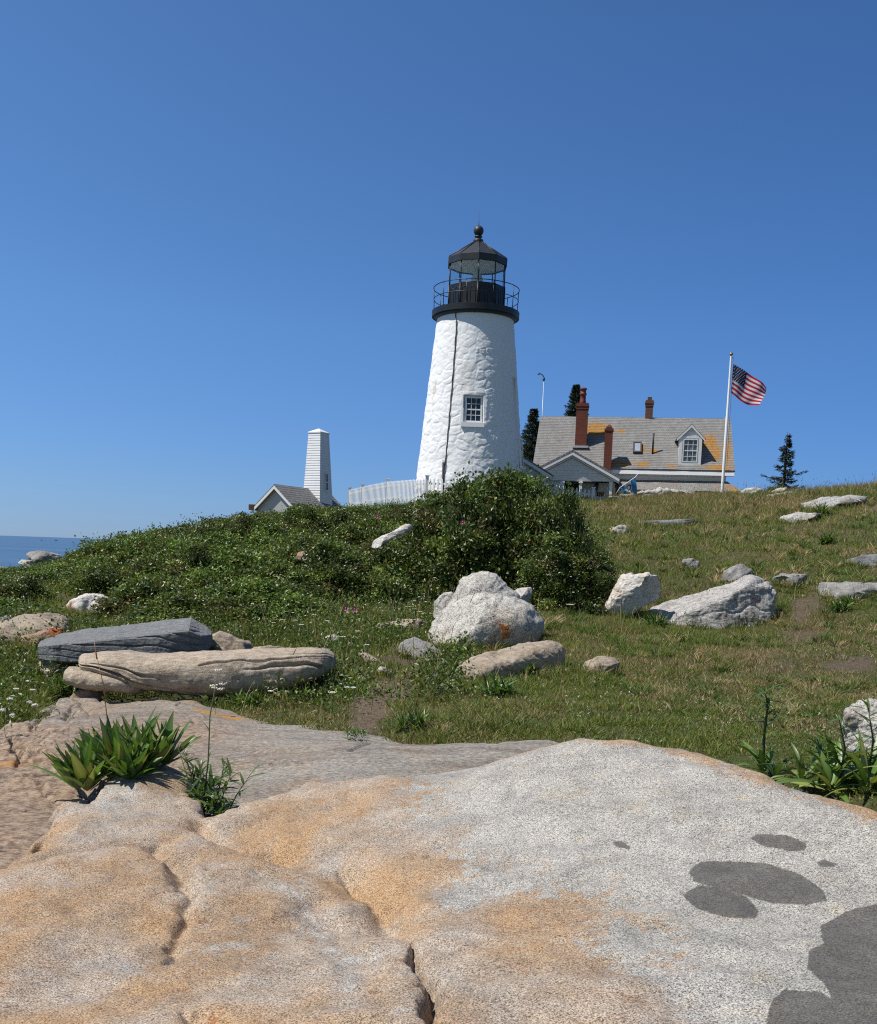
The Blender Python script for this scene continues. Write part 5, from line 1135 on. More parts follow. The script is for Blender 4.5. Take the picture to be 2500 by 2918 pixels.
for s in (-1, 1):
    for (o0, o1, vv0, vv1) in ((.085, .24, -.24, -.20), (.245, .33, -.12, -.06)):
        wdt = hw - .04
        m.hexa([gp_(s * wdt, vv0, zap_ - sl_ * wdt - o1), gp_(0, vv0, zap_ - o1), gp_(0, vv1, zap_ - o1), gp_(s * wdt, vv1, zap_ - sl_ * wdt - o1), gp_(s * wdt, vv0, zap_ - sl_ * wdt - o0), gp_(0, vv0, zap_ - o0), gp_(0, vv1, zap_ - o0), gp_(s * wdt, vv1, zap_ - sl_ * wdt - o0)])
m.build('rake_boards', M_whitep, house)
zop = P(1680, 1371, GY)[2]; wg = hw - .22
m = MB(); hz = lambda u: zap_ - sl_ * abs(u) - .34
m.add([gp_(-wg, 0, zop), gp_(wg, 0, zop), gp_(wg, 0, hz(wg)), gp_(0, 0, hz(0)), gp_(-wg, 0, hz(wg)), gp_(-wg, .1, zop), gp_(wg, .1, zop), gp_(wg, .1, hz(wg)), gp_(0, .1, hz(0)), gp_(-wg, .1, hz(wg))], [(0, 1, 2, 3, 4), (9, 8, 7, 6, 5), (0, 5, 6, 1), (1, 6, 7, 2), (0, 4, 9, 5)])
m.build('wing_gable', M_clap, house)
zgw = float(ground_z(*gp_(0, 0, 0)[:2])) - .5
m = MB()
ub = lambda px: (P(px, 1390, GY) - gp_(0, 0, 0)) @ gu
bk = 1.3
for (x0, x1, v0, v1) in ((-wg, ub(1607), .101, dep), (ub(1741), wg, bk, dep), (ub(1655), ub(1741) - .001, bk, dep), (ub(1607) + .002, ub(1655) - .001, bk + .12, dep)):
    m.hexa([gp_(x0, v0, zgw), gp_(x1, v0, zgw), gp_(x1, v1, zgw), gp_(x0, v1, zgw), gp_(x0, v0, zop - .0), gp_(x1, v0, zop), gp_(x1, v1, zop), gp_(x0, v1, zop)])
m.build('wing_wall', painted('grey_white_siding', (.66, .66, .64)), house)
m = MB(); m.hexa([gp_(ub(1609), bk - .02, zgw), gp_(ub(1653), bk - .02, zgw), gp_(ub(1653), bk + .1, zgw), gp_(ub(1609), bk + .1, zgw), gp_(ub(1609), bk - .02, zop - .05), gp_(ub(1653), bk - .02, zop - .05), gp_(ub(1653), bk + .1, zop - .05), gp_(ub(1609), bk + .1, zop - .05)])
m.build('door', M_dark, house)
for px in (1603, 1655, 1741):
    m = MB(); c0 = gp_(ub(px), .05, 0); m.box(c0 + ZU * ((zop + zgw) / 2 - .01), .13, .13, zop - zgw - .02, -GA); m.box(c0 + ZU * (zop - .075), .2, .2, .06, -GA); m.build('porch_post', M_whitep, house)
m = MB(); c0 = gp_(ub(1700), bk - .1, P(1700, 1384, GY)[2]); m.box(c0, .14, .14, .24, -GA); m.add([c0 + np.array(q) for q in ((-.1, -.1, .12), (.1, -.1, .12), (.1, .1, .12), (-.1, .1, .12), (0, 0, .24))], [(0, 1, 4), (1, 2, 4), (2, 3, 4), (3, 0, 4)]); m.tube([c0 + np.array([0, .0, -.12]), c0 + np.array([0, 0, -.2])], .03, 6)
m.build('wall_lantern', M_black, house)
# ---- low white passage between the tower and the wing
PY_ = 46.6; ppk = P(1462, 1283, PY_); pe = P(1579, 1357, PY_); phw = pe[0] - ppk[0]; psl = (ppk[2] - pe[2]) / phw
zpg = float(ground_z(ppk[0] + .8, PY_)) - .5
shed = thing('passage_shed', (ppk[0], PY_ + 1.5, zpg), 'low white gabled passage joining the lighthouse and the porch wing', 'shed')
for s in (-1, 1):
    a, b, c2, d = [ppk + np.array(q) for q in ((s * phw, -.2, -psl * phw), (s * phw, 3.2, -psl * phw), (0, 3.2, 0), (0, -.2, 0))]
    roof_plane('roof', a, b, c2, d, shed, None, .08, nu=12, nv=20)
m = MB(); pw = phw - .2
m.add([(ppk[0] - pw, PY_, zpg), (ppk[0] + pw, PY_, zpg), (ppk[0] + pw, PY_, ppk[2] - psl * pw - .12), (ppk[0], PY_, ppk[2] - .12), (ppk[0] - pw, PY_, ppk[2] - psl * pw - .12),
       (ppk[0] - pw, PY_ + 3, zpg), (ppk[0] + pw, PY_ + 3, zpg), (ppk[0] + pw, PY_ + 3, ppk[2] - psl * pw - .12), (ppk[0], PY_ + 3, ppk[2] - .12), (ppk[0] - pw, PY_ + 3, ppk[2] - psl * pw - .12)],
      [(0, 1, 2, 3, 4), (9, 8, 7, 6, 5), (1, 6, 7, 2), (5, 0, 4, 9)])
m.build('wall', M_clap, shed)
m = MB()
for s in (-1, 1):
    x0 = s * (phw - .03); m.hexa([ppk + np.array(q) for q in ((x0, -.23, -psl * abs(x0) - .24), (0, -.23, -.24), (0, -.17, -.24), (x0, -.17, -psl * abs(x0) - .24), (x0, -.23, -psl * abs(x0) - .085), (0, -.23, -.085), (0, -.17, -.085), (x0, -.17, -psl * abs(x0) - .085))])
m.build('rake_boards', M_whitep, shed)

# ------------------------------------------------------------------ bell tower and bell house by the shore
BY = 70.0; bc = P(906, 1400, BY); sc_ = BY / FPX
zb1 = P(906, 1236, BY)[2]; zbt = P(906, 1225, BY)[2]; zbg = float(ground_z(bc[0], BY)) - 1
def half(z): return (23.8 + (33.5 - 23.8) * (zb1 - z) / ((1400 - 1236) * sc_)) * sc_ * 1.16
BA = R(-30)      # turned so that a wide lit face and a narrow shaded one show
bt = thing('bell_tower', (bc[0], BY, zbg), 'tall tapering white clapboard tower with a low pyramid cap', 'tower')
def bq(z, k, f=1.0):
    a = BA + math.pi / 4 + k * math.pi / 2; r = half(z) * f * 1.04; return (bc[0] + r * math.cos(a), BY + r * math.sin(a), z)
m = MB(); nb = 26; zs = [zb1 - (zb1 - (P(906, 1420, BY)[2])) * k / nb for k in range(nb + 1)]; zs = zs + [zbg]
for k in range(len(zs) - 1):
    lo = [bq(zs[k + 1], j, 1.02) for j in range(4)]; hi = [bq(zs[k], j, .985) for j in range(4)]
    m.hexa(lo + hi)
m.build('wall', painted('bell_tower_paint', (.72, .72, .71), dirt=.3), bt)
m = MB(); m.hexa([bq(zb1 + .0, j, 1.07) for j in range(4)] + [bq(zb1 + .08, j, 1.09) for j in range(4)]); m.add([bq(zb1 + .08, j, 1.09) for j in range(4)] + [(bc[0], BY, zbt + .1)], [(0, 1, 4), (1, 2, 4), (2, 3, 4), (3, 0, 4)]); m.build('roof', M_whitep, bt)
m = MB(); g = MB()
zw0, zw1 = P(936, 1398, BY)[2], P(936, 1352, BY)[2]
def bw(k0, k1, f, z, o):
    a, b = np.array(bq(z, k0)), np.array(bq(z, k1)); p = a * (1 - f) + b * f; n = p - np.array([bc[0], BY, z]); mid = (a + b) / 2 - np.array([bc[0], BY, z]); mid /= np.linalg.norm(mid); return p + mid * o
KA, KB = (3, 0)
for (mm, f0, f1, za2, zb2, o0, o1) in ((g, .40, .62, zw0, zw1, .03, .05), (m, .36, .40, zw0 - .1, zw1 + .1, .03, .08), (m, .62, .66, zw0 - .1, zw1 + .1, .03, .08), (m, .40, .62, zw1, zw1 + .1, .03, .08), (m, .40, .62, zw0 - .1, zw0, .03, .08), (m, .50, .52, zw0, zw1, .052, .07), (m, .40, .50, (zw0 + zw1) / 2 - .03, (zw0 + zw1) / 2 + .03, .052, .07), (m, .52, .62, (zw0 + zw1) / 2 - .03, (zw0 + zw1) / 2 + .03, .052, .07)):
    mm.hexa([bw(KA, KB, f0, za2, o1), bw(KA, KB, f1, za2, o1), bw(KA, KB, f1, za2, o0), bw(KA, KB, f0, za2, o0), bw(KA, KB, f0, zb2, o1), bw(KA, KB, f1, zb2, o1), bw(KA, KB, f1, zb2, o0), bw(KA, KB, f0, zb2, o0)])
wn = m.build('window', M_whitep, bt); g.build('pane', M_pane, wn)
# bell house: gable toward the camera, ridge running back to the east
EY = 66.0; pk = P(788, 1380, EY); lw = P(716, 1450, EY); EA = R(52)
zeg = float(ground_z(pk[0], EY)) - 1
bh = thing('bell_house', (pk[0], EY, zeg), 'small gabled building with a grey shingle roof beside the tapering white tower', 'building')
eu = np.array([math.cos(R(-24)), math.sin(R(-24)), 0]); ev = np.array([math.cos(R(66)), math.sin(R(66)), 0])
hw_ = (pk[0] - lw[0]) / eu[0]; drop = pk[2] - lw[2]; s2 = drop / hw_
def ep(u, v, z): return np.array([pk[0], EY, 0]) + eu * u + ev * v + ZU * z
for s in (-1, 1):
    roof_plane('roof', ep(s * hw_, -.25, pk[2] - drop), ep(s * hw_, 6.5, pk[2] - drop), ep(0, 6.5, pk[2]), ep(0, -.25, pk[2]), bh, None, .1, shingle_mat('bell_house_shingles', .22, 0) if s < 0 else bpy.data.materials['bell_house_shingles'], nu=30, nv=20)
m = MB(); w_ = hw_ - .25; z1_ = pk[2] - s2 * w_ - .14
m.add([ep(-w_, 0, zeg), ep(w_, 0, zeg), ep(w_, 0, z1_), ep(0, 0, pk[2] - .14), ep(-w_, 0, z1_), ep(-w_, 6.3, zeg), ep(w_, 6.3, zeg), ep(w_, 6.3, z1_), ep(0, 6.3, pk[2] - .14), ep(-w_, 6.3, z1_)], [(0, 1, 2, 3, 4), (9, 8, 7, 6, 5), (1, 6, 7, 2), (5, 0, 4, 9)])
m.build('wall', painted('grey_gable_boards', (.40, .40, .39)), bh)
m = MB()
for s in (-1, 1):
    x0 = s * (hw_ - .05)
    m.hexa([ep(x0, -.28, pk[2] - s2 * abs(x0) - .30), ep(0, -.28, pk[2] - .30), ep(0, -.2, pk[2] - .30), ep(x0, -.2, pk[2] - s2 * abs(x0) - .30), ep(x0, -.28, pk[2] - s2 * abs(x0) - .1), ep(0, -.28, pk[2] - .1), ep(0, -.2, pk[2] - .1), ep(x0, -.2, pk[2] - s2 * abs(x0) - .1)])
m.build('rake_boards', M_whitep, bh)
m = MB(); c0 = P(718, 1440, EY); m.box((c0[0], EY + .6, c0[2] - .1), .55, .5, .35); m.build('chimney', M_brick2, bh)

# ------------------------------------------------------------------ picket fences
def fence(label, posts, Ys, hgt, gap=.165, name='picket_fence', last=True):
    """posts: photo pixels of post tops"""
    tops = [P(px, py, Y) for (px, py), Y in zip(posts, Ys)]
    f = thing(name, (tops[0][0], tops[0][1], tops[0][2] - hgt), label, 'fence')
    for k, p in enumerate(tops):
        m = MB(); m.box((p[0], p[1], p[2] - hgt / 2), .13, .13, hgt); m.box((p[0], p[1], p[2] + .02), .18, .18, .04); m.build('post', M_whitep, f)
    for k in range(len(tops) - 1):
        a, b = tops[k], tops[k + 1]; d = b - a; L = np.linalg.norm(d[:2]); n = int(L / gap); e = d / L; ang = math.atan2(d[1], d[0]); m = MB(); r = MB()
        pr = np.array([e[1], -e[0], 0]); pr = pr / np.linalg.norm(pr); pr = pr if pr[1] < 0 else -pr
        for i in range(1, n):
            q = a + d * (i / n) + pr * .05; w2 = .036; zt2 = q[2] - .10 + random.uniform(-.012, .012); z0 = q[2] - hgt + .08
            ex = np.array([math.cos(ang), math.sin(ang), 0]); th_ = pr * .011
            F_ = [q + ex * x for x in (-w2, w2)]
            fr = [np.array([*p[:2], z]) for p, z in ((F_[0], z0), (F_[1], z0), (F_[1], zt2 - .05), (q, zt2), (F_[0], zt2 - .05))]
            m.add([p + th_ for p in fr] + [p - th_ for p in fr], [(0, 1, 2, 3, 4), (9, 8, 7, 6, 5)] + [(i_, i_ + 5, (i_ + 1) % 5 + 5, (i_ + 1) % 5) for i_ in range(5)])
        m.build('picket_panel', M_whitep, f)
        for zo in (.3, hgt - .3):
            A = a + pr * .018 - ZU * zo + e * .066; B = b + pr * .018 - ZU * zo - e * .066
            r.hexa([A - ZU * .04 - pr * .018, B - ZU * .04 - pr * .018, B - ZU * .04 + pr * .018, A - ZU * .04 + pr * .018, A + ZU * .04 - pr * .018, B + ZU * .04 - pr * .018, B + ZU * .04 + pr * .018, A + ZU * .04 + pr * .018])
        r.build('rails', M_whitep, f)
    return f
fence('long white picket fence running up to the lighthouse behind the bushes', [(997, 1390), (1034, 1381), (1105, 1366), (1218, 1357), (1330, 1358)], [52, 50.2, 47, 42.4, 41.6], 1.15)
fence('short white picket fence in front of the porch wing', [(1600, 1376), (1692, 1391)], [46.4, 45.9], 1.0)

# ------------------------------------------------------------------ flags, poles
fpb = P(2057, 1413, 46); fpt = P(2085, 1013, 46); gz2 = float(ground_z(fpb[0], 46))
fx = (fpb[0] + fpt[0]) / 2
flp = thing('flagpole', (fx, 46, gz2), 'tall white flagpole with a bronze ball beside the house', 'flagpole')
m = MB(); zj = P(2070, 1187, 46)[2]; m.lathe((fx, 46), [(.066, gz2 - .3), (.062, zj), (.052, zj + .03), (.045, fpt[2] - .1), (.035, fpt[2])], 20); m.build('pole', M_whitep, flp)
m = MB(); m.ball((fx, 46, fpt[2] + .06), .075, 18); m.build('ball_finial', M_copper, flp)
m = MB(); hx = fx + .085; m.tube([(hx, 45.95, fpt[2] - .1), (hx + .012, 45.95, (fpt[2] + zj) / 2), (fx + .12, 45.95, gz2 + 1.3)], .008, 5); m.tube([(fx, 46, fpt[2] - .1), (hx, 45.95, fpt[2] - .1)], .02, 6); m.build('halyard', M_cable, flp)
# stars and stripes
TL, TR, BL, BR = [P(px, py, 46) for px, py in ((2091, 1037), (2183, 1108), (2083, 1119), (2155, 1162))]
nu_, nv_ = 76, 52
def flag_pt(u, v):
    p = TL * (1 - u) * (1 - v) + TR * u * (1 - v) + BL * (1 - u) * v + BR * u * v
    p = p + ZU * (.10 * math.sin(math.pi * u) * (1 - v) * .7 - .10 * math.sin(math.pi * u) * v + .03 * math.sin(7 * u + 1.5 * v) * u)
    dep_ = -.30 * u + .22 * math.sin(6.0 * u - 1.8 * v) * u + .07 * math.sin(13 * u + 3 * v + 1) * u + (.20 * u * u * (1 - v))
    return p + np.array([.03 * math.sin(5 * v) * u, dep_, 0])
V = []; M_ = []; F_ = []
for j in range(nv_ + 1):
    for i in range(nu_ + 1): V.append(flag_pt(i / nu_, j / nv_))
for j in range(nv_):
    for i in range(nu_):
        b = j * (nu_ + 1) + i; F_.append((b, b + nu_ + 1, b + nu_ + 2, b + 1)); s = j * 13 // nv_
        M_.append(2 if (s < 7 and i < nu_ * .4) else (0 if s % 2 == 0 else 1))
def cloth(name, col):
    t = NT(name); c = t.coord(); return t.out(t.ramp(t.noise(c, 40, 3), [(.3, tuple(v * .88 for v in col)), (.7, col)]), .8, None, .2, trans=(.35, col))
M_red, M_wcl, M_navy = cloth('red_cloth', (.42, .018, .045)), cloth('white_cloth', (.62, .62, .63)), cloth('navy_cloth', (.018, .022, .075))
base = np.array(TL); nn = len(V)
# stars, sewn on both faces
SV = []; SF = []
for r_ in range(9):
    for k in range(6 if r_ % 2 == 0 else 5):
        u = .4 * ((k + .5) / 6 if r_ % 2 == 0 else (k + 1) / 6); v = 7 / 13 * (r_ + .5) / 9
        p = flag_pt(u, v); a = flag_pt(u + .01, v) - p; a /= np.linalg.norm(a); b = flag_pt(u, v - .01) - p; b /= np.linalg.norm(b); n_ = np.cross(a, b)
        for sgn in (-1, 1):
            o0 = len(V) + len(SV); SV.append(p + n_ * .007 * sgn)
            for q in range(10):
                rr = .038 if q % 2 == 0 else .016; an = math.pi / 2 + q * math.pi / 5; SV.append(p + n_ * .006 * sgn + (a * math.cos(an) + b * math.sin(an)) * rr)
            for q in range(10): SF.append((o0, o0 + 1 + q, o0 + 1 + (q + 1) % 10))
me = mesh_np('flag', np.array(V + SV) - base, np.array(F_), np.array(SF), midx=M_ + [1] * len(SF))
link('national_flag', me, [M_red, M_wcl, M_navy], loc=base, label='red, white and blue striped flag with stars flying from the tall flagpole', category='flag') if False else tag(link('national_flag', me, [M_red, M_wcl, M_navy], loc=base), 'red, white and blue flag with stars and stripes flying from the tall flagpole', 'flag')
# blue and white word flag on a leaning staff
OY = 47.6; s0, s1 = P(1770, 1405, OY), P(1818, 1351, OY)
of = thing('word_flag', (s0[0], OY, s0[2]), 'blue and white flag with the letters OP on a leaning staff by the porch', 'flag')
A_, B_, C_, D_ = [P(px, py, OY) for px, py in ((1811, 1360), (1768, 1389), (1779, 1408), (1817, 1408))]
m = MB(); m.tube([s1, A_, B_, B_ + (B_ - A_) * .25 + np.array([0, .2, -.2])], .018, 8); m.ball(s1, .03, 8); m.build('staff', M_whitep, of)
M_blue = cloth('blue_cloth', (.035, .20, .42)); M_blue2 = cloth('pale_blue_cloth', (.20, .42, .60))
def of_pt(u, v):
    """u down the staff edge to the far edge, v across"""
    a = A_ * (1 - v) + B_ * v; b = D_ * (1 - v) + C_ * v
    p = a * (1 - u) + b * u; return p + np.array([0, -.10 * math.sin(5 * u + 6 * v) * u - .05 * math.sin(11 * v + 3 * u), 0])
V = []; F_ = []; M_ = []; n1_, n2_ = 28, 36
for j in range(n1_ + 1):
    for i in range(n2_ + 1): V.append(of_pt(j / n1_, i / n2_))
for j in range(n1_):
    for i in range(n2_):
        b = j * (n2_ + 1) + i; F_.append((b, b + 1, b + n2_ + 2, b + n2_ + 1)); f = i / n2_
        M_.append(0 if f < .30 else (1 if f < .72 else (2 if f < .80 else 0)))
me = mesh_np('cloth', np.array(V) - wloc(of), np.array(F_), midx=M_); link('cloth', me, [M_blue, M_wcl, M_blue2], of)
# the two letters that show, bent onto the cloth
def letter(strokes, name):
    V = []; F_ = []
    for L in strokes:
        for k in range(len(L) - 1):
            a, b = np.array(L[k]), np.array(L[k + 1]); d = (b - a) / np.linalg.norm(b - a); n = np.array([-d[1], d[0]]) * .042
            o0 = len(V)
            for q in (a - n, a + n, b + n, b - n):
                p = of_pt(q[0], q[1]); e1 = of_pt(q[0] + .01, q[1]) - p; e2 = of_pt(q[0], q[1] + .01) - p; nr = np.cross(e1, e2); nr /= np.linalg.norm(nr); nr = nr if nr[1] < 0 else -nr
                V.append(p + nr * .012)
            F_.append((o0, o0 + 1, o0 + 2, o0 + 3))
    me = mesh_np(name, np.array(V) - wloc(of), np.array(F_)); link(name, me, plain('black_lettering', (.02, .02, .03), .8) if 'black_lettering' not in bpy.data.materials else bpy.data.materials['black_lettering'], of)
uc, vc = .40, .51
letter([[(uc + .17 * math.sin(a), vc + .15 * math.cos(a)) for a in np.linspace(0, 2 * math.pi, 19)]], 'lettering')
uc = .80
letter([[(uc + .17, vc + .11), (uc - .14, vc + .11), (uc - .14, vc - .03)] + [(uc - .05 - .09 * math.cos(a), vc - .03 - .09 * math.sin(a)) for a in np.linspace(0.2, math.pi, 8)] + [(uc + .04, vc + .10)]], 'lettering')
# thin weather mast on the roof end
wm0 = P(1545, 1200, 57.0); wm1 = P(1548, 1076, 57.0)
ws = thing('weather_mast', (wm0[0], 57, zgr), 'thin weather mast with a small vane rising behind the roof end', 'mast')
m = MB(); m.tube([(wm0[0], 57, zgr), (wm0[0], 57, wm1[2])], .019, 6); m.build('pole', M_steel, ws)
m = MB(); q = np.array([wm0[0], 57, wm1[2]]); m.tube([q, q + np.array([-.06, 0, .12]), q + np.array([-.2, 0, .2]), q + np.array([-.28, 0, .2])], .025, 6); m.tube([q + np.array([-.28, 0, .26]), q + np.array([-.28, 0, .12])], .03, 6); m.tube([q + np.array([-.36, 0, .18]), q + np.array([-.2, 0, .19])], .02, 6); m.tube([q, q - ZU * .16], .06, 8); m.build('sensor_head', M_black, ws)
# flower pot by the porch
c0 = P(1711, 1411, 46.2); fpz = float(ground_z(c0[0], c0[1]))
pot = thing('flower_pot', (c0[0], c0[1], fpz), 'small reddish flower pot on the ground by the porch', 'pot')
m = MB(); m.lathe((c0[0], c0[1]), [(.02, fpz), (.12, fpz), (.17, fpz + .26), (.19, fpz + .27), (.19, fpz + .31), (.16, fpz + .31), (.15, fpz + .27), (.01, fpz + .26)], 18); m.build('pot', plain('terracotta', (.22, .08, .05), .8), pot)
# two far lobster boats
for (px, py, lab) in ((118, 1540, 'tiny dark boat far out near the sea horizon'), (159, 1541.5, 'tiny dark boat far out with a taller cabin')):
    d = ray(px, py); q = EYE + d * (-EYE[2] / d[2]); s_ = 1.0 if px < 130 else 1.25
    bo = thing('fishing_boat', (q[0], q[1], 0), lab, 'boat')
    m = MB(); m.add([q + np.array(v) * s_ for v in ((-3.5, -1, 0), (2.5, -1.1, 0), (4.2, 0, 0), (2.5, 1.1, 0), (-3.5, 1, 0), (-3.6, -1.2, 1), (2.5, -1.5, 1.3), (5, 0, 1.7), (2.5, 1.5, 1.3), (-3.6, 1.2, 1))], [(0, 1, 6, 5), (1, 2, 7, 6), (2, 3, 8, 7), (3, 4, 9, 8), (4, 0, 5, 9), (5, 6, 7, 8, 9)]); m.build('hull', M_black, bo)
    m = MB(); m.box(q + np.array([.8, 0, 1.1 + s_ * 1.1]), 2 * s_, 1.8, 2.1 * s_); m.box(q + np.array([.8, 0, 1.2 + s_ * 2.2]), 2.4 * s_, 2.0, .15); m.build('cabin', plain('dark_cabin_paint', (.06, .065, .075), .6) if 'dark_cabin_paint' not in bpy.data.materials else bpy.data.materials['dark_cabin_paint'], bo)
# ------------------------------------------------------------------ leaf and blade makers
def unit(v): return v / np.maximum(np.linalg.norm(v, axis=-1, keepdims=True), 1e-9)
def rhomb(base, d, n, L, Wd, col, fold=.25):
    """one folded leaf each: base, direction, face normal, length, width"""
    s = unit(np.cross(d, n)); m = base + d * (L * .45)[:, None]; nn = unit(np.cross(s, d))
    up = nn * (Wd * fold)[:, None]
    V = np.stack([base, m + s * (Wd / 2)[:, None] + up, base + d * L[:, None], m - s * (Wd / 2)[:, None] + up], 1).reshape(-1, 3)
    i = np.arange(len(base))[:, None] * 4
    F = np.concatenate([i + np.array([[0, 1, 2]]), i + np.array([[0, 2, 3]])])
    return V, F, np.repeat(col, 4, 0)
def blades(base, d, L, Wd, col, bend, two=True):
    """grass blades: bent triangles"""
    n = len(base); side = unit(np.stack([d[:, 1], -d[:, 0], np.zeros(n)], -1) + 1e-4 * np.array([1, 0, 0]))
    a = rng.uniform(0, np.pi, n); side = np.stack([np.cos(a), np.sin(a), np.zeros(n)], -1)
    tip = base + d * L[:, None]; tip = tip + bend * L[:, None]
    if two:
        mid = base + d * (L * .55)[:, None] + bend * (L * .2)[:, None]
        V = np.stack([base - side * (Wd / 2)[:, None], base + side * (Wd / 2)[:, None], mid + side * (Wd * .42)[:, None], mid - side * (Wd * .42)[:, None], tip], 1).reshape(-1, 3)
        i = np.arange(n)[:, None] * 5; F = np.concatenate([i + np.array([[0, 1, 2]]), i + np.array([[0, 2, 3]]), i + np.array([[3, 2, 4]])]); c = np.repeat(col, 5, 0)
    else:
        V = np.stack([base - side * (Wd / 2)[:, None], base + side * (Wd / 2)[:, None], tip], 1).reshape(-1, 3)
        F = np.arange(n)[:, None] * 3 + np.array([[0, 1, 2]]); c = np.repeat(col, 3, 0)
    return V, F, c
def join(parts):
    o = 0; V = []; F = []; C = []
    for v, f, c in parts: V.append(v); F.append(f + o); C.append(c); o += len(v)
    return np.vstack(V), np.vstack(F), np.vstack(C)
def leaf_mat(name, tr=.25, rough=.5, spec=.4):
    t = NT(name); a = t.attr('Col', 'Color'); b = t.mix(1, a, (1.5, 1.45, .7), 'MULTIPLY')
    return t.out(a, rough, None, spec, trans=(tr, b))
M_leaf = leaf_mat('rose_leaf', .22, .42, .45); M_grass = leaf_mat('grass_blade', .3, .6, .25); M_broad = leaf_mat('broad_leaf', .25, .38, .5)
M_stem = plain('brown_stems', (.075, .055, .038), .85, .2, var=.3)
M_needle = leaf_mat('spruce_needles', .05, .7, .2)
def rdir(n, up=0.0):
    v = rng.normal(size=(n, 3)); v = unit(v); v[:, 2] += up; return unit(v)
def varcol(n, base, var=.25, hue=.12):
    c = np.asarray(base) * (1 + var * rng.normal(size=(n, 1))); c = c * (1 + hue * rng.normal(size=(n, 3)) * np.array([1, .5, .6]))
    return np.clip(c, .004, .9)

# ------------------------------------------------------------------ rose bushes
def bush_mesh(seed, nclump, nleaf, lsz, cols, spread=.15, inner=.45, zs=1.0):
    global rng
    rng = np.random.default_rng(seed)
    P_ = []; cd = rdir(nclump, .15); cd[:, 2] = np.abs(cd[:, 2]) * 1.0 - .12
    rad = rng.uniform(inner, 1.0, nclump) ** .6 * (1 + .34 * vnoise(cd[:, 0] * 1.9, cd[:, 1] * 1.9, cd[:, 2] * 1.9, seed))
    cc = cd * rad[:, None]; cc[:, 2] = np.maximum(cc[:, 2], .02) * zs
    for k in range(nclump):
        n = int(nleaf * rng.uniform(.5, 1.4)); off = rng.normal(size=(n, 3)) * spread * rng.uniform(.6, 1.25) * np.array([1, 1, .75])
        b = cc[k] + off; b[:, 2] = np.abs(b[:, 2])
        out = unit(b / np.array([1, 1, zs]) + np.array([0, 0, .15])); d = unit(out * .5 + rdir(n) * .9 + np.array([0, 0, .1])); nn = unit(out * .6 + rdir(n) * .8 + np.array([0, 0, .5]))
        base = np.asarray(cols[rng.choice(len(cols), p=CP)]); c = varcol(n, base * rng.uniform(.75, 1.25), .28, .1)
        y = rng.random(n) < .018; c[y] = varcol(y.sum(), (.30, .26, .05), .2)
        P_.append(rhomb(b, d, nn, lsz * rng.uniform(.6, 1.3, n), lsz * rng.uniform(.42, .75, n), c))
    V, F, C = join(P_); me = mesh_np('foliage', V, F3=F, attrs={'Col': C}, smooth=False); me.materials.append(M_leaf)
    m = MB()
    for k in range(0, nclump, 2):
        e = cc[k]; m.tube([(e[0] * .18, e[1] * .18, -.1), (e[0] * .5 + .05 * rng.normal(), e[1] * .5 + .05 * rng.normal(), e[2] * .55), tuple(e * 1.0)], [.014, .011, .005], 4, caps=False)
    for k in range(26):      # bare twigs above the leaves
        e = cc[rng.integers(nclump)]; q = e + unit(e + np.array([0, 0, .8])) * rng.uniform(.12, .3); m.tube([tuple(e * .8), tuple(q)], [.006, .003], 3, caps=False)
    sm = bpy.data.meshes.new('stems'); sm.from_pydata(m.v, [], m.f); sm.update(); sm.materials.append(M_stem)
    return me, sm
CP = [.48, .26, .16, .10]
DARK = [(.060, .088, .018), (.100, .145, .028), (.160, .205, .042), (.110, .095, .036)]
LITE = [(.095, .145, .028), (.155, .22, .044), (.075, .11, .022), (.17, .18, .05)]
BUSH = [bush_mesh(100 + k, 75, 190, .088, DARK, .14) for k in range(4)] + [bush_mesh(110 + k, 65, 170, .092, LITE, .15) for k in range(2)]
TALL = [bush_mesh(130 + k, 130, 190, .088, DARK, .13, .5, 2.0) for k in range(2)]
HERB = [bush_mesh(120 + k, 70, 120, .085, LITE, .2, .5) for k in range(2)]
def add_bush(mesh, x, y, rx, rz, label, group, name='rose_bush', cat='bush', z=None):
    gz_ = float(ground_z(x, y)) if z is None else z
    o = thing(name, (x, y, gz_ - .05), label, cat, group); o.scale = (rx, rx * rng.uniform(.9, 1.1), rz); o.rotation_euler = (0, 0, rng.uniform(0, 6.28))
    for nm, me in (('foliage', mesh[0]), ('stems', mesh[1])):
        c = bpy.data.objects.new(nm, me); COL.objects.link(c); c.parent = o
    return o
rng = np.random.default_rng(5)
SKY = np.array([(-900, 1660), (-300, 1650), (0, 1612), (60, 1600), (100, 1592), (170, 1590), (235, 1562), (300, 1520), (400, 1480), (480, 1462), (560, 1452), (640, 1450), (700, 1440), (760, 1435), (850, 1420), (900, 1414), (1000, 1426), (1100, 1430), (1180, 1420), (1240, 1398), (1300, 1378), (1340, 1366), (1400, 1344), (1460, 1345), (1520, 1352), (1580, 1366), (1620, 1384), (1645, 1440), (1665, 1490), (1700, 1530), (1740, 1560), (1760, 1600), (1762, 1640)], float)
BASE = np.array([(-900, 1790), (0, 1785), (300, 1788), (600, 1788), (900, 1752), (1100, 1722), (1300, 1700), (1500, 1712), (1640, 1715), (1750, 1690)], float)
G_T = 'rose bushes grown together in the thicket below the lighthouse'
G_L = 'low shrubs covering the shore slope'
nb_ = 0
rows = [16.4, 17.2, 18.3, 19.5, 20.8, 22.2, 23.8, 25.6, 27.6, 30, 33, 37, 41]
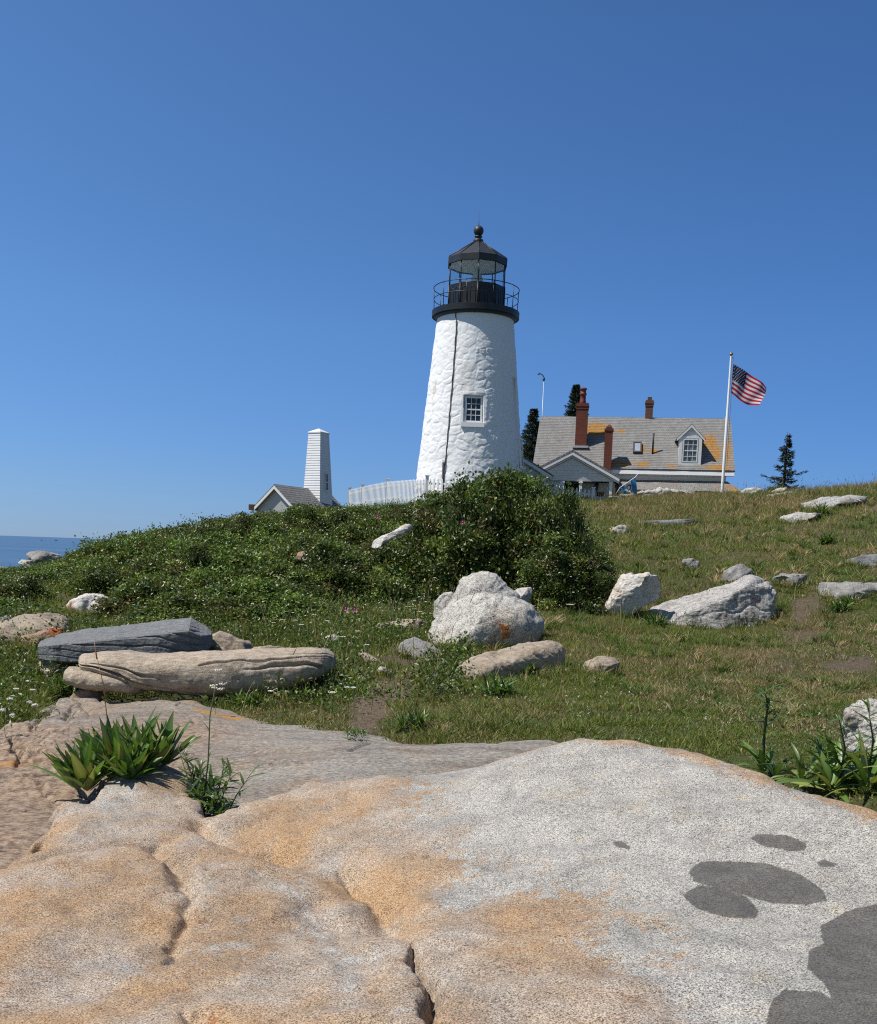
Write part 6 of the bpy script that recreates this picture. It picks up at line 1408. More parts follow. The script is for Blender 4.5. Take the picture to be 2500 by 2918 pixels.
for ri, yy in enumerate(rows):
    x = -19.0 * yy / 45 - 6
    while x < 4.4:
        x += rng.uniform(.75, 1.15) * (1 + .012 * ri)
        y = yy + rng.uniform(-.5, .5); g = float(ground_z(x, y)); px, pyb = topx(x, y, g)
        px = float(px); pyb = float(pyb)
        if px < -500 or px > 1735: continue
        lim = np.interp(px + (45 if px > 1450 else 0), SKY[:, 0], SKY[:, 1]) + 4 + (rng.uniform(-6, 14) if 640 < px < 900 else rng.uniform(-6, 26) if px > 200 else rng.uniform(0, 8))
        if pyb > np.interp(px, BASE[:, 0], BASE[:, 1]): continue
        d = ray(px, lim); ztop = EYE[2] + d[2] * y / d[1]
        want = (rng.uniform(.38, .65) if px < 330 else rng.uniform(.7, 1.1) if px < 1150 else rng.uniform(1.0, 1.5))
        if yy < 18.8: want *= .75 if yy > 17 else .5
        h = min(want, (ztop - g) * .97)
        if 90 < px < 430 and 1694 < pyb < 1900: continue      # the white and pink boulder stands clear
        if h < .22 or (px > 1480 and yy < 19): continue
        if px > 1150 and h > 1.0: h = min((ztop - g) * .97, 2.0 if yy > 18.8 else 1.4)
        rx = rng.uniform(.72, 1.05) * (1.0 if px > 330 else .85)
        if px + rx * FPX / y > 1738: rx = max(.4, (1738 - px) * y / FPX)
        # keep the long white stone and the pale ones free
        if abs(px - 1115) < 95 and 1485 < pyb - h * .5 * FPX / y < 1600 and y < 19.3 : h *= .45
        if px < 300 and y < 18.9: h *= .5
        k = int(rng.integers(0, 4)) if (px > 1200 or rng.random() < (.72 if px > 650 else .5)) else int(rng.integers(4, 6))
        if px < 330: lab, gr, nm = 'low green shrub among many on the slope toward the sea', G_L, 'shrub'
        else: lab, gr, nm = 'dark green rose bush grown together with its neighbours in the thicket below the lighthouse', G_T, 'rose_bush'
        add_bush(*((TALL[k % 2], x, y, max(rx, h * .42), h * .5) if h > 1.25 * rx else (BUSH[k], x, y, rx, h * rng.uniform(.93, 1.0) / 1.02)), lab, gr, nm); nb_ += 1
# the tall dark bush at the east end and its neighbours
for (px, Y, top, rx, lab) in ((1420, 20.6, 1356, 1.1, 'tall dark rose bush with dry twigs hiding the foot of the lighthouse'), (1540, 20.2, 1358, .75, 'tall leafy rose bush under the passage roof'), (1600, 19.6, 1405, .5, 'upright green rose bush covering the end of the short picket fence'),
                              (1655, 19.3, 1545, .5, 'round rose bush with yellow buds at the lawn end of the thicket'), (1590, 19.0, 1520, .75, 'broad dark rose bush directly behind the big white boulder'), (1705, 19.2, 1600, .36, 'lowest small rose bush touching the pale quartz boulder'), (1330, 20.3, 1378, .8, 'twiggy rose bush before the conduit pipe of the lighthouse')):
    g_ = P(px, 1600, Y); gz_ = float(ground_z(g_[0], Y)); zt_ = P(px, top, Y)[2]
    h_ = zt_ - gz_; add_bush(*((TALL[nb_ % 2], g_[0], Y, rx, h_ * .49) if h_ > 1.25 * rx else (BUSH[nb_ % 4], g_[0], Y, rx, h_ / 1.04)), lab, None); nb_ += 1
print('bushes', nb_)
# pink rose blossoms, each on its bush
def blossom(px, py, Y, lab):
    p = P(px, py, Y); o = thing('rose_blossom', p, lab, 'flower'); m = MB(); f_ = unit(EYE - p)
    a = unit(np.cross(f_, ZU)); b = np.cross(a, f_)
    for k in range(5):
        an = k * 1.2566; r1 = .026
        c = p + (a * math.cos(an) + b * math.sin(an)) * r1 + f_ * .012
        m.add([p, *(c + (a * math.cos(an + q) + b * math.sin(an + q)) * .02 + f_ * (.008 if abs(q) < 2 else 0) for q in (-2.2, -1.1, 0, 1.1, 2.2))], [(0, 1, 2), (0, 2, 3), (0, 3, 4), (0, 4, 5)])
    m.build('petals', plain('pink_petals', (.50, .10, .28), .6) if 'pink_petals' not in bpy.data.materials else bpy.data.materials['pink_petals'], o)
    m = MB(); m.ball(p + f_ * .014, .010, 8); m.build('flower_centre', plain('yellow_stamens', (.55, .38, .05), .8) if 'yellow_stamens' not in bpy.data.materials else bpy.data.materials['yellow_stamens'], o)
for (px, py, Y, lab) in ((1319, 1487, 18.9, 'pink rose blossom in the thicket under the lighthouse window'), (985, 1733, 15.6, 'pink rose blossom low in the weeds beside the white yarrow'), (1076, 1470, 19.4, 'pale pink rose blossom just above the long white stone'), (75, 1907, 11.4, 'pink blossom in the weeds below the slate slab end'), (1010, 1736, 15.7, 'second pink blossom touching the low one beside the white yarrow')):
    blossom(px, py, Y, lab)

# ------------------------------------------------------------------ grass, weeds, undergrowth
def scatter(n, r0, r1, a0=-.70, a1=.70, p=1.0):
    n = int(n * 1.16)
    a = rng.uniform(a0, a1, n); r = (r0 ** (2 * p) + (r1 ** (2 * p) - r0 ** (2 * p)) * rng.random(n)) ** (1 / (2 * p))
    return r * np.sin(a), r * np.cos(a)
def thick_zone(px, py):   # where the bushes stand
    return (py < np.interp(px, BASE[:, 0], BASE[:, 1])) & (px < 1740) & (py > np.interp(px, SKY[:, 0], SKY[:, 1]) - 40)
def on_soil(x, y, z):
    ok = np.ones(x.shape, bool); nr = y < 13
    ok[nr] = (rock_z(x[nr], y[nr]) < z[nr] + .015) & (trench(x[nr], y[nr]) < .05)
    return ok
def lawn(n, r0, r1, hgt, wid, two, p=1.0):
    x, y = scatter(n, r0, r1, p=p); z = ground_z(x, y); ok = on_soil(x, y, z) & (z > 10.5); x, y, z = x[ok], y[ok], z[ok]
    px, py = topx(x, y, z)
    tz = thick_zone(px, py) & (y > 15)
    pat = .5 + .5 * fbm(x * .75, y * .75, 0, 201, 4); pat2 = .5 + .5 * fbm(x * .28, y * .28, 0, 202, 3); fine = .5 + .5 * fbm(x * 2.6, y * 2.6, 0, 203, 3)
    keep = rng.random(len(x)) < np.clip(.35 + 1.1 * fine, .12, 1) * (1 - .93 * dirt_mask(x, y, px, py)) * np.where(tz, .35, 1)
    x, y, z, px, py, pat, pat2, fine = [q[keep] for q in (x, y, z, px, py, pat, pat2, fine)]; m = len(x)
    east = sstep(1000, 1500, px)
    hill = sstep(27, 36, y) * sstep(1500, 1750, px); near_e = sstep(1700, 2400, px) * sstep(19, 14, y)
    dry_ = np.clip(1.3 * (pat - .52) + .8 * (pat2 - .52) + .85 * hill + .42 * near_e + .03, 0, 1)
    u = rng.random(m); isdry = u < dry_ * .85 + .06
    col = varcol(m, (.118, .165, .034), .30, .12); ye = rng.random(m) < .35; col[ye] = varcol(ye.sum(), (.20, .205, .055), .25)
    col[isdry] = varcol(isdry.sum(), (.34, .265, .15), .25, .06); br = isdry & (rng.random(m) < .35); col[br] = varcol(br.sum(), (.15, .105, .055), .25)
    long_ = sstep(1400, 1000, px) * sstep(10.2, 11.4, y) + .8 * hill + .45 * (fine > .62) + .5 * sstep(300, 100, px)
    h = hgt * rng.uniform(.45, 1.25, m) * (.75 + 1.1 * np.clip(long_, 0, 1.3)) * (1 - .35 * near_e)
    d = rdir(m, 1.15); bend = rdir(m) * rng.uniform(.1, .55, m)[:, None]; bend[:, 2] = -np.abs(bend[:, 2]) * .6
    return blades(np.stack([x, y, z - .01], -1), d, h, wid * rng.uniform(.6, 1.4, m), col, bend, two)
rng = np.random.default_rng(31)
G1 = join([lawn(440000, 4, 12.5, .075, .007, True), lawn(560000, 12.5, 21, .09, .011, False), lawn(480000, 21, 52, .15, .02, False, .75)])
def tufts(n, r0, r1, hgt, wid, per):
    x, y = scatter(n, r0, r1); z = ground_z(x, y); ok = on_soil(x, y, z) & (z > 10.5); px, py = topx(x, y, z); ok &= (px > 900) & (dirt_mask(x, y, px, py) < .4) & (fbm(x * .6, y * .6, 0, 211, 3) > -.05) & ~(thick_zone(px, py) & (y > 15)); x, y, z, px = x[ok], y[ok], z[ok], px[ok]; n = len(x)
    k = np.repeat(np.arange(n), per); m = len(k); a = rng.uniform(0, 6.28, m); q = np.abs(rng.normal(size=m)) * .05; tall = rng.uniform(.5, 1.4, n)[k]
    b0 = np.stack([x[k] + q * np.cos(a), y[k] + q * np.sin(a), z[k] - .01], -1); d = unit(np.stack([np.cos(a) * .55, np.sin(a) * .55, 1 + 0 * a], -1) + rng.normal(size=(m, 3)) * .18)
    cb = np.array([(.085, .14, .03), (.12, .18, .036), (.16, .17, .05), (.38, .30, .17), (.06, .10, .024)])[rng.integers(0, 5, n)][k]
    bend = np.stack([np.cos(a) * .35, np.sin(a) * .35, -.15 + 0 * a], -1)
    return blades(b0, d, hgt * tall * rng.uniform(.5, 1.15, m), wid * rng.uniform(.7, 1.3, m), np.clip(cb * (1 + .22 * rng.normal(size=(m, 1))), .01, .8), bend, True)
G1 = join([G1, tufts(1500, 7, 13, .15, .007, 34), tufts(2200, 13, 22, .18, .011, 30), tufts(2600, 22, 46, .24, .02, 24)])
def skirts():
    # longer grass left standing round the foot of each stone
    X_ = []; Y_ = []
    for (x0, x1, y0, y1, cx_, cy_) in ROCKS:
        if not 9 < cy_ < 42: continue
        n = int(10 + 26 * (x1 - x0)); a = rng.uniform(np.pi * .95, np.pi * 2.05, n); rx_, ry_ = (x1 - x0) / 2, (y1 - y0) / 2; q = rng.uniform(.86, 1.06, n)
        X_.append((x0 + x1) / 2 + rx_ * q * np.cos(a)); Y_.append((y0 + y1) / 2 + ry_ * q * np.sin(a))
    x = np.concatenate(X_); y = np.concatenate(Y_); z = ground_z(x, y); ok = on_soil(x, y, z); x, y, z = x[ok], y[ok], z[ok]; per = 15
    k = np.repeat(np.arange(len(x)), per); m = len(k); a = rng.uniform(0, 6.28, m); q = np.abs(rng.normal(size=m)) * .05; tall = rng.uniform(.4, 1.3, len(x))[k]
    b0 = np.stack([x[k] + q * np.cos(a), y[k] + q * np.sin(a), z[k] - .01], -1); d = unit(np.stack([np.cos(a) * .35, np.sin(a) * .35, 1 + 0 * a], -1) + rng.normal(size=(m, 3)) * .15)
    cb = np.array([(.085, .14, .03), (.12, .18, .036), (.18, .18, .055), (.40, .32, .18)])[rng.integers(0, 4, len(x))][k]
    return blades(b0, d, .17 * tall * rng.uniform(.5, 1.1, m), (.003 + .0005 * y)[k] * rng.uniform(.7, 1.3, m), np.clip(cb * (1 + .22 * rng.normal(size=(m, 1))), .01, .8), rng.normal(size=(m, 3)) * .16, True)
G1 = join([G1, skirts()])
me = mesh_np('grass', G1[0], F3=G1[1], attrs={'Col': G1[2]}, smooth=False); link('grass', me, M_grass, kind='stuff')
# tall straw stalks and seed heads
def stalks(n, r0, r1, zone, hgt):
    x, y = scatter(n, r0, r1); z = ground_z(x, y); ok = on_soil(x, y, z) & (z > 10.5); px, py = topx(x, y, z); ok &= zone(px, py, x, y); x, y, z = x[ok], y[ok], z[ok]; m = len(x)
    h = hgt * rng.uniform(.5, 1.3, m); d = rdir(m, 2.6); col = varcol(m, (.30, .235, .12), .25); g_ = rng.random(m) < .45; col[g_] = varcol(g_.sum(), (.10, .13, .04), .2)
    bend = rdir(m) * .28; b0 = np.stack([x, y, z], -1)
    A = blades(b0, d, h, .0035 + .00022 * y, col, bend, True)
    tip = b0 + d * h[:, None] + bend * h[:, None]
    B = blades(tip - d * .10 * h[:, None], unit(d + bend), .16 * h, .009 + .0003 * y, col * .8, bend * .4, False)
    return join([A, B])
rng = np.random.default_rng(33)
S1 = join([stalks(1500, 8, 15, lambda px, py, x, y: (vnoise(x * .9, y * .9, 0, 77) > .1) | (px < 1300), .34),
           stalks(1500, 15, 24, lambda px, py, x, y: (px > 600), .42), stalks(5500, 26, 50, lambda px, py, x, y: px > 1600, .42), stalks(420, 9.5, 17, lambda px, py, x, y: (px > 500) & (px < 1320), .75)])
me = mesh_np('tall_grass', S1[0], F3=S1[1], attrs={'Col': S1[2]}, smooth=False); link('tall_grass', me, M_grass, kind='stuff')
# broad-leaved undergrowth: clover, weeds, the carpet under and before the bushes
def weeds(n, r0, r1, zone, lsz, hmax, cols, spread=.14, per=26, lift=1.0):
    x, y = scatter(n, r0, r1); z = ground_z(x, y); ok = on_soil(x, y, z) & (z > 10.5); px, py = topx(x, y, z); ok &= zone(px, py, x, y); x, y, z = x[ok], y[ok], z[ok]; n = len(x)
    if n == 0: return np.zeros((0, 3)), np.zeros((0, 3), int), np.zeros((0, 3))
    k = np.repeat(np.arange(n), per); m = len(k); off = rng.normal(size=(m, 2)) * spread; hh_ = rng.uniform(.25, 1, n)[k] * hmax * rng.uniform(.1, 1, m) * np.exp(-(off ** 2).sum(1) / (spread * 1.8) ** 2)
    b = np.stack([x[k] + off[:, 0], y[k] + off[:, 1], z[k] + hh_ * lift], -1)
    d = rdir(m, .45); nn = rdir(m, .9); cb = np.asarray(cols)[rng.integers(0, len(cols), n)][k] * (1 + .25 * rng.normal(size=(m, 1)))
    return rhomb(b, d, nn, lsz * rng.uniform(.6, 1.4, m), lsz * rng.uniform(.35, .7, m), np.clip(cb, .005, .6))
rng = np.random.default_rng(35)
GRN = [(.085, .135, .027), (.12, .18, .034), (.07, .105, .022), (.16, .19, .04)]
clear_ = lambda px, py: ~((px > 150) & (px < 365) & (py > 1705) & (py < 1790))
zt_zone = lambda px, py, x, y: thick_zone(px, py) & clear_(px, py)
front = lambda px, py, x, y: clear_(px, py) & (px < 1330) & (py > np.interp(px, BASE[:, 0], BASE[:, 1]) - 10) & (dirt_mask(x, y, px, py) < .5) & (vnoise(x * .8, y * .8, 0, 78) > -.35)
UG = join([weeds(5200, 14, 46, zt_zone, .075, .45, GRN, .28, 30), weeds(2600, 10, 18.5, front, .055, .42, GRN + [(.06, .08, .02)], .17, 46),
           weeds(360, 10, 14.5, lambda px, py, x, y: (px < 420) & (py > 1790), .05, .32, GRN + [(.12, .15, .03)], .16, 60),
           weeds(260, 9.6, 12.2, lambda px, py, x, y: (px > 800) & (px < 1080) & (py > 1890), .045, .34, GRN, .13, 60),
           weeds(900, 7.5, 24, lambda px, py, x, y: (px > 1150) & (vnoise(x * .9, y * .9, 0, 79) > .30), .035, .05, GRN, .14, 45)])
me = mesh_np('undergrowth', UG[0], F3=UG[1], attrs={'Col': UG[2]}, smooth=False); link('undergrowth', me, M_leaf, kind='stuff')

# ------------------------------------------------------------------ yarrow and clover, each flower its own plant
M_umbel = plain('cream_umbel', (.66, .63, .54), .8, .2)
def yarrow_mesh(seed):
    r = random.Random(seed); m = MB(); h = .34; bx, by = r.uniform(-.06, .06), r.uniform(-.06, .06)
    m.tube([(0, 0, -.03), (bx * .4, by * .4, h * .5), (bx, by, h)], [.005, .004, .003], 4, 0, False)
    for k in range(6):
        z = h * (.15 + .12 * k); a = r.uniform(0, 6.28); c = (bx * z / h, by * z / h, z)
        m.add([c, (c[0] + .05 * math.cos(a) - .01 * math.sin(a), c[1] + .05 * math.sin(a) + .01 * math.cos(a), z + .03), (c[0] + .09 * math.cos(a), c[1] + .09 * math.sin(a), z + .02), (c[0] + .05 * math.cos(a) + .01 * math.sin(a), c[1] + .05 * math.sin(a) - .01 * math.cos(a), z + .03)], [(0, 1, 2, 3)])
    st = bpy.data.meshes.new('stalk'); st.from_pydata(m.v, [], m.f); st.update(); st.materials.append(plain('yarrow_stalk', (.09, .12, .045), .7) if 'yarrow_stalk' not in bpy.data.materials else bpy.data.materials['yarrow_stalk'])
    m = MB()
    for k in range(16):
        a = k * 2.4; q = .0135 * math.sqrt(k); c = (bx + q * math.cos(a), by + q * math.sin(a), h + .012 - q * .15 + r.uniform(-.003, .003))
        m.lathe((c[0], c[1]), [(.001, c[2] - .01), (.011, c[2] - .003), (.012, c[2]), (.001, c[2] + .006)], 6)
    um_ = bpy.data.meshes.new('flower_head'); um_.from_pydata(m.v, [], m.f); um_.update(); um_.materials.append(M_umbel)
    return st, um_
YM = [yarrow_mesh(k) for k in range(4)]
rng = np.random.default_rng(41)
spots = [(x, y) for x, y in ((1160, 1728), (1182, 1712), (1194, 1735), (1180, 1744), (1228, 1747), (1215, 1715), (1225, 1680), (1235, 1668), (1260, 1685), (1275, 1655), (1288, 1660), (1200, 1742), (1240, 1672), (1255, 1672), (1022, 1660), (1035, 1650), (1080, 1683), (1090, 1685), (1030, 1676), (920, 1695), (917, 1722), (970, 1645), (1050, 1630), (1130, 1650), (1120, 1640), (1300, 1655), (870, 1712), (855, 1700), (835, 1745), (810, 1722), (795, 1700), (1632, 1722), (970, 1818), (1010, 1800), (990, 1838), (1050, 1842), (860, 1780), (780, 1775), (795, 1765), (840, 1768), (940, 1770), (890, 1750), (136, 1912), (50, 1962), (88, 1940), (100, 1965), (20, 2020), (30, 2035), (85, 2000), (100, 2005), (15, 1990), (615, 1958), (780, 1968), (852, 1900), (990, 1956), (1012, 1958), (940, 1972), (918, 1690), (905, 1667), (760, 1740), (740, 1730))]
for k, (px, py) in enumerate(spots):
    yb = py + 34 if py < 1860 else py + 80
    Yg = ground_hit(px, yb); p = P(px, py, Yg); gz_ = float(ground_z(p[0], Yg))
    lab, gr = ('white yarrow flower standing in the tall grass before the thicket', 'yarrow in flower before the thicket') if py < 1860 else ('white yarrow flower in the weeds around the log-shaped ledge', 'yarrow in flower around the log-shaped ledge')
    if (px, py) == (1632, 1722): lab, gr = 'single large white yarrow flower between the white boulder and the quartz boulder', None
    o = thing('yarrow', (p[0], Yg, gz_), lab, 'flower', gr); hz_ = max(.18, p[2] - gz_); s_ = 1.35 if (px, py) == (1632, 1722) else rng.uniform(.55, .9) * (1.0 if py < 1860 else .62)
    o.scale = (s_, s_, hz_ / .35); o.rotation_euler = (0, 0, rng.uniform(0, 6.28))
    st, um_ = YM[k % 4]
    for nm, me in (('stalk', st), ('flower_head', um_)):
        c = bpy.data.objects.new(nm, me); COL.objects.link(c); c.parent = o
# clover heads in the lawn: too many to count
x, y = scatter(1500, 8, 20); z = ground_z(x, y); px, py = topx(x, y, z); ok = on_soil(x, y, z) & (px > 1300) & (vnoise(x * .7, y * .7, 0, 88) > .12); x, y, z = x[ok], y[ok], z[ok]; m_ = len(x)
parts_ = []
for k in range(5):
    a = rng.uniform(0, 6.28, m_); parts_.append(rhomb(np.stack([x, y, z + .05 + .03 * rng.random(m_)], -1), unit(np.stack([np.cos(a), np.sin(a), .5 + 0 * a], -1)), rdir(m_, .6), np.full(m_, .017), np.full(m_, .014), varcol(m_, (.50, .46, .40), .2)))
CLV = join(parts_); me = mesh_np('clover_flowers', CLV[0], F3=CLV[1], attrs={'Col': CLV[2]}, smooth=False); link('clover_flowers', me, M_grass, kind='stuff')

# ------------------------------------------------------------------ broad-leaved plants
def long_leaf(base, az, el, L, Wd, droop, col, nseg=7, cup=.25, twist=0.0, shape=.55):
    """one lance-shaped leaf as a bent strip; el = starting elevation, droop = how far it falls over its length"""
    V = []; F = []; p = np.array(base, float); e = el
    for k in range(nseg + 1):
        f = k / nseg; w = Wd * .5 * max(.04, (math.sin(math.pi * min(1, f ** shape * .93 + .035)))) if k < nseg else .0008
        if k == 0: w = Wd * .1
        d = np.array([math.cos(az) * math.cos(e), math.sin(az) * math.cos(e), math.sin(e)]); s = np.array([-math.sin(az), math.cos(az), 0]); n = np.cross(d, s); n = n if n[2] > -.2 else -n
        s2 = s * math.cos(twist * f) + n * math.sin(twist * f)
        V += [p - s2 * w + n * w * cup, p, p + s2 * w + n * w * cup]
        p = p + d * (L / nseg); e -= droop / nseg
    for k in range(nseg):
        a = k * 3; F += [(a, a + 1, a + 4, a + 3), (a + 1, a + 2, a + 5, a + 4)]
    V = np.array(V); C = np.repeat(np.asarray(col)[None], len(V), 0); C = C.copy(); C[1::3] = np.clip(C[1::3] * 1.45 + .01, 0, 1)
    return V, F, C
def leaf_join(L):
    V = []; F = []; C = []; o = 0
    for v, f, c in L: V.append(v); F += [tuple(i + o for i in q) for q in f]; C.append(c); o += len(v)
    return np.vstack(V), np.array(F), np.vstack(C)
def clump(name, loc, rosettes, label, cat='plant', nleaf=24, L=.42, Wd=.075, cols=((.055, .10, .018), (.085, .15, .03), (.04, .075, .016)), el=(.35, 1.35), droop=(.1, .7), stalks_=(), mat=None, group=None, gz_=None, shape=.55):
    """a leafy plant: leaves springing from several hearts; stalks: (dx, dy, height, kind)"""
    o = thing(name, loc, label, cat, group); LV = []; loc = np.array(loc, float)
    for (dx, dy, dz, s) in rosettes:
        for k in range(nleaf):
            az = k * 2.4 + rng.uniform(-.5, .5); f = k / nleaf; e = el[0] + (el[1] - el[0]) * f + rng.uniform(-.12, .12)
            c = np.asarray(cols[rng.integers(len(cols))]) * rng.uniform(.75, 1.25)
            LV.append(long_leaf(np.array([dx + .02 * math.cos(az), dy + .02 * math.sin(az), dz + .06 * f * s]), az, e, L * s * rng.uniform(.65, 1.15) * (1 - .25 * abs(f - .5)), Wd * s * rng.uniform(.75, 1.2), rng.uniform(*droop), c, twist=rng.uniform(-.8, .8), shape=shape))
    V, F, C = leaf_join(LV); me = mesh_np('leaves', V, F, attrs={'Col': C}); link('leaves', me, mat or M_broad, o)
    return o
M_stalk = plain('green_stalk', (.07, .085, .03), .6, .3)
def stalk_part(o, pts, rad, side=(), name='stalk', col=None):
    """pts relative to the plant; side = small leaves (fraction, length, width, azimuth, elevation)"""
    m = MB(); b = np.array(o.location); m.tube([b + np.array(p) for p in pts], rad, 6); s = m.build(name, M_stalk, o)
    if side:
        LV = []
        for (f, L, Wd, az, e) in side:
            i = min(int(f * (len(pts) - 1)), len(pts) - 2); q = f * (len(pts) - 1) - i; p = np.array(pts[i]) * (1 - q) + np.array(pts[i + 1]) * q
            LV.append(long_leaf(p, az, e, L, Wd, rng.uniform(.2, .9), np.asarray(col if col is not None else (.06, .10, .022)) * rng.uniform(.7, 1.3), 5, twist=rng.uniform(-.6, .6)))
        V, F, C = leaf_join(LV); me = mesh_np('stalk_leaves', V, F, attrs={'Col': C}); link('stalk_leaves', me, M_broad, s)
    return s
rng = np.random.default_rng(51)
def atr(px, py, Y):
    p = P(px, py, Y); return np.array([p[0], Y, float(max(rock_z(np.array([p[0]]), np.array([Y]))[0], ground_z(np.array([p[0]]), np.array([Y]))[0]))])
L0 = atr(300, 2250, 6.55)
ros = [((px - 300) / FPX * 6.6, dy, dz, s) for px, dy, dz, s in ((215, .0, .0, 1.0), (265, -.12, .02, 1.0), (320, .05, .05, 1.1), (365, -.02, .06, 1.1), (290, .22, .08, 1.05), (410, .12, .10, 1.05), (440, .28, .12, .95), (350, .33, .12, 1.05), (235, .25, .06, .9), (390, -.1, .08, .8))]
clump('seaside_goldenrod', L0, ros, 'big clump of long glossy green leaves growing in a hollow of the foreground rock', nleaf=26, L=.34, Wd=.068, el=(.62, 1.5), droop=(.05, .6), cols=((.062, .125, .022), (.095, .18, .036), (.048, .095, .017), (.08, .15, .03), (.06, .11, .02), (.14, .16, .045)))
L1 = atr(590, 2275, 6.25)
o = clump('weed_plant', L1, [((px - 590) / FPX * 6.3, dy, dz, s) for px, dy, dz, s in ((560, .05, .12, .8), (600, 0, .05, 1), (625, -.05, .02, .9), (580, .2, .12, .9), (540, .25, .2, .8))], 'weedy plant with narrow leaves and one tall thin stalk beside the big glossy clump', nleaf=20, L=.20, Wd=.03, el=(.0, 1.3), droop=(.4, 1.5))
for (dx, dy, h, bx, nl) in ((-.03, .08, .38, -.04, 24), (.06, .0, .34, .10, 24), (-.08, .2, .40, -.12, 22), (.02, .15, .36, .06, 22), (.10, .1, .3, .16, 18)):
    stalk_part(o, [(dx, dy, 0), (dx + bx * .4, dy, h * .5), (dx + bx, dy, h)], [.005, .004, .002], [(rng.uniform(.15, 1), rng.uniform(.08, .16), rng.uniform(.012, .024), rng.uniform(0, 6.28), rng.uniform(-.2, 1.0)) for _ in range(nl)])
tp = P(622, 1912, 6.45) - L1
stalk_part(o, [(-.05, .1, .05), (-.02, .12, tp[2] * .4), (tp[0] - .04, .15, tp[2] * .7), (tp[0], .2, tp[2])], [.006, .005, .004, .002], [(f, .10, .009, rng.uniform(0, 6.28), .9) for f in np.linspace(.2, .75, 9)])
for q in ((0, 0, 0), (-.03, .0, -.10), (.015, 0, -.12), (.025, .02, -.09)):
    m = MB(); c = L1 + tp + np.array([0, .2 - tp[1], 0]) + np.array(q)
    for k in range(9): a = k * 2.4; m.ball(c + np.array([.008 * math.sqrt(k) * math.cos(a), .008 * math.sqrt(k) * math.sin(a), .004 * (k % 3)]), .006, 6)
    m.build('flower_head', M_umbel, o)
tp = P(530, 2130, 6.5) - L1
for (dx, dz) in ((0, 0), (.06, -.06), (-.03, .03)):
    s = stalk_part(o, [(-.07, .12, .05), (tp[0] * .7 + dx, .16, tp[2] * .6), (tp[0] + dx * 1.5, .2, tp[2] + dz)], [.004, .003, .0015], [(f, .05, .005, rng.uniform(0, 6.28), 1.0) for f in np.linspace(.45, 1, 16)], col=(.12, .11, .06))
# thin dry grass stem by the slab end
g0 = atr(305, 2050, 9.2)
o = thing('grass_stem', g0, 'single thin dry grass stem rising before the log-shaped ledge', 'grass stem'); m = MB(); tp = P(276, 1872, 9.1); m.tube([g0, (g0 * .5 + tp * .5) + np.array([.02, 0, 0]), tp], [.005, .004, .003], 5); m.tube([tp + np.array([.0, 0, -.02]), tp + np.array([-.02, 0, .13])], [.008, .003], 5); m.build('stem', plain('straw_stem', (.30, .17, .08), .8), o)
# plants at the east edge of the hump
L2 = atr(2175, 2195, 6.7)
o = clump('milkweed_stalk', L2, [(0, 0, 0, 1), (.05, -.1, 0, .9)], 'tall green stalk with narrow leaves rising at the edge of the foreground rock', nleaf=10, L=.32, Wd=.045, el=(.2, 1.3), droop=(.3, 1.2))
top = P(2182, 1972, 6.7) - L2
stalk_part(o, [(0, 0, 0), (-.01, 0, top[2] * .5), (0, 0, top[2] * .82), (top[0], 0, top[2])], [.011, .009, .007, .004], [(f, rng.uniform(.12, .24), rng.uniform(.016, .03), f * 31 + rng.uniform(-.4, .4), rng.uniform(.0, .7)) for f in np.linspace(.2, 1, 34)])
L3 = atr(2390, 2240, 6.0)
o = clump('seaside_goldenrod', L3, [((px - 2390) / FPX * 6, dy, 0, s) for px, dy, s in ((2300, .1, .8), (2350, -.1, 1), (2400, .1, 1.1), (2440, -.15, 1.1), (2490, .05, 1.1), (2540, -.1, 1), (2460, .25, 1))], 'leafy green clump with long pointed leaves between the foreground rock and the white streaked boulder', nleaf=15, L=.40, Wd=.05, el=(.1, 1.45), droop=(.2, 1.2), cols=((.075, .13, .024), (.12, .19, .04), (.06, .10, .02), (.16, .18, .05)))
for (px, h) in ((2390, .42), (2330, .3), (2470, .5)):
    dx = (px - 2390) / FPX * 6; stalk_part(o, [(dx, 0, 0), (dx + .02, 0, h * .6), (dx - .02, .02, h)], [.008, .006, .003], [(f, rng.uniform(.12, .2), .02, f * 29, rng.uniform(.1, .8)) for f in np.linspace(.25, 1, 18)])
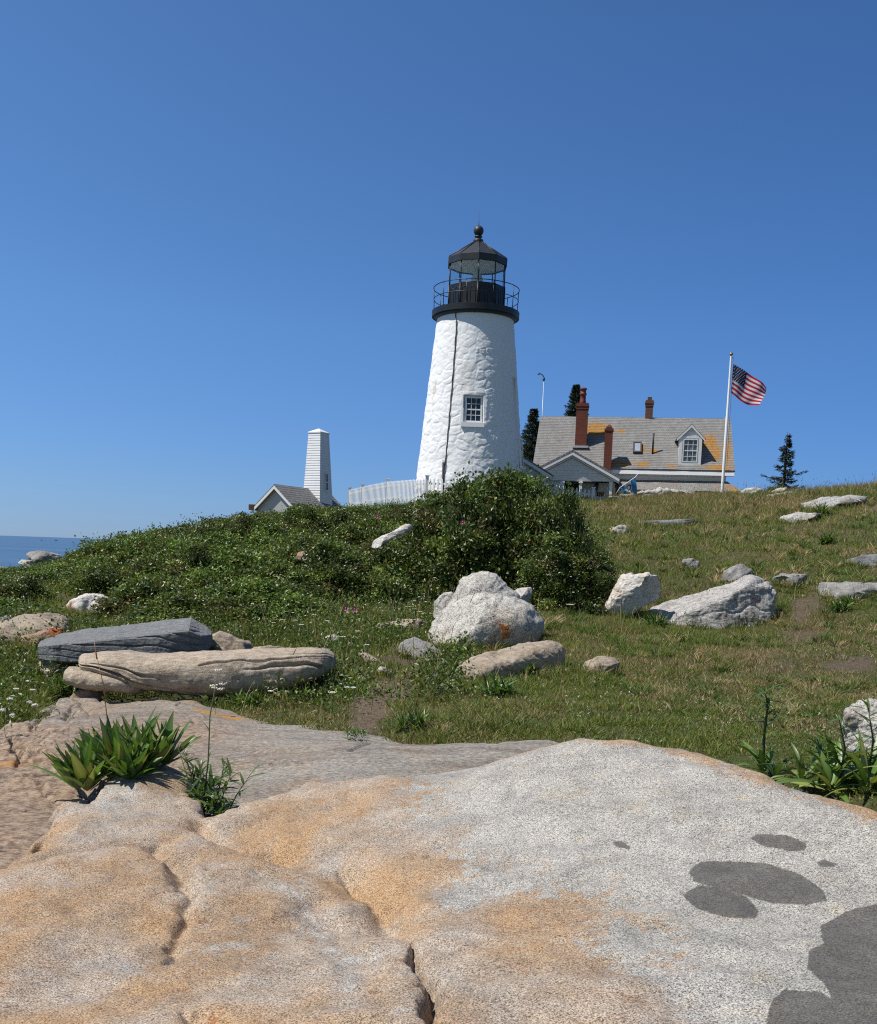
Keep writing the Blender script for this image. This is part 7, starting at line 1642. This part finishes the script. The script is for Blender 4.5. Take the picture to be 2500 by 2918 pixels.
for k, (px, py, nl, L_, Wd_, lab) in enumerate(((1420, 1985, 26, .24, .032, 'bushy green leafy plant growing against the tan log-shaped stone'), (1180, 2085, 30, .20, .026, 'green rosette plant at the edge of the flat grey rock'), (1012, 2110, 26, .07, .012, 'tiny green tuft growing in a crack of the flat grey rock'), (1870, 1790, 22, .34, .035, 'light green leafy plant before the low end of the long pointed boulder'),
                                       (2395, 1745, 34, .24, .035, 'leafy green plant below the long brownish slab'), (1500, 1925, 20, .2, .03, 'small leafy plant at the far end of the tan log-shaped stone'), (2140, 1785, 16, .3, .02, 'grassy tuft before the high end of the long pointed boulder'), (652, 1852, 16, .17, .024, 'small spiky plant between slate slab and log-shaped ledge'), (1130, 1815, 16, .22, .03, 'upright green leaves beside the flat grey stone and the footpath'),
                                       (700, 2020, 12, .2, .04, 'single broad-leaved plant in shade under the log-shaped ledge'), (190, 1972, 16, .22, .04, 'dark broad-leaved plant beside the small rusty stone'), (870, 1835, 16, .25, .02, 'grassy tuft in the weeds behind the log-shaped ledge'), (2340, 1470, 24, .5, .06, 'coarse green leaves beside the curved low white rock'), (2360, 1550, 24, .35, .06, 'broad green weeds alone on the upper slope'), (2420, 1725, 16, .22, .035, 'small green plant touching the leafy one below the long brownish slab'))):
    Yg = ground_hit(px, py); q = atr(px, py, Yg)
    clump('leafy_plant', q, [(0, 0, 0, 1), (.09, .05, 0, .9), (-.1, .04, 0, .85), (.02, .12, 0, .9)] if k != 2 else [(0, 0, 0, 1), (.05, .02, 0, 1), (-.06, .01, 0, .9)], lab, nleaf=nl, L=L_, Wd=Wd_, el=(.1, 1.4), droop=(.2, 1.1))

# ------------------------------------------------------------------ spruces
def spruce(label, px, Y, ytop, ybase, halfw, seed, sparse=False, ntier=30, lop=None):
    r = np.random.default_rng(seed); b = P(px, ybase, Y); tz_ = P(px, ytop, Y)[2]; gz_ = float(ground_z(b[0], Y)); gz_ = min(gz_, b[2]); Ht = tz_ - b[2]; w = halfw / FPX * Y
    o = thing('spruce_tree', (b[0], Y, gz_), label, 'tree'); m = MB(); m.tube([(b[0], Y, gz_ - .3), (b[0], Y, b[2] + Ht * .5), (b[0], Y, tz_)], [.14 if not sparse else .09, .07, .012], 8)
    LV = []
    for k in range(ntier):
        f = (k + .5) / ntier
        for j in range(7 if not sparse else 5):
            if sparse and r.random() < .5: continue
            az = r.uniform(0, 6.28); ln = w * (1 - f) ** 1.0 * r.uniform(.45, 1.3) + .07 * w
            if sparse: ln *= r.uniform(.45, 1.05)
            if lop:
                for (f0, s0, g0_) in lop:
                    if abs(f - f0) < .02 and j == 0: az = 0 if s0 > 0 else math.pi; ln = w * g0_
            z = b[2] + Ht * f; ct = np.array([b[0], Y, z]); e = np.array([math.cos(az), math.sin(az), 0])
            pts = [ct, ct + e * ln * .5 + ZU * ln * (-.12), ct + e * ln + ZU * ln * (.02 + .12 * f)]
            m.tube(pts, [.02, .014, .005], 4, caps=False)
            n = int((150 if not sparse else 60) * max(.3, ln / w) + 20); t_ = r.random(n) ** .75
            q = np.where((t_ < .5)[:, None], pts[0] + (pts[1] - pts[0]) * (t_ * 2)[:, None], pts[1] + (pts[2] - pts[1]) * ((t_ - .5) * 2)[:, None])
            s_ = np.array([-e[1], e[0], 0]); wd = (.16 * ln * (1 - t_ * .7) + .03) * r.normal(size=n); q = q + s_ * wd[:, None] + ZU * (r.normal(size=n) * .03 - np.abs(wd) * .25)[:, None]
            d = unit(e * .8 + s_ * np.sign(wd)[:, None] * .7 + r.normal(size=(n, 3)) * .35); nn = unit(r.normal(size=(n, 3)) + ZU)
            c = np.clip(np.asarray((.036, .052, .026)) * (1 + .35 * r.normal(size=(n, 1))), .004, .2); dd = r.random(n) < (.18 if sparse else .04); c[dd] = (.06, .045, .03)
            LV.append(rhomb(q, d, nn, r.uniform(.09, .2, n), r.uniform(.025, .05, n), c))
    m.build('trunk', M_stem, o); V, F, C = join(LV); me = mesh_np('crown', V - wloc(o), F3=F, attrs={'Col': C}, smooth=False); link('crown', me, M_needle, o)
spruce('dark spruce top rising behind the tall brick chimney', 1634, 66, 1096, 1290, 60, 61)
spruce('dark spruce between the lighthouse and the roof end', 1514, 64, 1165, 1345, 66, 62, lop=None)
spruce('lone ragged spruce on the crest of the brown grass hill', 2233, 55, 1230, 1400, 58, 63, True, 34, lop=((.35, 1, 1.05), (.25, -1, 1.1), (.12, 1, .9)))
rng = np.random.default_rng(71)
p = P(2215, 1400, 53); add_bush(BUSH[0], p[0], 53, .75, .6, 'low dark shrub at the foot of the lone spruce', None, 'shrub', z=p[2] - .3)
